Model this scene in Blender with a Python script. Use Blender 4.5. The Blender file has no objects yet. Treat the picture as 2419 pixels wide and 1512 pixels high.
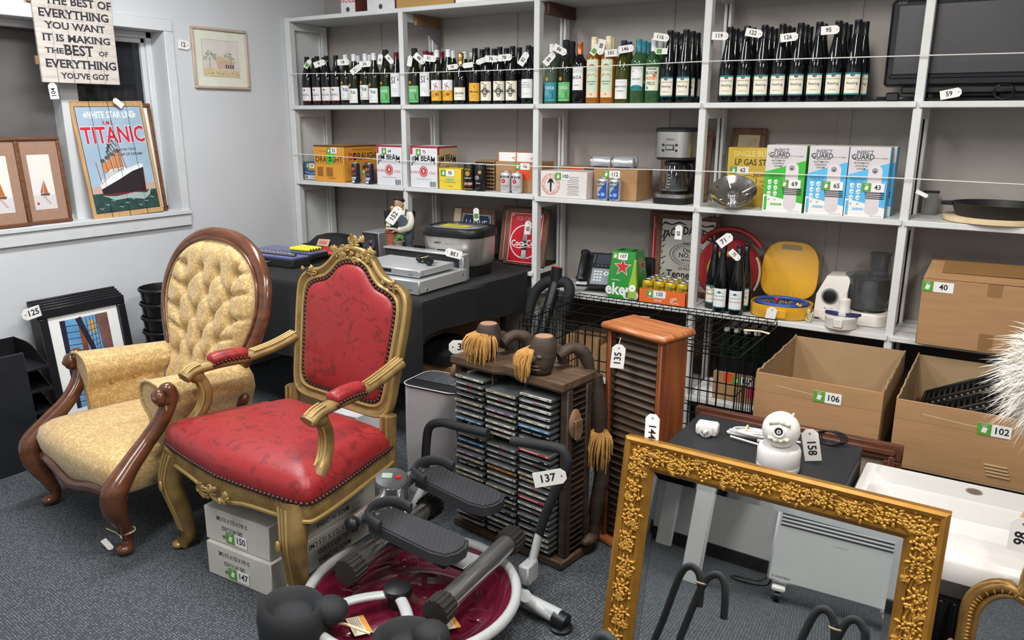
import bpy, bmesh, math, random
from mathutils import Matrix, Vector, Euler
SC = bpy.context.scene
COL = SC.collection
random.seed(7)
PI = math.pi
R = math.radians

# ------------------------------------------------------------------ camera
CAM_POS = Vector((4.0037, -3.6791, 1.5588))
YAW, PITCH, ROLL = R(32.326), R(14.366), R(0.217)
FPX, IW, IH = 1866.6, 2419.0, 1512.0
_f = Vector((-math.sin(YAW)*math.cos(PITCH), math.cos(YAW)*math.cos(PITCH), -math.sin(PITCH)))
_r0 = Vector((math.cos(YAW), math.sin(YAW), 0)); _u0 = _r0.cross(_f)
_r = _r0*math.cos(ROLL)+_u0*math.sin(ROLL); _u = -_r0*math.sin(ROLL)+_u0*math.cos(ROLL)
cam_d = bpy.data.cameras.new('camera'); cam = bpy.data.objects.new('camera', cam_d); COL.objects.link(cam)
cam_d.sensor_fit = 'HORIZONTAL'; cam_d.sensor_width = 36; cam_d.lens = 36*FPX/IW; cam_d.clip_start = .02
cam.matrix_world = Matrix(((_r.x, _u.x, -_f.x, CAM_POS.x), (_r.y, _u.y, -_f.y, CAM_POS.y), (_r.z, _u.z, -_f.z, CAM_POS.z), (0, 0, 0, 1)))
SC.camera = cam

# ------------------------------------------------------------------ world, lights, exposure
SC.view_settings.view_transform = 'Standard'; SC.view_settings.look = 'None'
SC.view_settings.gamma = 1; SC.view_settings.use_curve_mapping = False
SC.view_settings.exposure = 0.0
wd = bpy.data.worlds.new('world'); SC.world = wd; wd.use_nodes = True
wd.node_tree.nodes['Background'].inputs[0].default_value = (.9, .95, 1, 1)
wd.node_tree.nodes['Background'].inputs[1].default_value = 0.35
CEIL = 2.75
# ceiling lamps of the room: (x, y, size x, size y, watts, colour)
LAMPS = [(1.15, -1.75, .30, 1.2, 54, (.93, .97, 1)), (3.4, -1.75, .30, 1.2, 46, (1, .965, .91)),
         (2.3, -3.3, .30, 1.2, 42, (.97, .985, 1)), (4.9, -2.9, .30, 1.2, 46, (1, .94, .88))]

def raydir(x, y): return _f + _r*((x-IW/2)/FPX) - _u*((y-IH/2)/FPX)
def az(x, y, z):
    d = raydir(x, y); return CAM_POS + d*((z-CAM_POS.z)/d.z)
def ay(x, y, Y):
    d = raydir(x, y); return CAM_POS + d*((Y-CAM_POS.y)/d.y)
def ax(x, y, X):
    d = raydir(x, y); return CAM_POS + d*((X-CAM_POS.x)/d.x)

# ------------------------------------------------------------------ materials
def lin(c):
    if isinstance(c, str):
        c = c.lstrip('#'); c = [int(c[i:i+2], 16)/255 for i in (0, 2, 4)]
        c = [v/12.92 if v <= .04045 else ((v+.055)/1.055)**2.4 for v in c]
    return tuple(c[:3])+(1,)
_MC = {}
def M(name, col, rough=.5, metal=0, var=.06, scale=12, bump=0, bscale=60, trans=0, ior=1.45, coat=0, col2=None, stretch=None, emit=0, sheen=0, alpha=1, spec=.5):
    if name in _MC: return _MC[name]
    m = bpy.data.materials.new(name); _MC[name] = m; m.use_nodes = True
    nt = m.node_tree; b = nt.nodes['Principled BSDF']; c = lin(col)
    b.inputs['Roughness'].default_value = rough; b.inputs['Metallic'].default_value = metal
    b.inputs['IOR'].default_value = ior; b.inputs['Transmission Weight'].default_value = trans
    b.inputs['Coat Weight'].default_value = coat; b.inputs['Sheen Weight'].default_value = sheen
    b.inputs['Specular IOR Level'].default_value = spec; b.inputs['Alpha'].default_value = alpha
    if emit: b.inputs['Emission Color'].default_value = c; b.inputs['Emission Strength'].default_value = emit
    tc = nt.nodes.new('ShaderNodeTexCoord'); mp = nt.nodes.new('ShaderNodeMapping')
    nt.links.new(tc.outputs['Object'], mp.inputs[0])
    if stretch: mp.inputs['Scale'].default_value = stretch
    nz = nt.nodes.new('ShaderNodeTexNoise'); nz.inputs['Scale'].default_value = scale; nz.inputs['Detail'].default_value = 4
    nt.links.new(mp.outputs[0], nz.inputs[0])
    rp = nt.nodes.new('ShaderNodeValToRGB'); rp.color_ramp.elements[0].position = .3; rp.color_ramp.elements[1].position = .7
    c2 = lin(col2) if col2 else tuple(min(1, v*(1+var)) for v in c[:3])+(1,)
    c1 = c if col2 else tuple(v*(1-var) for v in c[:3])+(1,)
    rp.color_ramp.elements[0].color = c1; rp.color_ramp.elements[1].color = c2
    nt.links.new(nz.outputs[0], rp.inputs[0]); nt.links.new(rp.outputs[0], b.inputs['Base Color'])
    if bump:
        n2 = nt.nodes.new('ShaderNodeTexNoise'); n2.inputs['Scale'].default_value = bscale; n2.inputs['Detail'].default_value = 3
        nt.links.new(mp.outputs[0], n2.inputs[0])
        bp = nt.nodes.new('ShaderNodeBump'); bp.inputs['Strength'].default_value = bump; bp.inputs['Distance'].default_value = .004
        nt.links.new(n2.outputs[0], bp.inputs['Height']); nt.links.new(bp.outputs[0], b.inputs['Normal'])
    return m

def mat_carpet():
    m = M('carpet', '#3b3f43', .95, var=.12, scale=3)
    nt = m.node_tree; b = nt.nodes['Principled BSDF']
    tc = nt.nodes.new('ShaderNodeTexCoord'); mp = nt.nodes.new('ShaderNodeMapping'); mp.inputs['Scale'].default_value = (85, 120, 1)
    mp.inputs['Rotation'].default_value = (0, 0, R(8))
    nt.links.new(tc.outputs['Object'], mp.inputs[0])
    vo = nt.nodes.new('ShaderNodeTexVoronoi'); vo.inputs['Scale'].default_value = 1; vo.inputs['Randomness'].default_value = .35
    nt.links.new(mp.outputs[0], vo.inputs[0])
    rp = nt.nodes.new('ShaderNodeValToRGB'); e = rp.color_ramp.elements
    e[0].position = .12; e[0].color = lin('#8a8f93'); e[1].position = .42; e[1].color = lin('#34383c')
    nt.links.new(vo.outputs['Distance'], rp.inputs[0])
    old = b.inputs['Base Color'].links[0].from_socket
    mx = nt.nodes.new('ShaderNodeMix'); mx.data_type = 'RGBA'; mx.inputs[0].default_value = .62
    nt.links.new(old, mx.inputs[6]); nt.links.new(rp.outputs[0], mx.inputs[7]); nt.links.new(mx.outputs[2], b.inputs['Base Color'])
    bp = nt.nodes.new('ShaderNodeBump'); bp.inputs['Strength'].default_value = .5; bp.inputs['Distance'].default_value = .003
    nt.links.new(vo.outputs['Distance'], bp.inputs['Height']); bp.invert = True; nt.links.new(bp.outputs[0], b.inputs['Normal'])
    return m

def mat_damask(name, c1, c2, scale=26, rough=.55, sheen=.3, thr=(.52, .58), c3=None):
    "woven damask: swirling figure a shade off the ground colour"
    m = M(name, c1, rough, var=.04, scale=6, sheen=sheen)
    nt = m.node_tree; b = nt.nodes['Principled BSDF']
    tc = nt.nodes.new('ShaderNodeTexCoord')
    n1 = nt.nodes.new('ShaderNodeTexNoise'); n1.inputs['Scale'].default_value = scale; n1.inputs['Detail'].default_value = 2; n1.inputs['Distortion'].default_value = 2.2
    nt.links.new(tc.outputs['Object'], n1.inputs[0])
    rp = nt.nodes.new('ShaderNodeValToRGB'); rp.color_ramp.elements[0].position = thr[0]; rp.color_ramp.elements[1].position = thr[1]
    nt.links.new(n1.outputs[0], rp.inputs[0])
    mx = nt.nodes.new('ShaderNodeMix'); mx.data_type = 'RGBA'
    nt.links.new(rp.outputs[0], mx.inputs[0]); nt.links.new(b.inputs['Base Color'].links[0].from_socket, mx.inputs[6]); mx.inputs[7].default_value = lin(c2)
    nt.links.new(mx.outputs[2], b.inputs['Base Color'])
    n2 = nt.nodes.new('ShaderNodeTexNoise'); n2.inputs['Scale'].default_value = 700; nt.links.new(tc.outputs['Object'], n2.inputs[0])
    bp = nt.nodes.new('ShaderNodeBump'); bp.inputs['Strength'].default_value = .15; bp.inputs['Distance'].default_value = .001
    nt.links.new(n2.outputs[0], bp.inputs['Height']); nt.links.new(bp.outputs[0], b.inputs['Normal'])
    return m

# ------------------------------------------------------------------ mesh builder
def TR(x=0, y=0, z=0, rx=0, ry=0, rz=0, s=None):
    m = Matrix.Translation((x, y, z)) @ Euler((rx, ry, rz)).to_matrix().to_4x4()
    if s is not None: m = m @ Matrix.Diagonal((s[0], s[1], s[2], 1))
    return m
def frame(o, xd, yd):
    "plane frame: local x along xd, local y along yd, local z out of the face"
    x = Vector(xd).normalized(); z = x.cross(Vector(yd)).normalized(); y = z.cross(x); o = Vector(o)
    return Matrix(((x.x, y.x, z.x, o.x), (x.y, y.y, z.y, o.y), (x.z, y.z, z.z, o.z), (0, 0, 0, 1)))
FRONT = lambda x, y, z: frame((x, y, z), (1, 0, 0), (0, 0, 1))      # faces -y
RIGHT = lambda x, y, z: frame((x, y, z), (0, 1, 0), (0, 0, 1))      # faces +x
LEFT = lambda x, y, z: frame((x, y, z), (0, -1, 0), (0, 0, 1))      # faces -x
TOP = lambda x, y, z: frame((x, y, z), (1, 0, 0), (0, 1, 0))        # faces +z
_TXT = {}
def text_mesh(s, bold):
    k = (s, bold)
    if k in _TXT: return _TXT[k]
    cu = bpy.data.curves.new('t', 'FONT'); cu.body = s; cu.size = 1; cu.align_x = 'CENTER'; cu.align_y = 'CENTER'
    cu.offset = bold; cu.resolution_u = 2; cu.space_line = .95
    o = bpy.data.objects.new('t', cu); COL.objects.link(o)
    me = bpy.data.meshes.new_from_object(o)
    vs = [v.co.to_2d() for v in me.vertices]; fs = [tuple(p.vertices) for p in me.polygons]
    bpy.data.objects.remove(o); bpy.data.curves.remove(cu); bpy.data.meshes.remove(me)
    _TXT[k] = (vs, fs); return _TXT[k]

class MB:
    def __init__(s): s.v = []; s.f = []; s.mi = []; s.mats = []; s.T = Matrix()
    def _m(s, m):
        if m not in s.mats: s.mats.append(m)
        return s.mats.index(m)
    def add(s, vs, fs, m, T=None):
        X = s.T @ T if T is not None else s.T
        b = len(s.v); s.v += [X @ Vector(v) for v in vs]; k = s._m(m)
        flip = X.determinant() < 0
        for f in fs:
            s.f.append(tuple(b+i for i in (reversed(f) if flip else f))); s.mi.append(k)
        return s
    def box(s, c, d, m, bev=0, T=None):
        hx, hy, hz = d[0]/2, d[1]/2, d[2]/2
        if bev <= 0:
            vs = [(c[0]+x*hx, c[1]+y*hy, c[2]+z*hz) for x in (-1, 1) for y in (-1, 1) for z in (-1, 1)]
            return s.add(vs, [(0, 1, 3, 2), (4, 6, 7, 5), (0, 4, 5, 1), (2, 3, 7, 6), (0, 2, 6, 4), (1, 5, 7, 3)], m, T)
        bev = min(bev, hx*.98, hy*.98, hz*.98); vs = []; ix = {}
        for x in (-1, 1):
            for y in (-1, 1):
                for z in (-1, 1):
                    for a in range(3):
                        e = [hx-bev, hy-bev, hz-bev]; e[a] += bev
                        ix[(x, y, z, a)] = len(vs); vs.append((c[0]+x*e[0], c[1]+y*e[1], c[2]+z*e[2]))
        fs = []
        def q(ks):
            p = [Vector(vs[k]) for k in ks]; n = (p[1]-p[0]).cross(p[2]-p[0]); mid = sum(p, Vector())/len(p)-Vector(c)
            fs.append(tuple(ks) if n.dot(mid) > 0 else tuple(reversed(ks)))
        S = (-1, 1)
        for x in S:
            q([ix[(x, -1, -1, 0)], ix[(x, 1, -1, 0)], ix[(x, 1, 1, 0)], ix[(x, -1, 1, 0)]])
            q([ix[(-1, x, -1, 1)], ix[(1, x, -1, 1)], ix[(1, x, 1, 1)], ix[(-1, x, 1, 1)]])
            q([ix[(-1, -1, x, 2)], ix[(1, -1, x, 2)], ix[(1, 1, x, 2)], ix[(-1, 1, x, 2)]])
            for y in S:
                q([ix[(x, y, -1, 0)], ix[(x, y, 1, 0)], ix[(x, y, 1, 1)], ix[(x, y, -1, 1)]])
                q([ix[(x, -1, y, 0)], ix[(x, 1, y, 0)], ix[(x, 1, y, 2)], ix[(x, -1, y, 2)]])
                q([ix[(-1, x, y, 1)], ix[(1, x, y, 1)], ix[(1, x, y, 2)], ix[(-1, x, y, 2)]])
                for z in S: q([ix[(x, y, z, 0)], ix[(x, y, z, 1)], ix[(x, y, z, 2)]])
        return s.add(vs, fs, m, T)
    def bx(s, x0, x1, y0, y1, z0, z1, m, bev=0, T=None):
        return s.box(((x0+x1)/2, (y0+y1)/2, (z0+z1)/2), (abs(x1-x0), abs(y1-y0), abs(z1-z0)), m, bev, T)
    def loft(s, rings, m, cap=True, closed=False, T=None):
        n = len(rings[0]); vs = [p for r in rings for p in r]; fs = []; k = len(rings)
        for i in range(k if closed else k-1):
            a, b = i*n, ((i+1) % k)*n
            for j in range(n): fs.append((a+j, a+(j+1) % n, b+(j+1) % n, b+j))
        if cap and not closed: fs += [tuple(range(n-1, -1, -1)), tuple(range((k-1)*n, k*n))]
        return s.add(vs, fs, m, T)
    def tube(s, pts, r, m, seg=8, closed=False, cap=True, T=None, flat=None, up=None):
        P = [Vector(p) for p in pts]; n = len(P); rings = []; prev = None
        for i in range(n):
            a = P[(i-1) % n] if (closed or i > 0) else P[i]; b = P[(i+1) % n] if (closed or i < n-1) else P[i]
            t = (b-a)
            t = t.normalized() if t.length > 1e-9 else Vector((0, 0, 1))
            if prev is None:
                g = Vector(up) if up else (Vector((0, 0, 1)) if abs(t.z) < .9 else Vector((1, 0, 0)))
                u = (g-t*g.dot(t)).normalized()
            else:
                u = prev-t*prev.dot(t); u = u.normalized() if u.length > 1e-6 else prev
            prev = u; w = t.cross(u); rr = r[i] if isinstance(r, (list, tuple)) else r
            ra, rb = (rr, rr) if not flat else (rr*flat[0], rr*flat[1])
            rings.append([P[i]+u*(math.cos(2*PI*k/seg)*ra)+w*(math.sin(2*PI*k/seg)*rb) for k in range(seg)])
        return s.loft(rings, m, cap, closed, T)
    def cyl(s, a, b, r0, r1, m, seg=16, T=None): return s.tube([a, b], [r0, r1], m, seg, T=T)
    def lathe(s, prof, m, seg=24, T=None, cap=True):
        rings = []
        for r, z in prof: rings.append([(max(r, 1e-5)*math.cos(2*PI*k/seg), max(r, 1e-5)*math.sin(2*PI*k/seg), z) for k in range(seg)])
        return s.loft(rings, m, cap, False, T)
    def prism(s, poly, h, m, T=None, z0=0):
        n = len(poly); vs = [(p[0], p[1], z0) for p in poly]+[(p[0], p[1], z0+h) for p in poly]
        fs = [tuple(range(n-1, -1, -1)), tuple(range(n, 2*n))]+[(i, (i+1) % n, n+(i+1) % n, n+i) for i in range(n)]
        ar = sum(poly[i][0]*poly[(i+1) % n][1]-poly[(i+1) % n][0]*poly[i][1] for i in range(n))
        if ar < 0: fs = [tuple(reversed(f)) for f in fs]
        return s.add(vs, fs, m, T)
    def flat(s, poly, m, T=None, z=0):
        return s.add([(p[0], p[1], z) for p in poly], [tuple(range(len(poly)))], m, T)
    def rect(s, x0, y0, x1, y1, m, T=None, z=0): return s.flat([(x0, y0), (x1, y0), (x1, y1), (x0, y1)], m, T, z)
    def disc(s, x, y, rx, m, T=None, z=0, ry=None, seg=20, rot=0):
        ry = rx if ry is None else ry; c, sn = math.cos(rot), math.sin(rot)
        pts = [(rx*math.cos(2*PI*k/seg), ry*math.sin(2*PI*k/seg)) for k in range(seg)]
        return s.flat([(x+a*c-b*sn, y+a*sn+b*c) for a, b in pts], m, T, z)
    def ring(s, x, y, r0, r1, m, T=None, z=0, seg=28, sy=1):
        vs = []; fs = []
        for k in range(seg):
            c, sn = math.cos(2*PI*k/seg), math.sin(2*PI*k/seg); vs += [(x+r0*c, y+r0*sn*sy, z), (x+r1*c, y+r1*sn*sy, z)]
        for k in range(seg):
            a, b = 2*k, 2*((k+1) % seg); fs.append((a, a+1, b+1, b))
        return s.add(vs, fs, m, T)
    def line(s, pts, w, m, T=None, z=0):
        "a painted stroke in the plane"
        P = [Vector((p[0], p[1])) for p in pts]; vs = []; n = len(P)
        for i in range(n):
            t = (P[min(i+1, n-1)]-P[max(i-1, 0)]); t = t.normalized() if t.length else Vector((1, 0)); q = Vector((-t.y, t.x))*(w[i] if isinstance(w, (list, tuple)) else w)/2
            vs += [(P[i].x-q.x, P[i].y-q.y, z), (P[i].x+q.x, P[i].y+q.y, z)]
        return s.add(vs, [(2*i, 2*i+2, 2*i+3, 2*i+1) for i in range(n-1)], m, T)
    def ball(s, c, r, m, seg=14, rn=8, T=None, rot=None):
        if not isinstance(r, (tuple, list)): r = (r, r, r)
        X = Matrix.Translation(c) @ (rot.to_4x4() if rot is not None else Matrix()) @ Matrix.Diagonal((r[0], r[1], r[2], 1))
        rings = [[(math.sin(PI*max(i, .02)/rn if i < rn else PI*.995)*math.cos(2*PI*k/seg), math.sin(PI*max(i, .02)/rn if i < rn else PI*.995)*math.sin(2*PI*k/seg), -math.cos(PI*i/rn)) for k in range(seg)] for i in range(rn+1)]
        return s.loft(rings, m, True, False, (T @ X) if T is not None else X)
    def surf(s, fn, nu, nv, m, cu=False, cv=False, T=None, flip=False):
        U = nu if cu else nu+1; V = nv if cv else nv+1
        vs = [fn(i/nu, j/nv) for i in range(U) for j in range(V)]; fs = []
        for i in range(nu):
            for j in range(nv):
                q = (i*V+j, ((i+1) % U)*V+j, ((i+1) % U)*V+(j+1) % V, i*V+(j+1) % V); fs.append(tuple(reversed(q)) if flip else q)
        return s.add(vs, fs, m, T)
    def text(s, t, size, m, T, x=0, y=0, z=.0006, bold=0, sx=1, rot=0, bend=None, wrap=None):
        vs, fs = text_mesh(t, bold); c, sn = math.cos(rot), math.sin(rot); out = []
        for v in vs:
            a, b = v.x*size*sx, v.y*size
            if bend: b += bend*(1-(a/(.5*max(1e-6, max(abs(q.x) for q in vs))*2*size*sx))**2)
            a, b = a*c-b*sn, a*sn+b*c; a += x; b += y
            if wrap: out.append(((wrap+z)*math.sin(a/wrap), b, (wrap+z)*math.cos(a/wrap)))   # wrapped round a vertical cylinder
            else: out.append((a, b, z))
        return s.add(out, fs, m, T)
    def build(s, name, parent=None, smooth=42, mats=None):
        me = bpy.data.meshes.new(name); me.from_pydata([tuple(v) for v in s.v], [], s.f)
        for m in s.mats: me.materials.append(m)
        me.polygons.foreach_set('material_index', s.mi)
        me.update()
        if smooth:
            me.polygons.foreach_set('use_smooth', [True]*len(me.polygons)); me.set_sharp_from_angle(angle=R(smooth))
        o = bpy.data.objects.new(name, me); COL.objects.link(o)
        if parent is not None: o.parent = parent
        return o

def tag(o, label=None, cat=None, group=None, kind=None):
    if label: o['label'] = label
    if cat: o['category'] = cat
    if group: o['group'] = group
    if kind: o['kind'] = kind
    return o
def thing(name, label, cat, loc=(0, 0, 0), rz=0, group=None, rot=None):
    o = bpy.data.objects.new(name, None); COL.objects.link(o); o.empty_display_size = .05
    o.location = loc; o.rotation_euler = rot if rot else (0, 0, rz)
    return tag(o, label, cat, group)
def thing_m(name, label, cat, Mx, group=None):
    o = thing(name, label, cat, group=group); o.matrix_world = Mx; return o
def kids(o): return [c for c in COL.objects if c.parent == o]
def dup(src, parts, label, loc, rz=0, group=None, rot=None):
    "copy of a thing with a copy of each part; parts = [(part, [sub-parts])]"
    r = src.copy(); COL.objects.link(r); r.location = loc; r.rotation_euler = rot if rot else (0, 0, rz); r['label'] = label
    if group: r['group'] = group
    for p, subs in parts:
        c = p.copy(); COL.objects.link(c); c.parent = r
        for q in subs:
            d = q.copy(); COL.objects.link(d); d.parent = c
    return r
def struct(name, mb, smooth=42): return tag(mb.build(name, None, smooth), kind='structure')
def bez(p, n=8):
    "smooth curve through points (Catmull-Rom)"
    P = [Vector(q) for q in p]; out = []
    for i in range(len(P)-1):
        a, b, c, d = P[max(i-1, 0)], P[i], P[i+1], P[min(i+2, len(P)-1)]
        for k in range(n):
            t = k/n; out.append(.5*((2*b)+(c-a)*t+(2*a-5*b+4*c-d)*t*t+(3*b-a-3*c+d)*t**3))
    out.append(P[-1]); return out
def rrect(w, h, r, n=5):
    out = []
    for cx, cy, a in ((w/2-r, h/2-r, 0), (-w/2+r, h/2-r, 90), (-w/2+r, -h/2+r, 180), (w/2-r, -h/2+r, 270)):
        for k in range(n+1): t = R(a+90*k/n); out.append((cx+r*math.cos(t), cy+r*math.sin(t)))
    return out

# ------------------------------------------------------------------ common materials
WHITE = M('white_card', '#eceae6', .6, var=.03)
INK = M('black_ink', '#1c1c1e', .6, var=.1)
GREYINK = M('grey_ink', '#77797c', .6)
PAINT = M('white_shelf_paint', '#d3d4d2', .45, var=.05, scale=7, bump=.08, bscale=25)
WALLP = M('wall_paint', '#cdced0', .6, var=.03, scale=3)
PANEL = M('shelf_back_board', '#a39d97', .7, var=.05, scale=4, bump=.1, bscale=120)
KRAFT = M('kraft_cardboard', '#a9825a', .85, var=.07, scale=5, bump=.12, bscale=18, stretch=(1, 1, 9))
KRAFTD = M('kraft_cardboard_inside', '#a58a68', .85, var=.07, scale=6)
BLACKP = M('black_plastic', '#17181a', .38, var=.15)
BLACKM = M('black_matte', '#1b1c1e', .8, var=.15)
CHROME = M('chrome', '#d8d8d8', .12, 1, var=.03)
STEEL = M('brushed_steel', '#b9b7b3', .3, 1, var=.08, scale=40, stretch=(1, 1, .05))
GREEN = M('lot_green', '#5c9a3b', .6)
STRING = M('tag_string', '#d9c9a4', .9)
RED = M('red_print', '#c2262c', .55)
YELLOW = M('yellow_plastic', '#e3b233', .45, var=.05)
BLUE = M('blue_print', '#2a55a8', .55)
WOODF = M('frame_wood', '#5a3826', .5, col2='#7a4f33', scale=9, stretch=(1, 8, 8))
WPLASTIC = M('white_plastic', '#e2e0dc', .35, var=.02)
GLASS = M('clear_glass', '#f4f6f6', .03, trans=1, var=0)
ORANGE = M('orange_card', '#e4733a', .6)

# ------------------------------------------------------------------ tags and stickers
def serif_text(mb, t, size, m, T, x=0, y=0, z=.0006, bold=.02, sx=1, amt=.07, th=.055):
    "capitals with slab feet"
    vs, fs = text_mesh(t, bold); mb.text(t, size, m, T, x, y, z, bold, sx)
    cnt = {}
    for f in fs:
        for i in range(len(f)):
            e = tuple(sorted((f[i], f[(i+1) % len(f)]))); cnt[e] = cnt.get(e, 0)+1
    ys = [v.y for v in vs]; lo, hi = min(ys), max(ys)
    for (a, b), k in cnt.items():
        if k > 1: continue
        p, q = vs[a], vs[b]
        if abs(p.y-q.y) < .004 and .05 < abs(p.x-q.x) < .26:
            x0, x1 = min(p.x, q.x)-amt, max(p.x, q.x)+amt
            if p.y < lo+.06: mb.rect(x+x0*size*sx, y+p.y*size, x+x1*size*sx, y+(p.y+th)*size, m, T, z)
            elif p.y > hi-.06: mb.rect(x+x0*size*sx, y+(p.y-th)*size, x+x1*size*sx, y+p.y*size, m, T, z)
STICK = M('sticker_white', '#e9e8e6', .5, var=.02)
def sticker(parent, T, num, w=.075, h=.03, green='l', flip=False, blank=False):
    "white lot label with its green corner, stuck on a box face (T: centre frame)"
    mb = MB(); mb.box((0, 0, .0006), (w, h, .0012), STICK, 0, T)
    gx = -w/2+h*.5 if green == 'l' else w/2-h*.5
    if green:
        mb.rect(gx-h*.5, -h/2, gx+h*.5, h/2, GREEN, T, .0014)
        mb.flat([(gx-h*.22, -h*.25), (gx+h*.12, -h*.32), (gx+h*.25, h*.12), (gx-h*.1, h*.2)], STICK, T, .0017)
        mb.text('LOT', h*.2, STICK, T, gx, h*.32, .0018, .01)
    if num: mb.text(num, h*.78, INK, T, (gx+h*.5+w/2)/2 if green == 'l' else (-w/2+gx-h*.5)/2 if green else 0, 0, .0016, .02, .95, PI if flip else 0)
    o = mb.build('lot_sticker', parent); return o
TAGG = 'white lot tags tied to the goods'
def lot_tag(num, P, label, T=None, ang=0, w=.075, h=.032, string=None, flip=False, green=False, hole=1, back=None, yawv=None):
    """hanging card. P: point of the card's centre; ang: turn in the picture-facing plane; string: world points of the cord"""
    P = Vector(P)
    if T is None:
        n = CAM_POS-P; n.z *= .25; n.normalize()
        xd = Vector((-n.y, n.x, 0)).normalized()
        if yawv: xd = Matrix.Rotation(yawv, 3, 'Z') @ xd
        yd = Vector((0, 0, 1)); T = frame(P, xd, yd) @ Matrix.Rotation(ang, 4, 'Z')
    t = thing_m('lot_tag', label, 'tag', T, TAGG)
    mb = MB(); c = h*.28; s = hole
    poly = [(-s*w/2, -h/2), (s*(w/2-c), -h/2), (s*w/2, -h/2+c), (s*w/2, h/2-c), (s*(w/2-c), h/2), (-s*w/2, h/2)]
    mb.prism(poly, .0012, WHITE, None, -.0006)
    mb.disc(s*(w/2-h*.28), 0, h*.07, GREYINK, None, .0009, seg=10)
    if num: mb.text(num, h*.72, INK, Matrix(), -s*h*.16, 0, .0011, .02, .95, PI if flip else 0)
    if green: mb.rect(-w*.36, -h*.38, w*.05, h*.38, GREEN, None, .0011)
    mb.build('card', t)
    if string:
        inv = T.inverted(); pts = [inv @ Vector(q) for q in string]
        hp = Vector((s*(w/2-h*.28), 0, .001))
        MB().tube([hp]+pts, .0011, STRING, 5).build('string', t)
    return t

# ------------------------------------------------------------------ room shell
S1, S2, S3, S4, S5 = 2.1586, 1.63, 1.1582, .6488, .20
DEP = .36
WX = -.03
fl = MB(); fl.bx(-.2, 7.2, -4.3, .5, -.06, 0, mat_carpet()); struct('floor', fl)
ce = MB(); ce.bx(-.4, 7.2, -4.3, .5, CEIL, CEIL+.08, M('ceiling_white', '#dcdcda', .8)); struct('ceiling', ce)
wb = MB(); wb.bx(-.2, 7.2, DEP, DEP+.1, 0, CEIL, PANEL); struct('wall_back', wb)
wf = MB(); wf.bx(-.2, 7.2, -4.3, -4.15, 0, CEIL, WALLP); struct('wall_front', wf)
wr = MB(); wr.bx(7.1, 7.2, -4.3, .5, 0, CEIL, WALLP); struct('wall_right', wr)
WY0, WY1, WZ0, WZ1 = -2.35, -.865, 1.035, 2.005
wl = MB()
wl.bx(-.2, WX, -4.3, WY0, 0, CEIL, WALLP); wl.bx(-.2, WX, WY1, DEP, 0, CEIL, WALLP)
wl.bx(-.2, WX, WY0, WY1, 0, WZ0, WALLP); wl.bx(-.2, WX, WY0, WY1, WZ1, CEIL, WALLP)
struct('wall_left', wl)
# window in the left wall
win = thing('window_1', 'white framed sliding window in the left wall', 'window', (WX, (WY0+WY1)/2, WZ0)); win['kind'] = 'structure'
cy = (WY0+WY1)/2; hw = (WY1-WY0)/2; hz = WZ1-WZ0
mb = MB()
TRIMP = M('window_trim_paint', '#cfd0d1', .4, var=.03)
for (y0, y1, z0, z1) in ((-hw, -hw+.035, 0, hz), (hw-.035, hw, 0, hz), (-hw, hw, hz-.035, hz), (-hw, hw, 0, .03)):
    mb.bx(-.165, -.10, y0, y1, z0, z1, TRIMP, .004)
ym = -1.375-cy
mb.bx(-.16, -.07, ym-.045, ym+.045, 0, hz, TRIMP, .004)
for (y0, y1) in ((ym+.045, ym+.065), (hw-.06, hw-.035)): mb.bx(-.15, -.115, y0, y1, .03, hz-.035, TRIMP, .003)
mb.bx(-.15, -.115, ym+.045, hw-.035, hz-.06, hz-.035, TRIMP, .003)
mb.build('window_frame', win)
mb = MB()
mb.bx(0, .018, -hw-.08, hw+.055, hz, hz+.065, TRIMP, .003); mb.bx(0, .018, hw, hw+.055, -.07, hz, TRIMP, .003)
mb.build('window_trim', win)
mb = MB(); mb.bx(-.17, .03, -hw-.1, hw+.06, -.02, .004, TRIMP, .003); mb.bx(0, .02, -hw-.1, hw+.06, -.085, -.02, TRIMP, .003); mb.build('window_sill', win)
PANE = M('night_window_glass', '#25262b', .06, var=.1, spec=.5)
FROST = M('hazy_window_glass', '#4a4746', .22, var=.25, scale=1.5, col2='#7b7674')
MB().bx(-.14, -.135, ym+.045, hw-.035, .03, hz-.035, PANE).build('glass_pane', win)
MB().bx(-.155, -.15, -hw+.035, ym-.04, .03, hz-.035, FROST).build('glass_pane', win)

# lamps
LAMPM = M('lamp_diffuser', '#ffffff', .5, var=0, emit=3.2)
for i, (x, y, sx, sy, wtt, col) in enumerate(LAMPS):
    t = thing('ceiling_light', ['white ceiling batten light nearest the window', 'white ceiling batten light over the tall shelves', 'white ceiling batten light in the middle of the room', 'white ceiling batten light at the right side of the room'][i], 'light', (x, y, CEIL), group='ceiling lights')
    mb = MB(); mb.bx(-sx/2-.02, sx/2+.02, -sy/2-.02, sy/2+.02, -.04, 0, TRIMP, .004); mb.build('housing', t)
    mb = MB(); mb.bx(-sx/2, sx/2, -sy/2, sy/2, -.046, -.04, LAMPM); mb.build('diffuser', t)
    ld = bpy.data.lights.new('lamp_light', 'AREA'); ld.shape = 'RECTANGLE'; ld.size = sx; ld.size_y = sy; ld.energy = wtt; ld.color = col
    lo = bpy.data.objects.new('lamp_light', ld); COL.objects.link(lo); lo.parent = t; lo.location = (0, 0, -.055)

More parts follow.
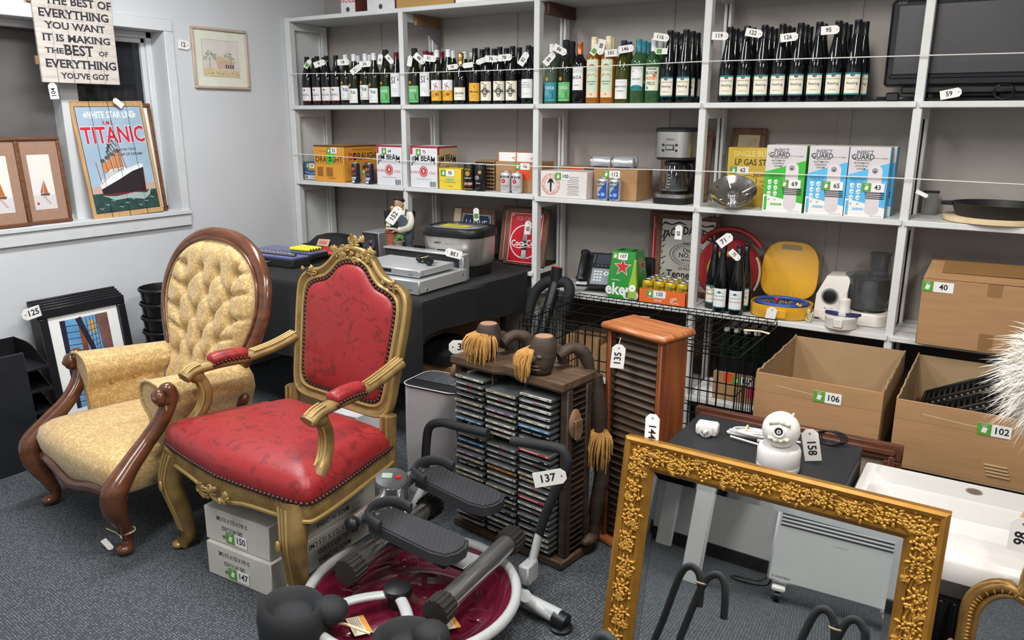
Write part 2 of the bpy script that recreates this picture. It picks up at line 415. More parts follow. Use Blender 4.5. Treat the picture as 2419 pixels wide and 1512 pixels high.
# ------------------------------------------------------------------ built-in shelving
sh = thing('shelving_unit', 'long white painted timber shelving built along the back wall', 'shelf', (0, 0, 0))
UX = [-.0167, .9, 1.8, 2.7, 3.6, 4.5, 5.4]; UW = .034
SB = .026
for i, x in enumerate(UX):
    mb = MB(); mb.bx(x, x+UW, 0, .045, 0, S1-.0015, PAINT, .003)
    mb.build('post', sh)
    mb = MB(); mb.bx(x, x+.014, .275, .32, 0, S1-.03, PAINT, .002); mb.bx(x+.022, x+.036, .275, .32, 0, S1-.03, PAINT, .002); mb.bx(x+.014, x+.022, .29, .32, 0, S1-.03, BLACKM)
    mb.build('rear_post', sh)
    for z in (S1, S2, S3, S4):
        mb = MB(); mb.bx(x+.004, x+UW-.004, .045, .30, z-SB-.045, z-SB, PAINT, .002); mb.build('side_rail', sh)
# left end panel
mb = MB(); mb.bx(-.026, -.014, .0, DEP-.002, 0, S1, PAINT); mb.build('end_panel', sh)
for i in range(6):
    x0, x1 = UX[i]+UW, UX[i+1]
    for z, nm in ((S1, 'top_board'), (S2, 'shelf_board'), (S3, 'shelf_board'), (S4, 'shelf_board'), (S5, 'shelf_board')):
        zz = z
        if z == S4 and i < 2: zz = .7385
        if z == S3 and i > 1: zz = S3-.008
        mb = MB(); a = 0 if z != S1 else -.002
        e = -.012 if z != S1 else UW*.5
        mb.bx(x0+e*(1 if z == S1 else 1)-(UW if z == S1 else 0), x1-e+(0 if z != S1 else UW*.5), -.012 if z != S1 else .002, DEP-.001, zz-SB, zz-.0009, PAINT, .003)
        if z == S4 and i > 1:
            for yy in (.09, .19, .28): mb.bx(x0, x1, yy, yy+.003, zz, zz+.0008, M('board_joint', '#8f8d8a', .8))
        mb.build(nm, sh)
# retaining cords in front of two shelves
WIRE = M('white_cord', '#e6e4e0', .6)
for pix in ([(684, 174), (944, 173), (1268, 163), (1667, 145), (2185, 131), (2419, 125), (2600, 119)], [(693, 363), (957, 380), (1267, 393), (1652, 404), (2148, 422), (2419, 436), (2620, 446)]):
    pts = [ay(a, b, -.016) for a, b in pix]; MB().tube(pts, .0022, WIRE, 6).build('retaining_cord', sh)
# brown cleats and a bracket under the top board
CLEAT = M('raw_timber', '#7d5a3e', .7, col2='#94704d', scale=14, stretch=(6, 1, 6))
CLEATD = M('dark_timber', '#4a2f25', .7, col2='#5c3b2c', scale=14, stretch=(6, 1, 6))
mb = MB(); mb.bx(.936, .956, .10, .33, S1-SB-.062, S1-SB, CLEAT, .002); mb.build('cleat', sh)
mb = MB(); mb.prism([(.17, S1-SB-.062), (.33, S1-SB-.062), (.30, S1-SB-.15)], .02, M('grey_bracket', '#77757a', .5), Matrix(((0, 0, 1, .938), (1, 0, 0, 0), (0, 1, 0, 0), (0, 0, 0, 1)))); mb.build('bracket', sh)
mb = MB(); mb.bx(1.838, 1.862, .05, .34, S1-SB-.062, S1-SB, CLEATD, .002); mb.build('cleat', sh)
# vertical cover strips on the back boards, thin dark brown sheet below the counter shelf
for i, x in enumerate((.40, 1.42, 2.36, 3.25, 4.2)):
    s = MB(); s.bx(x, x+.06, DEP-.006, DEP, S4, S1, PANEL, .001); struct('trim_%d' % (i+1), s)
s = MB(); s.bx(1.83, 5.4, DEP-.004, DEP, S5, S4-SB, M('brown_sheet', '#4b4240', .7)); struct('trim_6', s)

# ------------------------------------------------------------------ bottles
def wrect(mb, rad, x0, x1, y0, y1, m, z=0.0, n=8):
    "a patch wrapped round a vertical cylinder (front = -y)"
    T = FRONT(0, 0, 0)
    mb.surf(lambda u, v: ((rad+z)*math.sin((x0+(x1-x0)*u)/rad), y0+(y1-y0)*v, (rad+z)*math.cos((x0+(x1-x0)*u)/rad)), n, 1, m, T=T)
def wtext(mb, rad, t, size, m, x, y, z=.0011, bold=.01, sx=1, rot=0): mb.text(t, size, m, FRONT(0, 0, 0), x, y, z, bold, sx, rot, wrap=rad)
def wdisc(mb, rad, x, y, r, m, z=.0009, ry=None):
    ry = ry or r; T = FRONT(0, 0, 0); n = 14
    mb.add([((rad+z)*math.sin((x+r*math.cos(2*PI*k/n))/rad), y+ry*math.sin(2*PI*k/n), (rad+z)*math.cos((x+r*math.cos(2*PI*k/n))/rad)) for k in range(n)], [tuple(range(n))], m, T)
GDARK = M('dark_wine_glass', '#0d0f12', .07, var=.1, spec=.6)
GDGRN = M('dark_green_glass', '#181d0c', .07, var=.1, spec=.6)
GOLIVE = M('olive_wine_glass', '#4a521c', .06, var=.1, trans=.35, spec=.6)
GGREEN = M('pale_green_glass', '#4f7d4c', .05, var=.08, trans=.55)
GLULU = M('grey_green_glass', '#5c7058', .06, var=.08, trans=.4)
GORNG = M('orange_liqueur', '#a9671f', .08, var=.1, trans=.15)
CBLK = M('black_screw_cap', '#15151a', .32, var=.1)
CWHT = M('white_screw_cap', '#dfe0e2', .35, var=.03)
CRED = M('dark_red_capsule', '#6d1526', .3, var=.1)
CCOP = M('copper_capsule', '#c9713f', .28, .6)
CCRM = M('cream_wax_cap', '#e6d9b4', .5)
CTEAL = M('teal_screw_cap', '#2f8296', .35)
CNAVY = M('navy_screw_cap', '#2b2a45', .35)
CGREY = M('grey_screw_cap', '#b4bab8', .35)
CGOLD = M('gold_foil', '#d9ab63', .28, .85)
LWHT = M('label_paper', '#e6e6e4', .6, var=.02)
LCRM = M('label_cream', '#e9e3cf', .6, var=.02)
LTEAL = M('label_teal', '#1f7f86', .6)
LGRN = M('label_green', '#63b86b', .6)
LLULU = M('label_blue', '#2b93a3', .6)
LYEL = M('label_yellow', '#e3a933', .6)
LRED = M('label_red', '#b8323c', .6)
LGOLD = M('gold_medal', '#c49a45', .4, .4)
PROF = {
 'burg': ([(.036, 0), (.0383, .004), (.0383, .148), (.036, .178), (.027, .208), (.0185, .236), (.0150, .255)], .295, .0150, .06),
 'bord': ([(.035, 0), (.0372, .004), (.0372, .186), (.034, .204), (.022, .222), (.0155, .238)], .297, .0150, .06),
 'flute': ([(.034, 0), (.0365, .004), (.0365, .128), (.034, .165), (.0275, .205), (.0205, .242), (.0158, .272)], .329, .0150, .058),
 'champ': ([(.038, 0), (.0405, .005), (.0405, .128), (.037, .155), (.028, .185), (.020, .212)], .275, .0165, .078),
 'spark': ([(.036, 0), (.0388, .005), (.0388, .152), (.036, .182), (.026, .212), (.019, .235)], .312, .0172, .105),
 'spirit': ([(.035, 0), (.038, .004), (.038, .205), (.035, .225), (.020, .248), (.0145, .262)], .318, .0165, .062)}
def bottle_parts(shape, glass, cap, label, ring=None):
    prof, h, rc, ch = PROF[shape]
    mb = MB(); body = list(prof)+[(rc-.0012, h-ch), (rc-.0012, h-.006)]
    mb.lathe(body, glass, 22); out = [('glass', mb)]
    mb = MB()
    if shape == 'spark': mb.lathe([(.0245, h-ch), (.0225, h-.08), (.0172, h-.055), (.0165, h-.03), (.0185, h-.02), (.0175, h-.003), (.012, h)], cap, 18)
    elif shape == 'champ': mb.lathe([(.0205, h-ch), (.0175, h-.055), (.0150, h-.04), (.018, h-.028), (.0178, h-.006), (.012, h)], cap, 18)
    else: mb.lathe([(rc, h-ch), (rc, h-.014), (rc-.0006, h-.0135), (rc-.0006, h-.012), (rc, h-.0115), (rc, h-.002), (rc-.0015, h)], cap, 18)
    if ring: mb.lathe([(rc+.0006, h-ch-.001), (rc+.0006, h-ch+.012)], ring, 18)
    out.append(('cap', mb))
    rad = max(r for r, z in prof)+.0003
    if label:
        mb = MB(); label(mb, rad); out.append(('label', mb))
    return out
def L_red(mb, r):
    wrect(mb, r, -.034, .034, .024, .108, LWHT); wrect(mb, r, -.034, .034, .024, .029, LRED, .0003)
    wdisc(mb, r, -.008, .092, .008, LRED, .0006, .006); wdisc(mb, r, .012, .092, .002, LRED)
    for k, w in enumerate((.022, .016, .012)): wrect(mb, r, -.016, -.016+w*1.6, .07-.012*k, .0715-.012*k, GREYINK, .0006)
    wtext(mb, r, 'Pinot Noir', .011, INK, .0, .062)
def L_white(mb, r):
    wrect(mb, r, -.032, .032, .03, .115, LWHT); wrect(mb, r, -.032, .032, .042, .0432, LRED, .0004); wrect(mb, r, -.032, .032, .036, .0368, GREYINK, .0004)
    wtext(mb, r, '\u2019ta', .034, INK, .002, .093, bold=0, sx=1.2)
    for k in range(3): wrect(mb, r, -.02, .0, .07-.008*k, .071-.008*k, GREYINK, .0006)
    wdisc(mb, r, -.016, .13, .010, LGOLD, .0006)
def L_lowwhite(mb, r):
    wrect(mb, r, -.032, .032, .012, .095, LWHT); wrect(mb, r, -.032, .032, .024, .0252, LRED, .0004)
    wtext(mb, r, '\u2019ta', .032, INK, .0, .075, bold=0, sx=1.2)
    for k in range(3): wrect(mb, r, -.02, .0, .054-.008*k, .055-.008*k, GREYINK, .0006)
    wdisc(mb, r, -.018, .115, .010, LGOLD, .0006)
def L_green(mb, r, m=None):
    wrect(mb, r, -.036, .036, .012, .105, m or LGRN)
    wtext(mb, r, 'tata', .03, LWHT, 0, .08, bold=0, sx=1.1)
    for k in range(3): wrect(mb, r, -.03, -.006, .06-.008*k, .0612-.008*k, LWHT, .0006)
    for a, b in (((.002, .062), (.03, .03)), ((.03, .062), (.01, .03)), ((.016, .07), (.02, .03))):
        mb.line([((a[0]+(b[0]-a[0])*k/6), a[1]+(b[1]-a[1])*k/6+.004*math.sin(k)) for k in range(7)], .0012, INK, FRONT(0, -r-.0012, 0))
    wrect(mb, r, -.036, .036, .0245, .026, INK, .0006)
    wdisc(mb, r, -.016, .122, .010, LGOLD, .0006)
def L_blue(mb, r): L_green(mb, r, LLULU)
def L_si(mb, r):
    wrect(mb, r, -.033, .033, .045, .175, LWHT); wtext(mb, r, 'SI', .05, INK, -.008, .135, bold=0, sx=.9); wdisc(mb, r, .021, .14, .0035, INK, .0009, .005); wdisc(mb, r, .006, .071, .0022, LRED)
    for k in range(3): wrect(mb, r, -.014, .014, .092-.008*k, .093-.008*k, GREYINK, .0006)
def L_yellow(mb, r):
    wrect(mb, r, -.034, .034, .02, .075, LYEL); wrect(mb, r, -.034, .034, .075, .132, LWHT)
    for k in range(7): mb.line([(-.03+k*.01, .072), (-.03+k*.01, .08)], .004, LYEL, FRONT(0, -r-.0012, 0))
    mb.line([(-.012, .112), (-.004, .095), (.004, .1), (.012, .088)], .004, LRED, FRONT(0, -r-.0014, 0)); mb.line([(.002, .12), (.0, .098), (-.008, .082)], .003, LRED, FRONT(0, -r-.0014, 0))
    wdisc(mb, r, .006, .055, .009, M('label_brown', '#8a5a22', .6)); mb.ring(-.01, .052, .007, .0085, M('label_brown', '#8a5a22'), FRONT(0, -r-.0014, 0))
def L_champ(mb, r):
    wrect(mb, r, -.038, .038, .022, .09, LCRM); wtext(mb, r, 'DELFINE', .0145, INK, 0, .058); wrect(mb, r, -.02, .02, .04, .0412, GREYINK, .0006)
def L_gold(mb, r):
    wrect(mb, r, -.033, .033, .016, .112, LYEL); wtext(mb, r, 'Moscato', .014, INK, 0, .066); wtext(mb, r, 'f', .018, INK, .002, .09, bold=0)
    for k in range(3): wrect(mb, r, -.012, .012, .046-.008*k, .047-.008*k, GREYINK, .0006)
def L_decibel(mb, r):
    wrect(mb, r, -.036, .036, .018, .118, LCRM); T = FRONT(0, -r-.0016, 0)
    mb.line([(-.018, .112), (-.01, .108), (.0, .1), (.012, .1)], .003, INK, T); mb.ring(0, .066, .011, .017, M('label_dark_grey', '#4b4b4b'), T); mb.ring(0, .085, .005, .009, M('label_dark_grey', '#4b4b4b'), T); mb.ring(0, .047, .005, .009, M('label_dark_grey', '#4b4b4b'), T)
    wtext(mb, r, 'DECIBEL', .0155, INK, 0, .067, .0022, bold=.03)
def L_hills(mb, r):
    wrect(mb, r, -.036, .036, .03, .125, LWHT); T = FRONT(0, -r-.0012, 0)
    mb.line([(-.024, .092), (-.01, .1), (.004, .094), (.02, .097)], .002, GREYINK, T); wrect(mb, r, -.024, .024, .084, .086, GREYINK, .0006); wrect(mb, r, -.02, .02, .106, .1075, GREYINK, .0006); wrect(mb, r, -.02, .02, .05, .051, GREYINK, .0006)
def L_baza(mb, r):
    wrect(mb, r, -.031, .031, .065, .175, LWHT); wtext(mb, r, 'BAZA', .022, INK, -.005, .126, bold=0); wrect(mb, r, -.022, .012, .086, .091, M('label_pink', '#e08f74', .6), .0005); wrect(mb, r, -.02, .01, .15, .151, GREYINK, .0005)
def L_orange(mb, r):
    wrect(mb, r, -.033, .033, .028, .21, M('label_pale_green', '#cfdcc4', .6)); wrect(mb, r, -.033, .033, .028, .058, M('label_blush', '#ead2b4', .6), .0003)
    for k in range(5): wdisc(mb, r, -.012+.006*k, .185-.003*abs(k-2), .0045, M('label_leaf', '#5d6b35') if k % 2 else ORANGE)
    T = FRONT(0, -r-.001, 0); mb.line([(-.026, .13), (-.012, .142), (0, .134), (.012, .143), (.026, .13)], .005, M('label_tan', '#c9a468'), T)
    wtext(mb, r, 'PASSIONFRUIT', .0075, INK, 0, .104); wtext(mb, r, 'LIQUEUR', .0075, INK, 0, .092); wdisc(mb, r, 0, .043, .006, M('label_tan', '#c9a468'), .0006)
def L_montana(mb, r):
    wrect(mb, r, -.035, .035, .02, .112, LWHT); wtext(mb, r, 'MONTANA', .0125, GREYINK, 0, .078); wtext(mb, r, 'Sauvignon', .009, GREYINK, 0, .058); mb.line([(-.014, .096), (-.004, .103), (.006, .098), (.014, .1)], .001, GREYINK, FRONT(0, -r-.0012, 0))
def L_hillside(mb, r):
    wrect(mb, r, -.033, .033, .058, .17, LWHT); wtext(mb, r, 'HILLSIDE', .011, GREYINK, 0, .112); wrect(mb, r, -.033, .033, .058, .075, LTEAL, .0004)
    T = FRONT(0, -r-.0012, 0); mb.flat([(-.03, .074), (-.015, .083), (.005, .085), (.024, .08), (.03, .074)], LTEAL, T); wdisc(mb, r, -.016, .148, .004, LGOLD)
def L_moon(mb, r):
    wrect(mb, r, -.036, .036, .055, .165, LCRM)
    cs = [LTEAL, M('label_mint', '#7cc0a8'), ORANGE, LLULU, M('label_moss', '#4e8f5a')]
    for j, row in enumerate(('BLOOM', 'HONEY', 'FIELD')):
        wtext(mb, r, row, .021, cs[(j*2) % 5], -.002, .138-.024*j, .0009, .02, .8)
    wdisc(mb, r, .013, .128, .009, ORANGE, .0014); wdisc(mb, r, -.02, .07, .006, LLULU, .0014); wrect(mb, r, -.036, .036, .055, .058, LTEAL, .0006); wrect(mb, r, -.022, .022, .153, .159, GREYINK, .0005)
def L_ries(mb, r):
    wrect(mb, r, -.034, .034, .028, .118, LCRM); wrect(mb, r, -.034, .034, .028, .034, LTEAL, .0004); wrect(mb, r, -.034, .034, .111, .118, LTEAL, .0004)
    wdisc(mb, r, 0, .108, .0085, CNAVY, .0008, .006); wtext(mb, r, '158', .006, LWHT, 0, .108, .0014)
    wtext(mb, r, 'STONE RIVER ESTATE', .0062, GREYINK, 0, .094); wtext(mb, r, 'Riesling', .015, INK, 0, .075, bold=0); wtext(mb, r, 'MARLBOROUGH', .0042, GREYINK, 0, .05)
def L_gewurz(mb, r):
    wrect(mb, r, -.034, .034, .022, .116, LWHT); wrect(mb, r, -.034, .034, .022, .027, LTEAL, .0004); wdisc(mb, r, 0, .098, .009, LTEAL, .0008, .006)
    for x in (-.018, -.013, .013, .018): wdisc(mb, r, x, .094, .0015, LTEAL)
    wtext(mb, r, 'STONE RIVER ESTATE', .0062, GREYINK, 0, .079); wtext(mb, r, 'Gewurztraminer', .0085, INK, 0, .062, bold=0)
KINDS = {
 'red': ('burg', GDARK, CBLK, L_red, None, 'dark bottle with red crested label'),
 'white': ('burg', GDGRN, CWHT, L_white, None, 'white capped bottle with gold medal'),
 'lowwhite': ('burg', GDGRN, CWHT, L_lowwhite, None, 'white capped bottle with low label'),
 'green': ('spark', GDGRN, BLACKM, L_green, M('green_neck_band', '#7ecb86'), 'sparkling bottle with green label'),
 'si': ('burg', GDARK, CRED, L_si, None, 'maroon capped bottle lettered SI'),
 'yellow': ('burg', GDGRN, CWHT, L_yellow, None, 'white capped bottle with yellow label'),
 'champ': ('champ', GDARK, CGOLD, L_champ, None, 'gold foiled champagne bottle'),
 'gold': ('burg', GDARK, CBLK, L_gold, CGOLD, 'gold ringed bottle with yellow label'),
 'decibel': ('burg', GDARK, CBLK, L_decibel, None, 'dark bottle lettered DECIBEL'),
 'hills': ('burg', GDARK, CBLK, L_hills, None, 'dark bottle with hills picture label'),
 'lulu': ('burg', GLULU, CWHT, L_blue, None, 'blue labelled grey-green bottle'),
 'baza': ('bord', GDARK, CCOP, L_baza, None, 'copper capped bottle lettered BAZA'),
 'orange': ('spirit', GORNG, CCRM, L_orange, None, 'orange liqueur bottle with cream cap'),
 'montana': ('burg', GOLIVE, CNAVY, L_montana, None, 'olive bottle lettered MONTANA'),
 'hillside': ('bord', GGREEN, CTEAL, L_hillside, None, 'teal capped green bottle'),
 'moon': ('bord', GGREEN, CWHT, L_moon, None, 'white capped green bottle, colourful lettering'),
 'greycap': ('bord', GGREEN, CGREY, L_moon, None, 'grey capped green bottle'),
 'ries': ('flute', GDARK, CBLK, L_ries, None, 'tall dark Riesling bottle'),
 'gewurz': ('flute', GDARK, CBLK, L_gewurz, None, 'tall dark bottle with teal oval label')}
_BP = {}
def bottle(kind, x, y, z, rz, label, group):
    sh_, g, c, lf, ring, desc = KINDS[kind]
    if kind not in _BP:
        t = thing('wine_bottle' if kind != 'orange' else 'liqueur_bottle', label, 'bottle', (x, y, z), rz, group)
        ps = [(mb.build(n, t, 50), []) for n, mb in bottle_parts(sh_, g, c, lf, ring)]
        _BP[kind] = (t, ps); return t
    t, ps = _BP[kind]; return dup(t, ps, label, (x, y, z), rz, group)
ORD = ['first', 'second', 'third', 'fourth', 'fifth', 'sixth', 'seventh', 'eighth', 'ninth', 'tenth', 'eleventh']
BAY = ['far left bay', 'second bay', 'third bay', 'fourth bay']
ROWS = [
 [[('red', 724, 131), ('red', 748, 131), ('red', 769.6, 131), ('red', 790.6, 131), ('white', 808, 129), ('lowwhite', 830, 128), ('white', 858, 128), ('lowwhite', 881, 127), ('green', 906, 118), ('si', 931, 121)],
  [('red', 741, 132), ('red', 765, 132), ('red', 815, 131), ('white', 845, 132), ('white', 873, 131)], []],
 [[('green', 977, 115), ('si', 1001, 118), ('yellow', 1027, 119), ('yellow', 1057, 118), ('champ', 1088, 125), ('gold', 1122, 117), ('decibel', 1147.5, 115), ('decibel', 1179, 113), ('decibel', 1211, 111), ('hills', 1249, 108)],
  [('si', 1017, 121), ('si', 1040, 125), ('yellow', 1047, 122), ('yellow', 1068, 124), ('yellow', 1079, 121), ('gold', 1139, 120), ('decibel', 1167, 122), ('decibel', 1197, 121), ('hills', 1226, 119), ('hills', 1241, 114)], [('yellow', 1097, 124)]],
 [[('lulu', 1305, 105), ('green', 1336, 96), ('baza', 1369, 100), ('orange', 1398, 88), ('orange', 1428, 87), ('montana', 1464, 96), ('hillside', 1501, 93), ('moon', 1540, 92), ('ries', 1582, 72), ('ries', 1622, 69)],
  [('lulu', 1319, 115), ('green', 1351, 99), ('orange', 1412, 92), ('orange', 1443, 90), ('montana', 1487, 98), ('hillside', 1518, 96), ('greycap', 1562, 98), ('ries', 1597, 75), ('ries', 1637, 72)], [('hillside', 1531, 98), ('ries', 1610, 78), ('ries', 1649, 75)]],
 [[('ries', 1726, 64), ('ries', 1766.5, 63), ('ries', 1805, 61), ('ries', 1846, 59), ('ries', 1887, 57), ('ries', 1934, 54), ('ries', 1982, 51), ('ries', 2029, 49)],
  [('ries', 1740, 67), ('ries', 1780, 66), ('ries', 1820, 64), ('ries', 1859, 62), ('ries', 1901, 60), ('ries', 1946, 58), ('ries', 1996, 54), ('ries', 2046, 55)],
  [('ries', 1753, 71), ('ries', 1791, 70), ('ries', 1832, 67), ('ries', 1871, 65), ('ries', 1913, 63), ('ries', 2007, 57)]]]
YR = [.047, .132, .216]
_used = []
for b, rows in enumerate(ROWS):
    for rI, row in enumerate(rows):
        for k, (kind, px, py) in enumerate(row):
            p = ay(px, py, YR[rI]); x = p.x; y = YR[rI]
            if kind == 'lowwhite': y -= .012
            rr = PROF[KINDS[kind][0]][0]; rad = max(q[0] for q in rr)+.0016
            for _ in range(12):                                    # keep neighbours apart
                for (x2, y2, r2) in _used:
                    d = math.hypot(x-x2, y-y2)
                    if d < rad+r2+.0008:
                        if abs(x-x2) < .03: y = y2+math.sqrt(max(1e-6, (rad+r2+.001)**2-(x-x2)**2)); continue
                        x = x2+math.copysign(math.sqrt(max(1e-6, (rad+r2+.001)**2-(y-y2)**2)), x-x2)
            if y < .045+rad+.002: x = min(max(x, UX[b]+UW+rad+.0015), UX[b+1]-rad-.0015)
            y = min(y, DEP-.008-rad); _used.append((x, y, rad))
            desc = KINDS[kind][5]
            lab = '%s, %s from left, front row, %s' % (desc, ORD[k], BAY[b]) if rI == 0 else '%s, %s from left, %s, %s' % (desc, ORD[k], ('', 'second row', 'rear row')[rI], BAY[b])
            bottle(kind, x, y, S2, R(random.uniform(2, 14)+(9 if b < 2 else 0)), lab, 'wine bottles on the upper shelf')

# lot tags on the bottles: (number, px, py, turn, hole side, words)
TG = [('', 727, 151, 55, 1, 'small green and white lot tag on the first bottle at far left', 1), ('9', 755, 150, 20, 1, 'white lot tag 9 on the red crested bottles', 0), ('18', 811, 147, 3, 1, 'white lot tag 18 on a white capped bottle', 0),
 ('21', 841, 164, 37, 1, 'slanting white lot tag 21 below tag 26', 0), ('26', 863, 151, 5, 1, 'white lot tag 26 on white capped bottles', 0), ('36', 898, 140, 80, 1, 'greyish lot tag beside the black foil neck in the far left bay', 0), ('41', 920, 140, -50, 1, 'white lot tag by the maroon capsule at the left post', 0),
 ('', 968, 144, 80, 1, 'blank lot tag on the sparkling bottle of the second bay', 0), ('48', 991, 139, -40, 1, 'white lot tag 48 on the maroon capped bottle', 0), ('51', 1015, 138, -5, 1, 'white lot tag 51 on yellow labelled bottles', 0), ('58', 1070, 158, 8, 1, 'white lot tag 58 on the champagne bottle', 0),
 ('', 1105, 154, 8, -1, 'blank lot tag right of the champagne neck', 0), ('', 1137, 144, 20, -1, 'small blank lot tag beside the gold neck ring', 0), ('76', 1162, 139, 0, 1, 'white lot tag 76 on a DECIBEL bottle', 0), ('78', 1193, 136, 6, 1, 'white lot tag 78 on a DECIBEL bottle', 0), ('82', 1237, 139, 58, 1, 'steep white lot tag on the hills label bottle', 0),
 ('84', 1298, 139, 48, 1, 'white lot tag 84 on the blue labelled bottle', 0), ('86', 1323, 118, -28, 1, 'white lot tag 86 beside a black foil neck', 0), ('', 1406, 117, 55, 1, 'green and white lot tag on an orange liqueur bottle', 1), ('88', 1420, 111, 78, -1, 'white lot tag between the orange liqueur necks', 0), ('101', 1446, 125, 3, 1, 'white lot tag 101 right of the orange liqueur', 0),
 ('146', 1479, 115.5, 9, 1, 'white lot tag 146 on a teal capped bottle', 0), ('116', 1562, 88, -8, 1, 'white lot tag 116 on a tall dark bottle', 0), ('', 1562, 121, 0, -1, 'white and green lot tag on the white capped green bottle', 1),
 ('119', 1701, 85, -3, 1, 'white lot tag 119 on the first tall bottle right of the post', 0), ('122', 1781, 78, -10, 1, 'white lot tag 122 on the tall Riesling bottles', 0), ('126', 1864, 88, 6, 1, 'white lot tag 126 on the tall Riesling bottles', 0), ('95', 1961, 71, 3, 1, 'white lot tag 95 on the tall Riesling bottles', 0)]
for n, px, py, ang, hole, lab, gr in TG:
    P = ay(px, py, -.004); sm = .8 if n == '' or px in (898, 920, 1070) else 1
    e = ay(px+hole*22*math.cos(R(ang)), py-hole*22*math.sin(R(ang)), .026)
    lot_tag(n, P, lab, ang=R(ang), w=.072*sm, h=.034*sm, green=gr, hole=hole, string=[e])

# ------------------------------------------------------------------ goods on the middle shelf
def XA(px, py, Y): return ay(px, py, Y).x
def carton(name, label, cat, x0, x1, y0, y1, z, h, m, group=None, rz=0, bev=.002, top=None, right=None, part='carton_body'):
    t = thing(name, label, cat, ((x0+x1)/2, y0, z), rz, group); w = x1-x0; d = y1-y0
    mb = MB(); mb.bx(-w/2, w/2, 0, d, 0, h, m, bev)
    if top: mb.rect(-w/2+.002, .002, w/2-.002, d-.002, top, TOP(0, 0, h), .0004)
    if right: mb.rect(.002, .002, d-.002, h-.002, right, RIGHT(w/2, 0, 0), .0004)
    return t, mb, w, d, h, FRONT(0, 0, 0), RIGHT(w/2, 0, 0), TOP(0, 0, h)
Z3 = S3; Z3b = S3-.008
# small blue carton
BLUEC = M('blue_carton', '#2b3f6e', .45, col2='#46639c', scale=8)
t, mb, w, d, h, F, RR, TT = carton('drink_carton', 'small dark blue carton with lot sticker 24 at the left end of the middle shelf', 'carton', XA(709, 422, .03)+.014, XA(748, 425, .03)-.005, .055, .20, Z3, .115, BLUEC)
mb.rect(-w/2+.004, .004, w/2-.004, .03, M('pale_print', '#c9c7bd'), F, .0006); mb.rect(-w*.2, .062, w*.25, .078, LGOLD, F, .0006); mb.line([(-w/2+.01, .05), (0, .04), (w/2-.01, .052)], .006, M('light_blue_print', '#7f9bd0'), F, .0006)
for k in range(5): mb.rect(-w*.42+.005*k, .009, -w*.42+.005*k+.003, .025, INK, F, .0009)
mb.text('24 BOTTLES', .008, INK, F, .02, .017, .0009); mb.build('carton_body', t)
sticker(t, F @ Matrix.Translation((-.005, .092, .0006)), '24', .075, .03)
# orange beer crate
OCR = M('orange_carton', '#dd9a35', .5, var=.04)
x0, x1 = XA(745, 430, .02), XA(815, 430, .02)
t, mb, w, d, h, F, RR, TT = carton('beer_carton', 'large orange DRAUGHT beer carton with lot sticker 52 and green price card', 'carton', x0, x1, .02, .345, Z3, .225, OCR, top=M('carton_top_tan', '#b98a55'))
mb.rect(-w/2, h-.008, w/2, h, M('brown_print', '#5b3416'), F, .0008); mb.rect(0, h-.008, d, h, M('brown_print', '#5b3416'), RR, .0008)
mb.text('DRAUGHT', .054, M('brown_print', '#5b3416'), F, 0, .137, .0008, .012, .92); mb.text('New Zealand Original Draught', .0125, RED, F, 0, .188, .0008)
mb.line([(-w/2, .112), (w/2-.03, .112), (w/2-.012, .105), (w/2-.006, .09), (w/2-.006, .0)], .0015, M('brown_print', '#5b3416'), F, .0008)
for k in range(9): mb.rect(-w*.4, .085-.0065*k, -w*.4+.05, .0885-.0065*k, M('brown_print', '#5b3416'), F, .0008); mb.rect(-w*.1, .085-.0065*k, -w*.1+.06-.003*(k % 3), .0885-.0065*k, M('brown_print', '#5b3416'), F, .0008)
mb.text('DrinkWise', .013, INK, F, .02, .022, .0008, .01)
mb.text('DB', .062, RED, RR, .075, .155, .001, .02, .85); mb.text('DRAUGHT', .062, M('brown_print', '#5b3416'), RR, .205, .155, .001, .02, .8); mb.text('New Zealand Original Draught', .0145, RED, RR, .17, .2, .001)
mb.disc(.2, .08, .035, M('brown_print', '#5b3416'), RR, .001); mb.text('X', .09, OCR, RR, .2, .08, .0013); mb.rect(.004, .004, d-.01, .007, M('brown_print', '#5b3416'), RR, .001)
mb.build('carton_body', t)
sticker(t, F @ Matrix.Translation((.03, h-.03, .0012)), '52', .088, .036)
pc = MB(); pc.box((0, 0, 0), (.05, .062, .0012), M('fluoro_green', '#35d64a', .5), 0, F @ TR(.015, .145, .002, 0, 0, R(-8))); pc.text('24', .034, INK, F @ TR(.015, .14, .003, 0, 0, R(90)), 0, 0, .0008, .03); pc.build('price_card', t)
# cans
def can_parts(r, h, body, lid, deco):
    mb = MB(); mb.lathe([(r*.78, 0), (r*.84, .002), (r, .012), (r, h-.016), (r*.9, h-.006), (r*.86, h-.004)], body, 26); out = []
    deco(mb, r+.0002); out.append(('can_body', mb))
    mb = MB(); mb.lathe([(r*.86, h-.004), (r*.865, h), (r*.82, h), (r*.8, h-.003), (.001, h-.0035)], lid, 26); mb.box((0, -.006, h-.002), (.012, .02, .0012), lid, .0005); out.append(('lid', mb))
    return out
ALU = M('aluminium', '#c4c6c8', .28, 1, var=.03)
_CP = {}
def can(kind, label, x, y, z, rz=0, r=.0305, h=.113, body=None, deco=None, group=None, rot=None):
    if kind not in _CP:
        t = thing('drink_can', label, 'can', (x, y, z), rz, group, rot); _CP[kind] = (t, [(m.build(n, t, 50), []) for n, m in can_parts(r, h, body, ALU, deco)]); return t
    return dup(_CP[kind][0], _CP[kind][1], label, (x, y, z), rz, group, rot)
NAVYCAN = M('navy_can', '#20263a', .35)
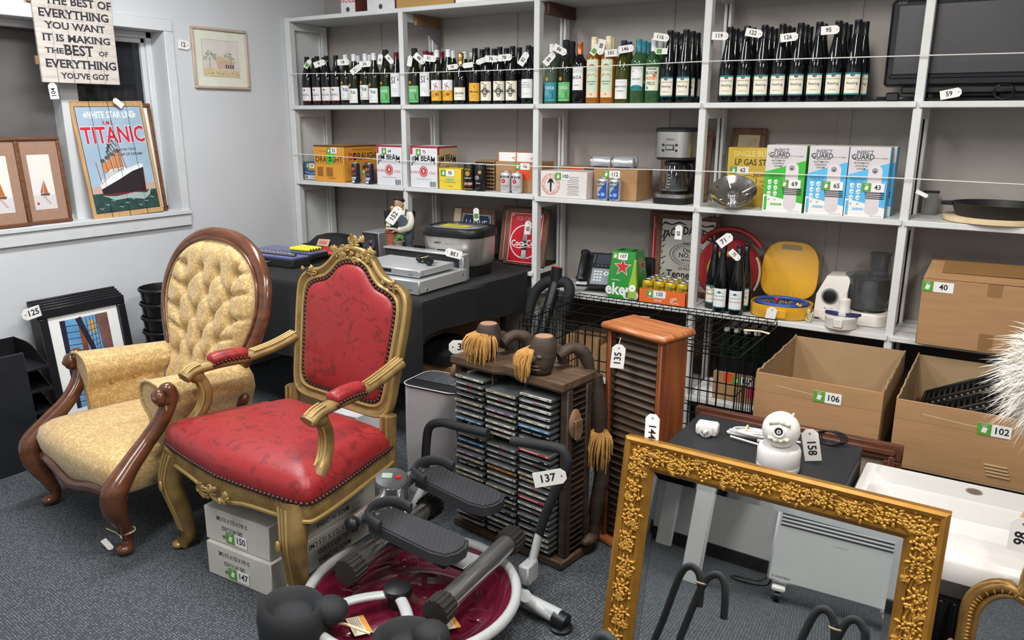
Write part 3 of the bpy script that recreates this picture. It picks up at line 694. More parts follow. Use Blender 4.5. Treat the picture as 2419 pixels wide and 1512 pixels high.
def d_navy(mb, r):
    for k in range(3): wrect(mb, r, -.022+.012*k, -.013+.012*k, .075+.004*k, .098, ORANGE if k % 2 else M('can_red', '#d8442c'), .0004)
    wrect(mb, r, -.012, .014, .05, .07, M('can_brown', '#6b4634'), .0004); wrect(mb, r, -.024, .016, .034, .040, LWHT, .0004); wrect(mb, r, -.024, .012, .024, .030, LWHT, .0004); wrect(mb, r, -.016, .006, .006, .018, LWHT, .0004)
for i, px in enumerate((845, 881)): can('navy', ['navy and orange can leaning by the orange carton', 'navy and orange can beside the first white bourbon carton'][i], XA(px, 430, .035)-(.012 if i else 0), .000+.022, Z3, R(10), .0265, .125, NAVYCAN, d_navy, 'navy cans on the middle shelf')
t, mb, w, d, h, F, RR, TT = carton('cardboard_box', 'small kraft box behind the navy cans with lot sticker 5', 'box', XA(851, 428, .05)+.012, XA(872, 430, .05)-.002, .052, .13, Z3, .085, KRAFT); mb.build('carton_body', t); sticker(t, F @ Matrix.Translation((0, .072, .0006)), '5', .05, .028)
# bourbon cartons
JBW = M('white_carton', '#dddde0', .4, var=.02)
JBK = M('tan_carton_print', '#c9b18e', .5, var=.03)
DRED = M('deep_red_print', '#9e2036', .5)
def jb_face(mb, F, w, h, kraft=False):
    mb.rect(-w/2, h-.010, w/2, h, DRED, F, .0006)
    mb.text('JIM BEAM', .052, INK, F, 0, h*.64, .0008, .022, .72*w/.175, bend=.018)
    mb.disc(0, h*.40, .030, RED, F, .0008); mb.ring(0, h*.40, .021, .024, LWHT, F, .0011); mb.text('B', .026, LWHT, F, 0, h*.40, .0012, .03)
    for k in range(7): a = R(210+20*k); mb.line([(.03*math.cos(a), h*.40+.03*math.sin(a)), (.04*math.cos(a), h*.40+.04*math.sin(a))], .003, LGOLD, F, .0008)
    mb.text('BOURBON', .0185, RED, F, -w*.31, h*.37, .0008, 0, .8); mb.text('COLA', .022, RED, F, w*.32, h*.36, .0008, 0, .8)
    mb.rect(-w*.28, h*.205, w*.3, h*.213, GREYINK, F, .0008)
    mb.rect(-w*.48, h*.80, -w*.40, h*.97, RED, F, .0009)
    if not kraft:
        for k in range(9): mb.rect(w*.22+k*.005, h*.03, w*.22+k*.005+.0015+.001*(k % 3), h*.16, INK, F, .0008)
for i, (xa, xb, num) in enumerate(((891, 951, '64'), (970, 1033, '75'))):
    x0, x1 = XA(xa, 440, .0), XA(xb, 443, .0)
    if i == 0: x1 = min(x1, .896)
    if i == 1: x0 = max(x0, .938)
    t, mb, w, d, h, F, RR, TT = carton('bourbon_carton', ['white bourbon and cola carton left of the second post, sticker 64', 'white bourbon and cola carton right of the second post, sticker 75'][i], 'carton', x0, x1, .002, .20, Z3, .238, JBW, 'white bourbon cartons', right=JBK)
    jb_face(mb, F, w, h); jb_face(mb, RR @ Matrix.Translation((d/2, 0, .0004)), d-.004, h, True); mb.rect(-w/2+.003, .003, w/2-.003, d-.003, M('dusty_white', '#d6d2ca'), TT, .0006)
    mb.build('carton_body', t); sticker(t, F @ Matrix.Translation((-.01, h-.034, .0012)), num, .085, .036)
# yellow box 90
t, mb, w, d, h, F, RR, TT = carton('drink_carton', 'bright yellow carton with lot sticker 90 beside the bourbon carton', 'carton', XA(1036, 449, .0)+.005, XA(1089, 450, .0), .0, .1, Z3, .118, M('yellow_carton', '#e3c83f', .45, var=.03))
mb.text('THE YELLOW ONE', .009, INK, F, 0, .04, .0008); mb.text('10 x 330ml', .008, INK, F, 0, .018, .0008); mb.disc(0, .058, .03, M('label_mint', '#7cc0a8'), F, .0006, .006); mb.rect(-w/2, .05, w/2, .0512, LGOLD, F, .0009); mb.build('carton_body', t); sticker(t, F @ Matrix.Translation((-.015, .092, .001)), '90', .095, .036)
# two tall black cans
def d_batch(mb, r):
    wtext(mb, r, 'MOA', .016, LGOLD, 0, .118, .0006, .02); wdisc(mb, r, 0, .095, .014, LGOLD); wtext(mb, r, 'RUMM ALE', .009, LWHT, 0, .07, .0006, .02); wrect(mb, r, -.03, .03, .026, .05, M('can_maroon', '#6d2420'), .0004); wtext(mb, r, 'CH 059', .017, LWHT, 0, .038, .0008, .02); wrect(mb, r, -.03, .03, .008, .012, LGOLD, .0004)
def d_black(mb, r):
    wdisc(mb, r, .006, .105, .010, LGOLD); mb.ring(-.008, .075, .010, .0115, LWHT, FRONT(0, -r-.003, 0)); wtext(mb, r, 'N', .015, LWHT, -.008, .075, .0008, .02); wtext(mb, r, 'Nitro', .012, LWHT, -.004, .045, .0006, 0); wrect(mb, r, -.02, .006, .015, .017, GREYINK, .0004)
can('batch', 'tall black can lettered CH 059 right of the yellow carton', XA(1111, 450, .03), .024, Z3, R(14), .0335, .150, BLACKP, d_batch, 'tall black cans')
can('black', 'tall plain black can with a gold dot', XA(1137, 451, .03), .024, Z3, R(14), .0335, .150, BLACKP, d_black, 'tall black cans')
# dark lattice box behind
t, mb, w, d, h, F, RR, TT = carton('gift_box', 'brown lattice patterned box behind the tall black cans', 'box', XA(1132, 440, .12), XA(1171, 440, .1), .085, .2, Z3, .165, M('lattice_tan', '#a08058', .7))
for a in range(7): mb.rect(-w/2+.003+a*w/7, 0, -w/2+.006+a*w/7, h, INK, F, .0006)
for a in range(8): mb.rect(-w/2, a*h/8+.004, w/2, a*h/8+.012, INK, F, .0006)
mb.build('carton_body', t)
# kraft box 96 with two white boxes on it and bourbon cans in front
kx0, kx1 = XA(1171, 445, .07), 1.792
t, mb, w, d, h, F, RR, TT = carton('cardboard_box', 'kraft box behind the white bourbon cans carrying two small white boxes', 'box', kx0, kx1, .07, .25, Z3, .165, KRAFT); mb.rect(-.01, .07, .09, .165, M('red_orange_card', '#e2512c', .5), F, .0006); mb.text('FRAGILE', .016, RED, F, .04, .1, .0009); mb.build('carton_body', t); sticker(t, F @ Matrix.Translation((.04, .142, .001)), '96', .095, .035)
for i in range(2):
    xa = kx0+.015+i*.118
    t, mb, w, d, h, F, RR, TT = carton('small_box', ['small white box with orange edges on the kraft box, left', 'small white box with orange edges on the kraft box, next to the post'][i], 'box', xa, xa+.112, .075, .16, Z3+.165, .05, WHITE, 'small white boxes', top=ORANGE); mb.rect(-w/2, 0, -w/2+.005, h, ORANGE, F, .0006); mb.text('A', .03, ORANGE, F, w*.4, h*.4, .0008, 0, 1, R(90)); mb.build('carton_body', t)
def d_jb(mb, r):
    wtext(mb, r, 'JIM BEAM', .018, INK, 0, .086, .0006, .02, .8); wdisc(mb, r, -.004, .064, .012, RED); wtext(mb, r, 'B', .010, LWHT, -.004, .064, .0012, .02); wtext(mb, r, 'COLA', .015, RED, .006, .036, .0006, 0); wrect(mb, r, -.02, .014, .018, .0195, GREYINK, .0004)
WCAN = M('white_can', '#d6d6d8', .3, .3)
for i, px in enumerate((1194, 1221)): can('jb', ['white bourbon can, left of the pair', 'white bourbon can, right of the pair by the post'][i], XA(px, 454, .03), .034-.004*i, Z3, R(12), .0305, .113, WCAN, d_jb, 'white bourbon cans')

# ---- third bay
t, mb, w, d, h, F, RR, TT = carton('cardboard_box', 'kraft box with an orange patch behind the red-crested white carton', 'box', 1.842, 2.0, .21, .34, Z3b, .15, KRAFT); mb.rect(-.02, .105, .06, .149, M('red_orange_card', '#e2512c', .5), F, .0006); mb.build('carton_body', t)
x0, x1 = XA(1274, 462, .0)+.006, XA(1385, 466, .0)
t, mb, w, d, h, F, RR, TT = carton('beer_carton', 'white STATE OF BREWING carton with a red round crest, sticker 100', 'carton', x0, x1, .0, .16, Z3b, .138, M('offwhite_carton', '#dcd6cf', .5, var=.03), top=M('dusty_white', '#d6d2ca'))
LR = M('light_red_print', '#d2594f', .6)
mb.ring(-w*.27, .068, .052, .055, LR, F, .0008); mb.ring(-w*.27, .068, .036, .0375, LR, F, .0008)
for k, ch in enumerate('STATE OF ENERGY'): a = R(170-160*k/14); mb.text(ch, .013, LR, F, -w*.27+.044*math.cos(a), .068+.044*math.sin(a), .0009, .01, 1, a-PI/2)
for k, ch in enumerate('BREWING REBELLION'): a = R(190+160*k/16); mb.text(ch, .011, LR, F, -w*.27+.046*math.cos(a), .068+.046*math.sin(a), .0009, .01, 1, a+PI/2)
mb.flat([(-w*.27-.004, .03), (-w*.27+.004, .03), (-w*.27+.006, .08), (-w*.27+.022, .072), (-w*.27+.008, .098), (-w*.27-.008, .098), (-w*.27-.022, .072), (-w*.27-.006, .08)], INK, F, .0009)
for k in range(11): mb.rect(w*.08+.004*(k % 3), .018+.0095*k-(.004 if k > 4 else 0), w*.34-.005*(k % 2), .0205+.0095*k-(.004 if k > 4 else 0), GREYINK, F, .0008)
mb.build('carton_body', t); sticker(t, F @ Matrix.Translation((-.005, .112, .001)), '100', .085, .036)
x0, x1 = XA(1401, 468, .05), XA(1499, 471, .03)
t, mb, w, d, h, F, RR, TT = carton('cardboard_box', 'plain kraft box with lot sticker 112 and loose cans on its top', 'box', x0, x1, .05, .25, Z3b, .155, KRAFT); mb.build('carton_body', t); sticker(t, F @ Matrix.Translation((-.02, .13, .001)), '112', .095, .036); bx112 = (x0, x1, Z3b+.155)
def d_exp(mb, r):
    T = FRONT(0, 0, 0); n = 10
    mb.surf(lambda u, v: ((r+.0004)*math.sin((-.6+1.2*u)*1.45), (.012+(.028+.07*u-.012)*v), (r+.0004)*math.cos((-.6+1.2*u)*1.45)), n, 1, BLUE, T=T)
    wtext(mb, r, 'EXPORT', .0165, INK, 0, .092, .0008, .025, .85); wtext(mb, r, 'ULTRA', .015, INK, -.006, .075, .0012, .02, .85); mb.disc(-.012, .03, .007, M('can_lightblue', '#8fb0e0'), FRONT(0, -r-.0012, 0)); wrect(mb, r, .0, .018, .024, .04, M('can_lightblue', '#8fb0e0'), .0012)
SCAN = M('silver_can', '#c9ccd2', .3, .5)
for i, px in enumerate((1424.5, 1453.5)): can('exp', ['blue and silver EXPORT can, left of the pair', 'blue and silver EXPORT can, right of the pair'][i], XA(px, 469, .02), .016-.003*i, Z3b, R(8), .0305, .113, SCAN, d_exp, 'EXPORT cans')
zt = bx112[2]
for i, (dx, yy, dz, rz_, lb) in enumerate(((.028, .10, 0, 88, 'silver can lying at the left on the kraft box'), (.150, .105, 0, 80, 'silver and blue can lying in the middle on the kraft box'), (.13, .195, 0, 75, 'blue can lying at the back right on the kraft box'))):
    can('exp', lb, bx112[0]+dx+.05, yy, zt+.0325, 0, group='EXPORT cans', rot=(R(90), 0, R(-90+i*8)))
# coffee maker
cx = XA(1590, 478, .10); 
t = thing('coffee_maker', 'stainless steel drip coffee maker with a glass jug', 'coffee maker', (cx, .115, Z3b))
DKP = BLACKP
mb = MB(); mb.prism(rrect(.185, .20, .06), .03, DKP); mb.prism(rrect(.178, .19, .058), .035, STEEL, z0=.012); mb.bx(-.07, .07, .055, .095, .03, .25, DKP, .01); mb.build('base', t)
mb = MB(); mb.prism(rrect(.185, .195, .055, 8), .12, STEEL, z0=.225); mb.prism(rrect(.17, .18, .05, 8), .014, DKP, z0=.212); BH = mb.build('brew_head', t)
mb = MB(); mb.prism(rrect(.186, .196, .056, 8), .012, DKP, z0=.345); mb.loft([[(a*.5, b*.5, z) for a, b in rrect(.37*q, .39*q, .10*q, 6)] for z, q in ((.357, 1), (.364, .92), (.366, .6))], DKP); mb.build('lid', t)
mb = MB(); F = FRONT(0, -.0985, 0); mb.box((0, .272, .001), (.042, .026, .003), DKP, .001, F); mb.rect(-.017, .264, .017, .281, M('lcd_grey', '#8c918a', .3), F, .0032)
for x in (-.034, .034):
    for z in (.258, .284): mb.cyl(F @ Vector((x, z, 0)), F @ Vector((x, z, .004)), .006, .006, DKP, 12)
mb.text('Sunbeam', .012, INK, F, 0, .31, .001); mb.build('control_panel', BH)
mb = MB(); mb.lathe([(.055, .052), (.068, .06), (.07, .1), (.062, .15), (.05, .185), (.049, .185), (.06, .15), (.0675, .1), (.066, .063), (.052, .055)], GLASS, 26, T=TR(0, -.02)); JUG = mb.build('glass_jug', t)
mb = MB(); mb.lathe([(.051, .184), (.053, .19), (.05, .202), (.02, .206)], DKP, 24, T=TR(0, -.02)); mb.lathe([(.0565, .048), (.058, .052), (.057, .055)], DKP, 24, T=TR(0, -.02)); mb.tube(bez([(.05, -.02, .193), (.088, -.03, .19), (.095, -.03, .15), (.082, -.03, .10), (.069, -.02, .085)], 5), .007, DKP, 8); mb.build('jug_handle', JUG)
mb = MB(); [mb.rect(-.004, z, .004+.004*(k % 2), z+.003, LWHT, FRONT(0, -.0915, 0)) for k, z in enumerate((.08, .095, .11, .125, .14))]; mb.lathe([(.054, .058), (.066, .064), (.066, .068), (.05, .068)], M('jug_residue', '#9a9a96', .2, .4), 24, T=TR(0, -.02)); mb.build('level_marks', JUG)
# picture frames behind the coffee maker
def leaning(name, label, cat, w, h, th, base, rz, lean, group=None, roll=0):
    "upright thing leaning back: local x right, y up the face, z out of the face; base = middle of the bottom edge"
    Tm = Matrix.Translation(base) @ Matrix.Rotation(rz, 4, 'Z') @ Matrix.Rotation(R(90)-lean, 4, 'X') @ Matrix.Rotation(roll, 4, 'Z')
    return thing_m(name, label, cat, Tm, group)
def pframe(mb, w, h, b, th, m, y0=0):
    for (x0, x1, ya, yb) in ((-w/2, w/2, 0, b), (-w/2, w/2, h-b, h), (-w/2, -w/2+b, b, h-b), (w/2-b, w/2, b, h-b)):
        mb.bx(x0, x1, y0+ya, y0+yb, 0, th, m, min(.004, th*.3))
OLDW = M('old_brown_wood', '#5b4134', .75, col2='#7b5c48', scale=18, stretch=(8, 1, 1), bump=.2, bscale=30)
for i, (xx, w, h, yb, dz) in enumerate(((2.56, .26, .35, .237, 0), (2.625, .30, .36, .31, 0))):
    if i: xx = 2.85; w = .17
    t = leaning('picture_frame', ['brown wooden picture frame leaning behind the coffee maker', 'brown wooden picture frame leaning behind the fourth post'][i], 'picture frame', w, h, .02, (xx, yb, Z3b+.002), 0, R(5), 'frames behind the coffee maker')
    mb = MB(); pframe(mb, w, h, .03, .018, OLDW); mb.build('frame', t)
    mb = MB(); mb.bx(-w/2+.025, w/2-.025, .025, h-.025, .002, .008, M('print_beige', '#bfae8a', .6)); mb.bx(-w/2+.05, w/2-.05, .05, h-.05, .008, .009, M('print_cream', '#d9cfae', .6, col2='#8d7a58', scale=9)); mb.build('print', t)
# ---- fourth bay
z = Z3b; x0 = XA(1702, 480, .12)
GAS = M('stove_carton', '#c9a93f', .55, var=.05)
t = leaning('stove_carton', 'yellow LP GAS STOVE carton with lot sticker 62', 'carton', .31, .27, .07, (2.945, .17, z), 0, R(0))
mb = MB(); w = .29; mb.bx(-w/2, w/2, 0, .275, -.09, 0, GAS, .002); F = Matrix()
mb.text('SINGLE BURNER', .036, M('faded_yellow', '#e3cc7a'), F, 0, .245, .0008, .02, .9); mb.text('LP GAS STOVE', .040, INK, F, -.002, .205, .0008, .01, .85); mb.text('NEW MODEL', .024, INK, F, .055, .147, .0008, .01); mb.text('Sure Promise', .013, INK, F, .05, .118, .0008); mb.text('to Work', .013, INK, F, .05, .1, .0008); mb.ring(-.04, .12, .04, .043, INK, F, .0008, sy=.6); mb.text('NK', .05, INK, F, .09, .05, .0008, .02); mb.text('CCOO', .014, INK, F, .06, .016, .0008)
mb.build('carton_body', t); sticker(t, F @ Matrix.Translation((-.085, .168, .001)), '62', .09, .034)
# chrome burner
bx_, by_ = XA(1735, 478, .07), .035
t = thing('gas_burner', 'round chrome gas ring stove in front of the yellow carton', 'stove', (bx_, by_, z+.070), rot=(R(38), 0, R(12)))
mb = MB(); mb.lathe([(.03, -.012), (.055, -.016), (.085, -.004), (.104, .012), (.108, .014), (.106, .008), (.085, -.010), (.055, -.022), (.028, -.018)], CHROME, 40); mb.build('bowl', t)
mb = MB(); mb.lathe([(.026, -.012), (.026, .006), (.022, .012), (.012, .014), (.001, .014)], CHROME, 24); mb.lathe([(.012, .0142), (.010, .017), (.001, .0172)], STEEL, 20); mb.build('burner_head', t)
for k in range(4):
    a = R(20+90*k); mb = MB(); mb.tube([(.045*math.cos(a), .045*math.sin(a), -.008), (.098*math.cos(a), .098*math.sin(a), .016), (.106*math.cos(a), .106*math.sin(a), .018)], .0022, CHROME, 6); mb.build('pan_support', t)
mb = MB()
for k in range(10): a = R(36*k+8); mb.box((0, 0, 0), (.016, .009, .0012), M('burner_slot', '#4a3f2e', .5), 0, TR(.086*math.cos(a), .086*math.sin(a), .0015, 0, R(-34), 0) if False else Matrix.Rotation(a, 4, 'Z') @ TR(.084, 0, -.0025, 0, R(-38), 0))
mb.build('vent_slots', t)
mb = MB(); mb.tube(bez([(-.10, -.02, .0), (-.112, .0, -.02), (-.115, .05, -.03), (-.10, .09, -.04), (-.05, .09, -.045)], 6), .0018, STEEL, 6); mb.build('wire_handle', t)
# insect spray cartons
BL1 = M('insect_blue', '#57b4e2', .45, var=.02); GR1 = M('insect_green', '#3fb23a', .45, var=.02); SIL = M('insect_silver', '#cfcacb', .35, var=.04)
DKG = M('dark_slate_print', '#3b4047', .6)
def insect(label, x0, x1, y0, y1, colr, num, grp='insect spray cartons'):
    t, mb, w, d, h, F, RR, TT = carton('spray_carton', label, 'carton', x0, x1, y0, y1, z, .295, SIL, grp, right=colr, top=M('dusty_white', '#d6d2ca'))
    mb.flat([(-w/2, h*.60), (w/2, h*.78), (w/2, h*.14), (-w/2, h*.26)], colr, F, .0006); mb.flat([(-w/2, 0), (w/2, 0), (w/2, h*.14), (-w/2, h*.26)], WHITE, F, .0006)
    mb.text('INSECT', .021, DKG, F, -w*.12, h*.92, .0009, .01, .95); mb.text('GUARD', .030, DKG, F, -w*.16, h*.855, .0009, .02, .85); mb.line([(-w*.44, h*.89), (-w*.44, h*.85), (-w*.38, h*.82), (-w*.30, h*.81), (w*.06, h*.81)], .002, DKG, F, .0009)
    for k, s_ in enumerate(('AUTOMATIC', 'CONTROL', 'SYSTEM')): mb.text(s_, .0105, DKG, F, -w*.18, h*(.77-.042*k), .0009, .01)
    mb.text('UP TO 12 WEEKS', .0075, DKG, F, w*.27, h*.84, .0009); mb.text('Eliminates flying and\ncrawling insects for\na healthier home', .0075, DKG, F, -w*.24, h*.53, .0009)
    mb.prism(rrect(.055, h*.70, .022), .001, M('dispenser_lilac', '#d9cfd2', .4), F @ TR(w*.18, h*.39)); mb.ring(w*.17, h*.665, .006, .011, GREYINK, F, .0016); mb.disc(w*.17, h*.66, .004, INK, F, .0017)
    for k in range(4):
        for j in range(2):
            xx, yy = -w*.36+.027*j, h*(.445-.087*k); mb.flat([(xx-.008, yy+.009), (xx, yy+.012), (xx+.008, yy+.009), (xx+.007, yy-.004), (xx, yy-.011), (xx-.007, yy-.004)], WHITE, F, .0009); mb.line([(xx-.003, yy), (xx, yy-.003), (xx+.004, yy+.005)], .0025, DKG, F, .0012)
    for k in range(4): mb.rect(-w*.03+.002*k, h*(.345-.026*k), w*.46, h*(.358-.026*k), INK, F, .0019)
    mb.text('NATURAL' if colr is GR1 else 'ODOURLESS', .009, WHITE, F, -w*.16, h*.115, .0012, .01); mb.rect(-w*.30, h*.098, -w*.02, h*.132, colr, F, .0008)
    mb.rect(-w*.47, h*.02, -w*.40, h*.2, colr if colr is GR1 else M('insect_grey', '#9aa6ad'), F, .0008); mb.prism(rrect(.012, .05, .004), .001, colr, F @ TR(-w*.435, h*.15)); mb.text('MADE FOR HOME', .006, DKG, F, w*.3, h*.022, .0009)
    for k in range(10): mb.rect(d*.15, h*(.6-.03*k), d*.75-.01*(k % 3), h*(.61-.03*k), WHITE, RR, .0009)
    mb.build('carton_body', t)
    if num: sticker(t, F @ Matrix.Translation((w*.17, h*.43, .0022)), num, .088, .036)
xs = [XA(1800, 497, -.004), XA(1893, 500, -.004), XA(1899, 503, -.004), XA(1990, 507, -.004), XA(1992, 508, -.004), XA(2087, 511, -.004)]
insect('green and silver insect guard carton with sticker 69', xs[0], xs[1], -.004, .08, GR1, '69')
insect('blue insect guard carton with sticker 65 in the middle of three', xs[2], xs[3], -.004, .08, BL1, '65')
insect('blue insect guard carton with sticker 43 at the right', xs[4], xs[5], -.004, .08, BL1, '43')
insect('green insect guard carton standing behind the carton with sticker 69', xs[0]+.004, xs[1]+.004, .083, .165, GR1, None)
insect('blue insect guard carton standing behind the carton with sticker 65', xs[2]+.004, xs[3]+.004, .083, .165, BL1, None)
insect('blue insect guard carton standing behind the carton with sticker 43', xs[4]+.006, xs[5]+.012, .083, .165, BL1, None)
# ---- fifth bay, middle shelf: glass jar, board and pan
P = az(2194, 506, z)
t = thing('glass_jar', 'square clear glass jar with a small tagged tool inside', 'jar', (P.x, max(P.y, .05), z))
mb = MB(); mb.loft([[(a, b, q) for a, b in rrect(s_, s_, .008, 3)] for q, s_ in ((0, .058), (.09, .062), (.095, .062), (.094, .056), (.008, .052))], M('smoky_glass', '#d5d3ce', .05, trans=.85), True); mb.build('glass_body', t)
mb = MB(); mb.prism(rrect(.064, .064, .01, 3), .006, BLACKM, z0=.0955); mb.build('lid', t)
lot_tag('', ay(2178, 458, .02), 'small white lot tag slanting above the square glass jar', ang=R(-25), w=.05, h=.016, hole=1)
P = az(2330, 503, z); bxp, byp = P.x+.045, .155
t = thing('cutting_board', 'round pale wooden board under the black pan', 'board', (bxp, byp, z)); mb = MB(); mb.lathe([(.19, 0), (.197, .004), (.197, .018), (.192, .022), (.001, .022)], M('pale_wood', '#d9bf95', .5, col2='#e5d0aa', scale=6, stretch=(1, 12, 1)), 48); mb.build('board', t)
IRON = M('cast_iron', '#1c1c1e', .5, var=.2, bump=.15, bscale=200)
t = thing('cast_iron_pan', 'black cast iron dish with side handles on the round board', 'pan', (bxp+.005, byp-.01, z+.022))
mb = MB(); mb.lathe([(.145, 0), (.155, .004), (.172, .05), (.176, .054), (.170, .054), (.152, .008), (.001, .007)], IRON, 44); mb.build('bowl', t)
for s_, r_ in ((-1, 0), (1, 0)):
    mb = MB(); mb.prism([(0, -.05), (.03, -.04), (.042, -.02), (.042, .02), (.03, .04), (0, .05)], .012, IRON, T=TR(.168*s_, 0, .04, 0, 0, 0 if s_ > 0 else PI)); mb.build('handle', t)
mb = MB(); mb.tube([(.17, -.05, .05), (.21, -.09, .052)], .003, STRING, 6); mb.build('string', t)
# ---- television on the upper shelf
TVX0, TVX1, TVY = XA(2088, 207, .05), 4.47, .05
xL, xR = 3.467, 4.135
t = thing('television', 'black flat television standing on the top display shelf behind the last post', 'television', ((xL+xR)/2, .1, S2))
w = xR-xL; zb = .058; H = .342
mb = MB(); mb.bx(-w/2, w/2, -.03, .02, zb, zb+H, M('tv_black', '#1b1b20', .16, var=.1), .012); mb.bx(-w/2+.12, w/2-.12, .02, .06, zb+.05, zb+H-.08, BLACKM, .01); mb.build('housing', t)
mb = MB(); mb.bx(-w/2+.032, w/2-.032, -.032, -.0295, zb+.052, zb+H-.026, M('tv_screen', '#3b3a3d', .42, var=.06), 0); mb.build('screen', t)
mb = MB(); mb.bx(-w/2+.02, w/2-.02, -.034, -.028, zb+.032, zb+.05, M('tv_gloss', '#101016', .05), .004); mb.build('bezel', t)
mb = MB(); mb.bx(-w/2+.07, w/2-.07, -.025, .05, zb-.028, zb+.002, BLACKP, .006); mb.bx(-.09, .09, .0, .05, .012, zb, BLACKP, .01); mb.bx(-.2, .2, -.05, .13, 0, .014, M('tv_black', '#1b1b20'), .006); mb.build('stand', t)
mb = MB(); mb.text('AGC', .016, GREYINK, FRONT(-w/2+.04, -.0305, zb+H-.013), 0, 0, .001); mb.build('maker_mark', t)
t = thing('power_cable', 'black power cable with a small block lying under the television', 'cable', (3.466, .06, S2)); mb = MB(); mb.tube(bez([(-.05, 0, .012), (-.02, -.015, .011), (.03, .01, .011), (.08, .0, .011), (.12, .02, .011)], 5), .008, BLACKP, 8); mb.bx(.02, .07, -.02, .02, 0, .036, BLACKP, .006); mb.build('cord', t)
lot_tag('59', ay(2246, 221, -.0), 'white lot tag 59 lying under the television', ang=R(12), w=.075, h=.035, flip=False)
t = thing('cable_loop', 'coiled black cable on the shelf under the television at right', 'cable', (XA(2370, 228, .03), .018, S2)); mb = MB()
for k in range(3): mb.tube([(.03*math.cos(a)*(1+.1*k), .012*k-.01+.012*math.sin(2*a), .034+.028*math.sin(a)) for a in [2*PI*j/18 for j in range(18)]], .0028, BLACKP, 6, closed=True)
mb.build('cord', t)
# ---- cartons on the very top
def topbox(label, pa, pb, y0, y1, h, m, fn=None, cat='carton', nm='drink_carton'):
    x0, x1 = XA(pa, 15, y0), XA(pb, 10, y0)
    t, mb, w, d, hh, F, RR, TT = carton(nm, label, cat, x0, x1, y0, y1, S1, h, m, 'cartons on the top board')
    if fn: fn(mb, F, w, hh, RR, d)
    mb.build('carton_body', t)
PW = M('white_beer_carton', '#d9d5d6', .5)
def pero(mb, F, w, h, RR, d):
    mb.text('PERONI', .045, LRED, F, 0, .075, .0008, .005, .8, PI); mb.text('NASTRO', .02, DKG, F, 0, .12, .0008, 0, .8, PI); mb.disc(.0, .02, .014, DKG, F, .0008); mb.rect(.004, .004, d-.004, h-.004, M('maroon_print', '#6b3a35'), RR, .0008)
topbox('white PERONI carton upside down on the top board, nearest the left wall', 805, 838, .03, .2, .3, PW, pero)
topbox('white PERONI carton upside down on the top board, beside the second post', 867, 932, .03, .25, .3, PW, pero)
topbox('brown kraft carton on the top board right of the PERONI carton', 936, 1072, .03, .22, .28, M('golden_kraft', '#b08a4e', .7), None, 'box', 'cardboard_box')
topbox('plain white carton on the top board right of the kraft carton', 1076, 1160, .03, .2, .26, WHITE, None)

# ------------------------------------------------------------------ draped table and the goods on it
TZ = .74
CLOTH = M('black_tablecloth', '#0f1011', .9, var=.2, scale=5, sheen=.05)
TBX0, TBX1, TBY0, TBY1 = .12, 1.775, -.925, -.03
t = thing('folding_table', 'folding table under a black cloth in front of the left shelf bays', 'table', ((TBX0+TBX1)/2, (TBY0+TBY1)/2, 0))
w, d = TBX1-TBX0, TBY1-TBY0
mb = MB(); mb.bx(-w/2, w/2, -d/2, d/2, TZ-.035, TZ-.003, BLACKM, .004); mb.build('tabletop', t)
for sx in (-1, 1):
    for sy in (-1, 1): mb = MB(); mb.cyl((sx*(w/2-.09), sy*(d/2-.08), 0), (sx*(w/2-.09), sy*(d/2-.08), TZ-.035), .016, .016, BLACKP, 12); mb.build('leg', t)
# cloth: one surface from the shelf back over the top and down the front and right side
def cloth_pt(u, v):
    # u 0..1 across x including right drop, v 0..1 from the back to the front hem
    x0, x1, yb, yf = TBX0-.01, TBX1+.010, -.016, TBY0-.012
    dropx = .20-.05*v+.012*math.sin(9*v); dropf = .40
    Lx = (x1-x0)+dropx; Ly = (yb-yf)+dropf
    a = u*Lx; b = v*Ly; z = TZ
    ox = max(0, a-(x1-x0)); oy = max(0, b-(yb-yf))
    x = min(x0+a, x1); y = max(yb-b, yf)
    rip = .010*math.sin(x*19+1)*min(1, oy*6)+.004*math.sin(x*47)*min(1, oy*6)
    rip2 = .009*math.sin(y*17)*min(1, ox*6)
    z = TZ+.001-max(ox, oy)
    if ox and oy: z = TZ+.001-max(ox, oy)-.02
    x += rip2+(.02*ox if ox else 0)+(.025 if (ox and oy) else 0)*0; y += -rip-(.05*oy if oy else 0)
    z += .0015*math.sin(x*23+y*11)*(0 if (ox or oy) else 0)
    return (x, y, z)
cl = MB(); NU, NV = 66, 64
cl.surf(cloth_pt, NU, NV, CLOTH, flip=True)
o = cl.build('tablecloth', None, 60); tag(o, 'black cloth draped over the folding table and the shelf behind it', 'tablecloth')
for k_, (a_, b_) in enumerate(((.022, .892), (.94, 1.792))):
    s = MB(); s.bx(a_, b_, -.013, DEP-.004, .7388, .7408, CLOTH); tag(s.build('shelf_cloth'), ['black cloth on the counter shelf of the far left bay', 'black cloth on the counter shelf of the second bay under the leaning signs'][k_], 'cloth')
TZC = TZ+.0022
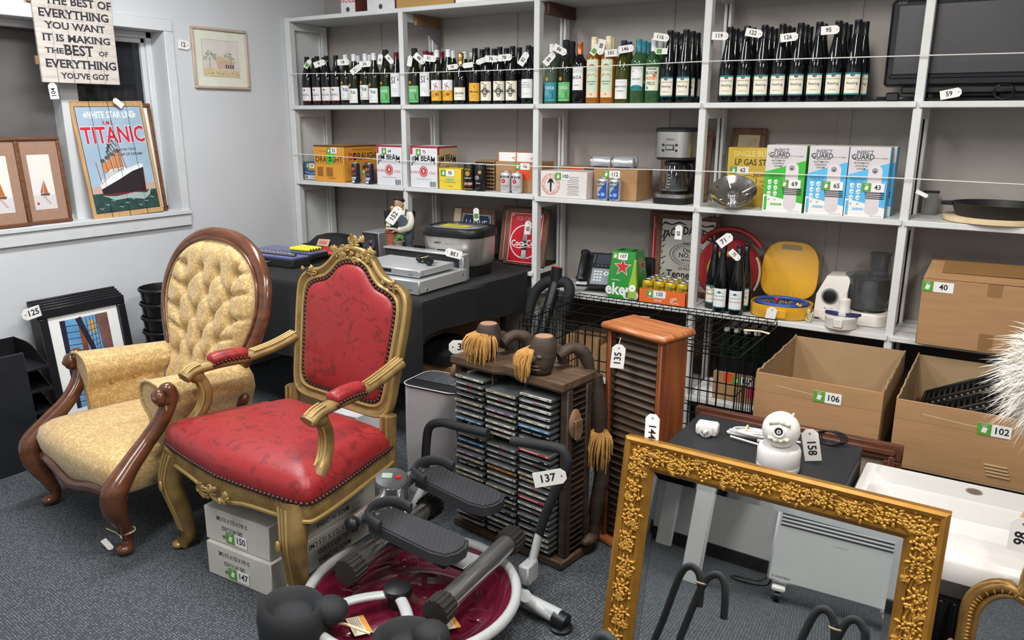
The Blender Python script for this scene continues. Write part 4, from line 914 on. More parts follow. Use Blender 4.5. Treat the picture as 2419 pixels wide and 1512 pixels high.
# silver recorder stack
SILV = M('silver_plastic', '#b9babb', .38, .35, var=.03)
SILF = M('silver_front', '#aeb0b2', .3, .5)
def deck(name, label, x0, x1, y0, y1, z0, h, scr):
    t = thing(name, label, 'player', ((x0+x1)/2, (y0+y1)/2, z0)); w, d = x1-x0, y1-y0
    mb = MB(); mb.bx(-w/2, w/2, -d/2+.008, d/2, .004, h, SILV, .003); mb.build('casing', t)
    mb = MB(); mb.bx(-w/2-.001, w/2+.001, -d/2, -d/2+.01, 0, h-.001, SILF, .003); mb.rect(-.12, h*.35, .04, h*.8, BLACKP, FRONT(0, -d/2-.0003, 0), .0006); mb.text('DVD', .012, INK, FRONT(0, -d/2, 0), w/2-.05, h*.3, .0012); mb.text('VIDEO', .006, GREYINK, FRONT(0, -d/2, 0), w/2-.05, h*.65, .0012); mb.build('front_panel', t)
    mb = MB()
    for y, z in scr: mb.cyl((w/2-.0005, y, z), (w/2+.004, y, z), .006, .0055, CHROME, 14); mb.box((w/2+.0042, y, z), (.0006, .008, .0018), INK)
    mb.build('side_screws', t)
    for sx in (-1, 1): mb = MB(); mb.cyl((sx*(w/2-.05), -d/2+.05, -.003), (sx*(w/2-.05), -d/2+.05, .004), .012, .012, BLACKP, 12); mb.build('foot', t)
    return t
deck('video_recorder', 'wide silver video recorder at the bottom of the stack on the black cloth', 1.255, 1.69, -.845, -.455, TZC+.003, .066, ((-.135, .02), (.155, .045)))
deck('dvd_player', 'slim silver disc player lying on the wide silver recorder', 1.235, 1.658, -.80, -.52, TZC+.0745, .036, ((-.115, .017),))
# speaker bar behind
t = thing('speaker_bar', 'long speaker bar with a silver top strip and dark round drivers', 'speaker', (1.39, -.428, TZC))
mb = MB(); mb.bx(-.26, .25, -.012, .03, .0, .125, M('dark_grille', '#2a2a2d', .5), .003); mb.build('cabinet', t)
mb = MB(); mb.bx(-.265, .272, -.02, .035, .125, .137, M('silver_strip', '#d6d7d8', .25, .6), .003); mb.bx(.245, .272, -.02, .035, 0, .125, SILF, .003); mb.build('silver_trim', t)
for k in range(6):
    mb = MB(); mb.lathe([(.026, 0), (.024, .004), (.012, -.004+.006), (.001, .004)], M('driver_grey', '#4c4c50', .4, .3), 20, T=FRONT(-.21+.082*k, -.0125, .07)); mb.build('driver', t)
# cable coil with a plug on the player
t = thing('power_lead', 'black power lead coil with a round plug on the disc player', 'cable', (1.56, -.60, TZC+.1115))
mb = MB()
for k in range(5): mb.tube([(-.015+.045*math.cos(a)+.003*k, -.02+.016*math.sin(a)+.004*k, .02+.014*math.sin(a*1+.5*k)) for a in [2*PI*j/20 for j in range(20)]], .0035, BLACKP, 6, closed=True)
mb.tube(bez([(.0, -.02, .02), (.03, -.04, .018), (.05, -.055, .02)], 5), .0045, BLACKP, 7); mb.build('cord', t)
mb = MB(); mb.cyl((.05, -.055, .022), (.062, -.075, .022), .021, .0205, BLACKP, 20); mb.box((.0635, -.078, .026), (.004, .012, .002), CHROME, 0); mb.box((.066, -.0775, .018), (.004, .012, .002), CHROME, 0); mb.build('plug', t)
mb = MB(); mb.tube([(-.01, -.05, .03), (.01, -.03, .034), (.0, .0, .034), (-.012, .0, .012), (-.01, -.04, .01)], .0022, STRING, 6); mb.build('string_tie', t)
# stainless cooker
CK = M('cooker_steel', '#cfcac3', .34, .85, var=.05, scale=30, stretch=(1, 1, .02))
t = thing('sous_vide_cooker', 'big square stainless steel water-bath cooker with a glass lid', 'cooker', (1.492, -.24, TZC), R(3)); t.scale = (1.05, 1, 1.04)
def rr(w, d, r, z, n=8): return [(a, b, z) for a, b in rrect(w, d, r, n)]
mb = MB(); mb.loft([rr(.32, .255, .09, .055), rr(.335, .27, .095, .07), rr(.345, .28, .098, .2)], CK); mb.build('steel_body', t, 50)
mb = MB(); mb.loft([rr(.31, .25, .09, 0), rr(.315, .255, .09, .052), rr(.30, .24, .08, .054)], BLACKP); mb.build('base', t, 50)
mb = MB(); mb.loft([rr(.357, .292, .10, .198), rr(.362, .297, .102, .205), rr(.36, .295, .102, .236), rr(.348, .283, .098, .243), rr(.29, .225, .08, .243), rr(.285, .22, .078, .237)], BLACKP); mb.build('lid_rim', t, 50)
mb = MB(); mb.loft([rr(.288, .223, .08, .236), rr(.28, .215, .078, .2395)], M('lid_glass', '#8d9194', .05, spec=.8, var=.05)); mb.prism(rrect(.16, .09, .01), .0006, M('lid_label_yellow', '#cbb93f', .5), TR(-.02, .0, .2405)); mb.text('HOT STEAM', .014, INK, TOP(-.02, .012, .2412)); mb.text('DO NOT OPEN', .012, INK, TOP(-.02, -.012, .2412)); mb.build('glass_lid', t)
F = FRONT(0, -.1385, 0); mb = MB(); mb.prism(rrect(.115, .05, .008), .004, SILF, F @ TR(.0, .118, -.001)); mb.prism(rrect(.1, .036, .005), .001, M('display_black', '#0f1013', .1), F @ TR(0, .118, .003)); mb.text('LAICA', .015, INK, F, -.05, .168, .002, .02); mb.text('Sous Vide', .011, GREYINK, F, .02, .166, .002); mb.build('control_panel', t)
lot_tag('138', ay(1071, 599, -.50), 'white lot tag 138 hanging upside down by the steel cooker', ang=R(165), w=.085, h=.042, hole=1, string=[ay(1062, 585, -.43)])
# gardener figurine
t = thing('gardener_figurine', 'painted figurine of a gardener in a beret standing beside a red brick planter', 'figurine', (1.03, -.2, TZC), R(20)); t.scale = (.95, .95, 1.05)
BRICK = M('figurine_brick', '#8a4a35', .7, col2='#a35b40', scale=40, bump=.4, bscale=45)
DEN = M('figurine_denim', '#3d4c55', .7, col2='#52636a', scale=30); SHIRT = M('figurine_shirt', '#cfc9b8', .7, col2='#ded8c8', scale=30); SKIN = M('figurine_skin', '#c79a7a', .6, var=.08, scale=40)
LEAF = M('figurine_leaf', '#4f7a3e', .6, col2='#8fb86a', scale=60); KERCH = M('figurine_scarf', '#c49b3e', .6); POTM = M('figurine_pot', '#8d8a72', .7)
mb = MB(); mb.lathe([(.088, 0), (.088, .018), (.08, .026), (.076, .05), (.062, .06), (.058, .085), (.03, .09)], BRICK, 20, T=TR(0, 0, 0, s=(1, .75, 1))); mb.lathe([(.036, .05), (.036, .165), (.041, .17), (.041, .182), (.03, .184)], BRICK, 18, T=TR(-.035, -.025)); mb.build('brick_planter', t)
mb = MB(); mb.loft([[(c[0]+rx*math.cos(2*PI*k/14), c[1]+ry*math.sin(2*PI*k/14), c[2]) for k in range(14)] for c, rx, ry in (((.05, .02, .02), .022, .022), ((.056, .012, .07), .026, .024), ((.055, .0, .12), .03, .028), ((.05, .02, .16), .042, .034), ((.044, .02, .2), .044, .034))], DEN)
mb.tube([(.06, -.02, .015), (.065, -.015, .05), (.055, .01, .12)], [.02, .02, .028], DEN, 12); mb.build('trousers', t)
mb = MB(); mb.loft([[(c[0]+rx*math.cos(2*PI*k/16), c[1]+ry*math.sin(2*PI*k/16), c[2]) for k in range(16)] for c, rx, ry in (((.044, .02, .19), .043, .034), ((.036, .016, .225), .046, .036), ((.026, .01, .262), .05, .034), ((.018, .006, .285), .034, .026), ((.012, .0, .298), .017, .016))], SHIRT)
mb.tube(bez([(.068, .01, .27), (.086, -.012, .235), (.078, -.03, .2), (.045, -.055, .188), (.02, -.062, .186)], 4), [.019]*5+[.02]*5+[.017]*7, SHIRT, 10); mb.tube(bez([(-.02, .0, .268), (-.045, -.03, .23), (-.048, -.05, .2)], 4), .016, SHIRT, 10); mb.build('shirt', t)
mb = MB(); mb.surf(lambda u, v: (.036+.0475*math.cos(-2.4+2.0*u)*(1-.1*v)-.008*v, .014+.038*math.sin(-2.4+2.0*u), .19+.075*v), 10, 6, DEN); mb.tube([(.052, -.022, .262), (.05, -.005, .292), (.05, .02, .285)], .005, DEN, 6); mb.build('dungaree_bib', t)
mb = MB(); mb.ball((.008, -.01, .325), (.026, .028, .034), SKIN, 16, 12); mb.ball((.006, -.037, .322), (.005, .008, .008), SKIN, 8, 6)
for sx in (-1, 1): mb.ball((.008+sx*.026, -.004, .325), (.004, .006, .008), SKIN, 8, 6); mb.ball((.006+sx*.010, -.034, .331), (.0035, .003, .003), INK, 8, 6); mb.ring(0, 0, .0065, .0078, GREYINK, FRONT(.006+sx*.010, -.0385, .331), 0, 14)
mb.tube([(-.008, -.036, .309), (.006, -.039, .312), (.02, -.036, .309)], .004, M('figurine_moustache', '#8d8479', .8), 6)
mb.build('head', t)
mb = MB(); mb.ball((-.052, -.055, .19), (.013, .016, .012), SKIN, 8, 6); [mb.tube([(-.05, -.062+.006*k, .188), (-.04, -.066+.006*k, .182)], .0035, SKIN, 6) for k in range(4)]; mb.build('hand', t)
mb = MB(); mb.ball((.012, -.064, .186), (.015, .014, .011), SKIN, 8, 6); [mb.tube([(.008-.004*k, -.066, .19-.004*k), (-.006-.004*k, -.072, .186-.004*k)], .0035, SKIN, 6) for k in range(4)]; mb.build('hand', t)
mb = MB(); mb.ball((.008, -.002, .345), (.036, .036, .016), M('figurine_beret', '#262428', .7), 18, 8, rot=Euler((R(-12), R(8), 0)).to_matrix()); mb.ball((.008, 0, .362), (.004, .004, .004), INK, 8, 6); mb.build('beret', t)
mb = MB(); mb.tube([(.008+.022*math.cos(a), -.006+.022*math.sin(a), .298+.006*math.sin(a)) for a in [2*PI*k/16 for k in range(16)]], .007, KERCH, 8, closed=True); mb.ball((-.03, -.022, .302), (.013, .006, .010), KERCH, 8, 6); mb.ball((-.032, -.02, .286), (.006, .004, .014), KERCH, 8, 6); mb.build('neckerchief', t)
mb = MB(); mb.lathe([(.022, 0), (.027, .035), (.03, .036), (.03, .042), (.02, .042)], POTM, 16, T=TR(.02, -.062, .085)); mb.build('flower_pot', t)
mb = MB(); rnd = random.Random(3)
for k in range(46):
    big = k < 26; cx_, cy_, cz_ = (.022, -.064, .142) if big else (-.03, -.045, .225)
    a, e = rnd.uniform(0, 2*PI), rnd.uniform(-.4, 1.2); r_ = rnd.uniform(.008, .03)
    X = Matrix.Translation((cx_+r_*math.cos(a)*math.cos(e), cy_+r_*math.sin(a)*math.cos(e), cz_+r_*math.sin(e)*(1 if big else 1.4))) @ Euler((rnd.uniform(0, 3), rnd.uniform(0, 3), a)).to_matrix().to_4x4()
    mb.flat([(-.009, 0), (-.003, -.006), (.006, -.005), (.012, 0), (.006, .005), (-.003, .006)], LEAF, X)
mb.build('leaves', t)
mb = MB(); mb.ball((.07, -.035, .055), (.014, .012, .010), ORANGE, 10, 6); mb.build('orange_flower', t)
mb = MB(); mb.loft([rr(.052, .03, .012, .192, 4), rr(.046, .025, .01, .198, 4)], M('figurine_dish', '#c9c4b4', .5), T=TR(-.022, -.066)); mb.build('trowel_dish', t)
lot_tag('152', ay(932, 508, -.32), 'white lot tag 152 tied to the gardener figurine', ang=R(54), w=.105, h=.052, hole=1, string=[ay(952, 480, -.24)])
# two little speakers
t = thing('speaker', 'small speaker with a dark front cone and silver side near the figurine', 'speaker', (.80, -.19, TZC), R(2))
mb = MB(); mb.bx(-.062, .062, 0, .17, 0, .155, SILV, .003); mb.build('cabinet', t)
mb = MB(); mb.bx(-.06, .06, -.006, .001, .002, .153, M('speaker_front', '#2b2b2e', .5), .002); mb.build('front_panel', t)
mb = MB(); mb.lathe([(.042, .001), (.042, .006), (.036, .005), (.018, -.002+.003), (.012, .006), (.001, .009)], M('driver_grey', '#4c4c50'), 24, T=FRONT(.004, -.0062, .095)); mb.rect(-.045, .06, -.04, .13, GREYINK, FRONT(0, -.0062, 0), .001); mb.build('speaker_cone', t)
t = thing('speaker', 'tall black tapered speaker behind the gardener figurine', 'speaker', (.80, .08, TZC), R(-8))
mb = MB(); mb.loft([rr(.115, .12, .012, 0, 3), rr(.15, .14, .012, .25, 3), rr(.145, .135, .012, .256, 3)], BLACKM); mb.build('cabinet', t)
mb = MB(); mb.bx(-.05, .05, -.074, -.068, .02, .235, BLACKP, .003); mb.build('grille', t)
# signs leaning at the back of the cloth
t = leaning('love_sign', 'small dark blue I LOVE plate on a brown wooden board with lot tag', 'sign', .3, .29, .02, (1.30, .135, TZC), R(-2), R(9))
mb = MB(); mb.bx(-.155, .155, 0, .30, 0, .018, OLDW, .003); mb.build('backing_board', t)
NAVY = M('enamel_navy', '#222f52', .35)
mb = MB(); mb.bx(-.075, .135, .08, .265, .018, .022, NAVY, .002)
for (a, b, c, d_) in ((-.072, .083, .132, .086), (-.072, .259, .132, .262), (-.072, .083, -.069, .262), (.129, .083, .132, .262)): mb.rect(a, b, c, d_, LWHT, Matrix(), .0226)
mb.text('I LOVE', .062, LWHT, Matrix(), .03, .205, .0227, -.005, .86)
for x in (-.06, .12): mb.disc(x, .25, .004, CHROME, Matrix(), .0228)
mb.build('enamel_plate', t)
mb = MB(); mb.bx(-.14, -.09, .05, .29, .0185, .021, M('cream_strip', '#b7ab93', .7), .001); mb.build('pale_strip', t)
lot_tag('', ay(1125, 506, .02), 'white and green lot tag on the I LOVE sign', ang=R(92), w=.07, h=.032, hole=1, green=True, string=[ay(1124, 490, .12)])
COKE = M('enamel_red', '#bd2530', .3)
def coke(label, x, y, nm, full=True, rz=0, lean=R(11)):
    t = leaning('enamel_sign', label, 'sign', .3, .37, .02, (x, y, nm), rz, lean)
    mb = MB(); mb.bx(-.155, .155, 0, .375, 0, .02, OLDW, .003); mb.build('wooden_board', t)
    mb = MB(); mb.bx(-.125, .125, .012, .345, .02, .024, COKE, .002)
    for (a, b, c, d_) in ((-.119, .018, .119, .021), (-.119, .336, .119, .339), (-.119, .018, -.116, .339), (.116, .018, .119, .339)): mb.rect(a, b, c, d_, LWHT, Matrix(), .0246)
    for q in ((-.105, .325), (.105, .325), (-.105, .03), (.105, .03)): mb.disc(q[0], q[1], .005, CHROME, Matrix(), .0248, seg=12)
    if full:
        serif_text(mb, 'ICE COLD', .036, M('sign_pink', '#e4a6a6'), Matrix(), 0, .305, .0247, .0, .95, .05, .05)
        mb.ring(0, .155, .105, .112, LWHT, Matrix(), .0247, 40)
        prof = [(.0, .012), (.03, .0135), (.035, .016), (.05, .013), (.075, .017), (.1, .021), (.125, .018), (.16, .022), (.19, .022), (.2, .02)]
        pl = [(-b, .245-a) for a, b in prof]+[(b, .245-a) for a, b in reversed(prof)]; mb.flat(pl[::-1], INK, Matrix(), .0247)
        for k in (-1.4, -.5, .4, 1.3): mb.line([(k*.009, .10), (k*.0105, .07), (k*.0105, .05)], .005, LWHT, Matrix(), .0249); mb.line([(k*.006, .24), (k*.0085, .19), (k*.011, .16)], .003, LWHT, Matrix(), .0249)
        mb.text('Coca-Cola', .056, LWHT, Matrix(), -.0, .145, .0253, .02, .82, R(4)); mb.line([(-.085, .118), (-.04, .112), (.02, .124), (.09, .12)], [.002, .006, .004, .001], LWHT, Matrix(), .0253)
    mb.build('enamel_plate', t); t.scale = (.88, .86, 1); return t
coke('red ICE COLD cola sign on a wooden board leaning behind the third post', 1.685, .115, TZC)
coke('red sign mostly hidden behind the ICE COLD cola sign at left', 1.615, .175, TZC, False, 0, R(10))
lot_tag('85', ay(1247, 538, .06), 'white lot tag 85 hanging on the ICE COLD sign', ang=R(84), w=.075, h=.036, hole=1, string=[ay(1251, 515, .13)])
# case bag, instrument case and yellow markers at the table's left end
t = thing('tool_bag', 'flat black bag with a red letter patch at the left end of the table', 'bag', (.36, -.05, TZC), R(12))
mb = MB(); mb.loft([rr(.30, .20, .03, 0, 4), rr(.31, .21, .03, .03, 4), rr(.2, .13, .03, .085, 4), rr(.12, .08, .03, .095, 4)], M('bag_nylon', '#1f1f22', .8, bump=.4, bscale=25)); mb.build('bag_body', t)
mb = MB(); mb.prism(rrect(.085, .05, .006), .003, M('patch_tan', '#c7a58e', .8), FRONT(-.01, -.098, .052) @ TR(0, 0, .006, R(-40))); mb.text('DIX', .032, RED, FRONT(-.01, -.098, .052) @ TR(0, 0, .0095, R(-40)), 0, 0, .001, .02); mb.build('patch', t)
t = thing('red_case', 'bright red flat case beside the black bag', 'case', (.58, -.26, TZC), R(20)); mb = MB(); mb.bx(-.12, .10, -.1, .1, 0, .045, M('case_red', '#c93a34', .45), .012); mb.bx(-.03, .03, -.112, -.1, .012, .032, BLACKP, .004); mb.build('case_body', t)
t = thing('flute_case', 'open blue lined case holding a silver flute', 'case', (.47, -.56, TZC), R(3))
BLUV = M('blue_velvet', '#27347c', .8, sheen=.5)
mb = MB(); mb.bx(-.24, .2, -.14, .0, 0, .05, BLACKM, .006); mb.bx(-.235, .195, -.135, -.005, .045, .056, BLUV, .004); mb.build('case_base', t)
mb = MB(); mb.bx(-.24, .2, .0, .15, .03, .06, BLACKM, .006); mb.bx(-.235, .195, .004, .145, .055, .064, BLUV, .004); mb.build('case_lid', t)
mb = MB(); mb.cyl((-.22, -.085, .066), (.17, -.085, .066), .010, .010, STEEL, 14)
for k in range(11): mb.cyl((-.18+.03*k, -.085, .074), (-.18+.03*k, -.085, .08), .010, .009, CHROME, 14)
mb.build('silver_flute', t)
mb = MB(); mb.tube([(-.06, -.142, .03), (-.06, -.165, .03), (.04, -.165, .03), (.04, -.142, .03)], .004, CHROME, 8); mb.build('carry_handle', t)
for k in range(5):
    t = thing('highlighter_pen', 'yellow marker pen, %s from the front in the row over the blue case' % ORD[k], 'pen', (.55, -.53+.022*k, TZC+.077), group='yellow marker pens')
    mb = MB(); mb.cyl((-.06, 0, 0), (.05, .012, 0), .0105, .0105, M('marker_yellow', '#e8dc3a', .4), 12); mb.build('barrel', t); mb = MB(); mb.cyl((.05, .012, 0), (.085, .016, 0), .0095, .008, M('marker_yellow', '#e8dc3a'), 12); mb.cyl((.085, .016, 0), (.088, .0164, 0), .006, .004, INK, 10); mb.build('pen_cap', t)

# ------------------------------------------------------------------ goods on the lower counter shelf
Z4 = S4+.0012
def phone(label, x, y, rz):
    t = thing('desk_phone', label, 'telephone', (x, y, Z4+.0256), rz)
    GR = M('phone_grey', '#8b9096', .4, .2)
    X = TR(0, 0, .0, R(48), 0, 0); F = TR(0, -.02, .018) @ X
    mb = MB(); mb.box((0, .105, -.012), (.205, .215, .022), BLACKP, .006, F); mb.bx(-.09, .09, .03, .12, 0, .02, BLACKP, .004); mb.box((0, .1, .07), (.14, .02, .14), BLACKP, .004, TR(0, .02, 0, R(-14))); mb.build('housing', t)
    mb = MB(); mb.box((.038, .058, .0005), (.128, .10, .004), GR, .002, F); mb.box((-.07, .01, .0005), (.06, .02, .004), M('phone_silver', '#c8cacc', .3), .002, F)
    for r_ in range(4):
        for c_ in range(3): mb.box((-.005+.016*c_, .085-.018*r_, .004), (.012, .011, .003), M('key_white', '#d5d7da', .4), .001, F)
    for r_ in range(4):
        for c_ in range(2): mb.box((.078+.015*c_, .085-.018*r_, .004), (.011, .008, .003), M('key_white', '#d5d7da'), .001, F)
    mb.ring(.055, .075, .006, .014, M('key_white', '#d5d7da'), F, .004); mb.disc(.055, .075, .005, GREYINK, F, .0045); mb.build('keypad', t)
    mb = MB(); mb.box((.035, .165, .0005), (.092, .062, .003), M('lcd_dark', '#3f444b', .15), .001, F)
    for k in range(5): mb.box((-.022, .145+.011*k, .002), (.01, .004, .002), GREYINK, 0, F); mb.box((.092, .145+.011*k, .002), (.01, .004, .002), GREYINK, 0, F)
    for k in range(4): mb.box((.002+.022*k, .124, .002), (.012, .004, .002), GREYINK, 0, F)
    mb.text('Yealink', .010, GREYINK, F, .035, .207, .002); mb.build('display', t)
    mb = MB(); mb.tube(bez([(-.075, .02, .022), (-.075, .05, .03), (-.075, .1, .034), (-.075, .16, .03), (-.075, .195, .022)], 4), [.024]*3+[.018]*11+[.024]*3, BLACKP, 10, T=F, flat=(.75, 1.05)); mb.build('handset', t)
phone('black and grey desk phone with white keys left of the green beer box', ay(1396, 690, .02).x, .062, R(14))
t = thing('desk_phone', 'second black desk phone half hidden behind the green beer box', 'telephone', (2.325, .193, Z4+.004), R(0)); mb = MB(); mb.box((0, .02, .095), (.19, .02, .19), BLACKP, .006, TR(0, 0, 0, R(-12))); mb.bx(-.09, .09, -.03, .09, 0, .02, BLACKP, .004); mb.build('housing', t); mb = MB(); mb.box((-.0, -.0, .12), (.05, .03, .17), BLACKM, .01, TR(-.02, -.01, 0, R(-12))); mb.build('handset', t)
# green beer box, tapered
GB = M('green_beer_carton', '#2c8a36', .4, var=.05, spec=.6); GBD = M('dark_green_carton', '#1d5a2d', .4)
xa = ay(1437, 700, -.004).x; xb = ay(1499, 710, -.004).x
t = thing('beer_carton', 'green tapered beer bottle carton with a red star, lot sticker 107', 'carton', ((xa+xb)/2-.004, -.006, Z4), R(1)); w = xb-xa; d = .165; h = .245
mb = MB(); mb.loft([[(-w/2, 0, 0), (w/2, 0, 0), (w/2, d, 0), (-w/2, d, 0)], [(-w/2, 0, .10), (w/2, 0, .10), (w/2, d, .10), (-w/2, d, .10)], [(-w*.42, .028, h), (w*.42, .028, h), (w*.42, d-.028, h), (-w*.42, d-.028, h)]], GB, True)
F = frame((0, 0, .10), (1, 0, 0), (0, .028, .145)); F0 = FRONT(0, 0, 0); RR = RIGHT(w/2, 0, 0); R2 = frame((w/2, d/2, .1), (0, 1, 0), (-w*.08, 0, .145))
def star(mb, x, y, r, m, T, z):
    mb.flat([((r if k % 2 == 0 else r*.4)*math.cos(PI/2+PI*k/5)+x, (r if k % 2 == 0 else r*.4)*math.sin(PI/2+PI*k/5)+y) for k in range(10)], m, T, z)
star(mb, .0, .068, .05, LWHT, F, .0006); star(mb, .0, .068, .043, RED, F, .001)
BG = M('bottle_print_green', '#8cae33', .4)
mb.prism([(.045, -.085), (.045, -.01), (.05, .01), (.056, .05), (.06, .11), (.072, .11), (.075, .05), (.082, .01), (.086, -.01), (.086, -.085)], .0008, BG, F, .0008); mb.disc(.066, -.035, .018, LWHT, F, .002); star(mb, .066, -.035, .006, RED, F, .0025); mb.rect(.062, .1, .073, .112, LGOLD, F, .002)
mb.text('eken', .085, LWHT, F0, -.012, .05, .0008, .03, .92); mb.prism(rrect(.085, .045, .02), .0006, LWHT, F0 @ TR(.055, .028, .001))
for k in range(12): mb.rect(.027+.004*k, .012, .029+.004*k+.001*(k % 3), .042, INK, F0, .0024)
mb.text('Heineken', .012, LWHT, F, -.03, .0, .0008); star(mb, .025, .07, .042, LWHT, R2, .0006); star(mb, .025, .07, .036, RED, R2, .001); mb.prism([(-.075, -.08), (-.075, 0), (-.065, .1), (-.055, .1), (-.045, 0), (-.045, -.08)], .0008, BG, R2, .0006); mb.text('12', .03, LWHT, R2, -.012, .1, .001, 0, 1)
for x in (-.035, .035): mb.prism(rrect(.02, .055, .008), .0006, INK, TOP(x, d/2, h+.0003))
mb.build('carton_body', t); sticker(t, F @ TR(-.02, .122, .0014), '107', .085, .034)
# tray of yellow cans
xa = ay(1507, 718, -.004).x; xb = 2.725
ORT = M('orange_tray', '#e0682b', .55, var=.04)
t = thing('can_tray', 'orange cardboard tray full of yellow cans, lot sticker on its front', 'tray', (2.570, -.010, Z4), R(0)); w, d = .25, .178; xs0 = -w/2
mb = MB(); mb.bx(-w/2, w/2, 0, d, 0, .003, ORT)
mb.bx(-w/2, w/2, 0, .003, 0, .072, ORT); mb.bx(-w/2, w/2, d-.003, d, 0, .072, ORT); mb.bx(-w/2, -w/2+.003, 0, d, 0, .072, ORT); mb.bx(w/2-.003, w/2, 0, d, 0, .072, ORT)
F = FRONT(0, 0, 0); mb.text('GINGERBREAD', .014, LWHT, F, -.03, .034, .0008, .01); mb.text('SOURS', .014, LWHT, F, -.02, .018, .0008, .01); mb.ring(.06, .025, .012, .015, LWHT, F, .0008); mb.line([(.05, .012), (.065, .04), (.075, .045), (.072, .02), (.088, .012)], .004, LWHT, F, .0008)
for k in range(4): mb.line([(.04+.03*k, .03), (.055+.03*k, .03)], .003, LWHT, RIGHT(w/2, 0, 0), .0008)
mb.build('tray_body', t); sticker(t, F @ TR(-.03, .052, .0008), '120', .1, .034)
YC = M('yellow_can', '#d9b92c', .25, .4)
def d_yel(mb, r): wrect(mb, r, -.016, .014, .03, .09, M('can_dark_gold', '#8f7524'), .0004); wtext(mb, r, 'EXPORT', .016, INK, .03, .078, .0008, .02, .85); wtext(mb, r, 'GOLD', .014, LWHT, .03, .06, .0008, .02, .85)
k = 0
for r_ in range(3):
    for c_ in range(4):
        P = t.matrix_basis @ Vector((-w/2+.034+.0645*c_, .034+.061*r_, .0035)) if False else Matrix.Translation(t.location) @ Vector((-w/2+.0335+.061*c_, .0335+.0555*r_, .0042))
        can('yel', 'yellow can in the orange tray, %s row, %s from left' % (['front', 'middle', 'rear'][r_], ORD[c_]), P.x, P.y, P.z, R(10), .0272, .113, YC, d_yel, 'yellow cans in the orange tray'); k += 1
# mirrored whiskey sign and the red sign behind it
t = leaning('whiskey_sign', 'mirrored black and silver JACK DANIELS sign in a dark wooden frame', 'sign', .34, .40, .02, (2.59, .270, Z4+.001), R(0), R(.3))
MIR = M('sign_mirror', '#d9d6ce', .38, .5, var=.02)
mb = MB(); pframe(mb, .345, .425, .028, .02, OLDW); mb.build('frame', t)
mb = MB(); mb.bx(-.155, .155, .02, .405, .002, .010, MIR); T0 = Matrix()
mb.text('JACK DANIELS', .058, INK, T0, 0, .305, .0106, .03, .72, 0, bend=.035); mb.text('OLD TIME', .02, INK, T0, .02, .275, .0106, .02)
mb.ring(0, .215, .075, .079, INK, T0, .0106, 36, .62); mb.ring(0, .215, .066, .068, INK, T0, .0106, 36, .6); mb.text('Old', .03, INK, T0, 0, .238, .0106, .02); mb.text('NO. 7', .034, INK, T0, 0, .211, .0106, .02); mb.text('BRAND', .017, INK, T0, 0, .186, .0106, .02)
for k in range(44): a = 2*PI*k/44; mb.disc(.093*math.cos(a), .215+.058*math.sin(a), .004, INK, T0, .0106, .003, 8)
mb.text('QUALITY', .022, INK, T0, .0, .142, .0106, .015); mb.text('Tennessee', .056, INK, T0, 0, .107, .0106, .025, .9); mb.text('SOUR MASH WHISKEY', .026, INK, T0, 0, .065, .0106, .02)
for s_ in (-1, 1):
    mb.line([(s_*.01, .372), (s_*.05, .382), (s_*.09, .368), (s_*.13, .378), (s_*.145, .36)], [.003, .010, .006, .012, .003], INK, T0, .0106); mb.line([(s_*.145, .34), (s_*.12, .335), (s_*.14, .30), (s_*.12, .28)], [.004, .01, .006, .003], INK, T0, .0106)
    for k in range(6): mb.line([(s_*(.125+.012*math.sin(k*2)), .26-.03*k), (s_*(.14-.01*math.sin(k*3)), .245-.03*k)], .005, INK, T0, .0106)
mb.build('mirror_plate', t)
lot_tag('60', ay(1603, 549, .02), 'silvery lot tag 60 hanging on the mirrored whiskey sign', ang=R(88), w=.07, h=.034, hole=1, string=[ay(1606, 530, .08)])
t = leaning('enamel_sign', 'red enamel sign behind the mirrored whiskey sign', 'sign', .3, .4, .02, (2.53, .302, Z4+.001), R(0), R(.8))
mb = MB(); mb.bx(-.165, .16, 0, .43, 0, .018, OLDW, .003); mb.build('wooden_board', t)
mb = MB(); mb.bx(-.145, .14, .01, .405, .018, .022, COKE, .002); mb.rect(-.139, .016, -.136, .4, LWHT, T0, .0226); mb.text('IC', .04, M('sign_pink', '#e4a6a6'), T0, -.115, .35, .0226); mb.ring(0, .18, .118, .125, LWHT, T0, .0226, 36); mb.build('enamel_plate', t)
# four bottles at the left of the fourth bay
for i, (kind, px, py, Y, lb) in enumerate((('ries', 1682, 566, .05, 'tall Riesling bottle at the left post on the counter shelf'), ('gewurz', 1712, 565, .03, 'middle tall bottle with teal oval label on the counter shelf'), ('gewurz', 1749, 575, .018, 'front tall bottle with teal oval label next to the red case'), ('ries', 1766, 570, .10, 'rear tall Riesling bottle half hidden against the red case'))):
    p = ay(px, py, Y); bottle(kind, p.x+(.012 if i == 0 else 0), Y+(.03 if i == 0 else 0), Z4, R(4), lb, 'wine bottles on the counter shelf')
lot_tag('71', ay(1713, 567, -.012), 'white lot tag 71 on the bottles in front of the red case', ang=R(40), w=.075, h=.045, hole=1)
lot_tag('75', ay(1736, 603, -.02), 'white lot tag beside the neck of the front tall bottle', ang=R(-42), w=.06, h=.03, hole=1)
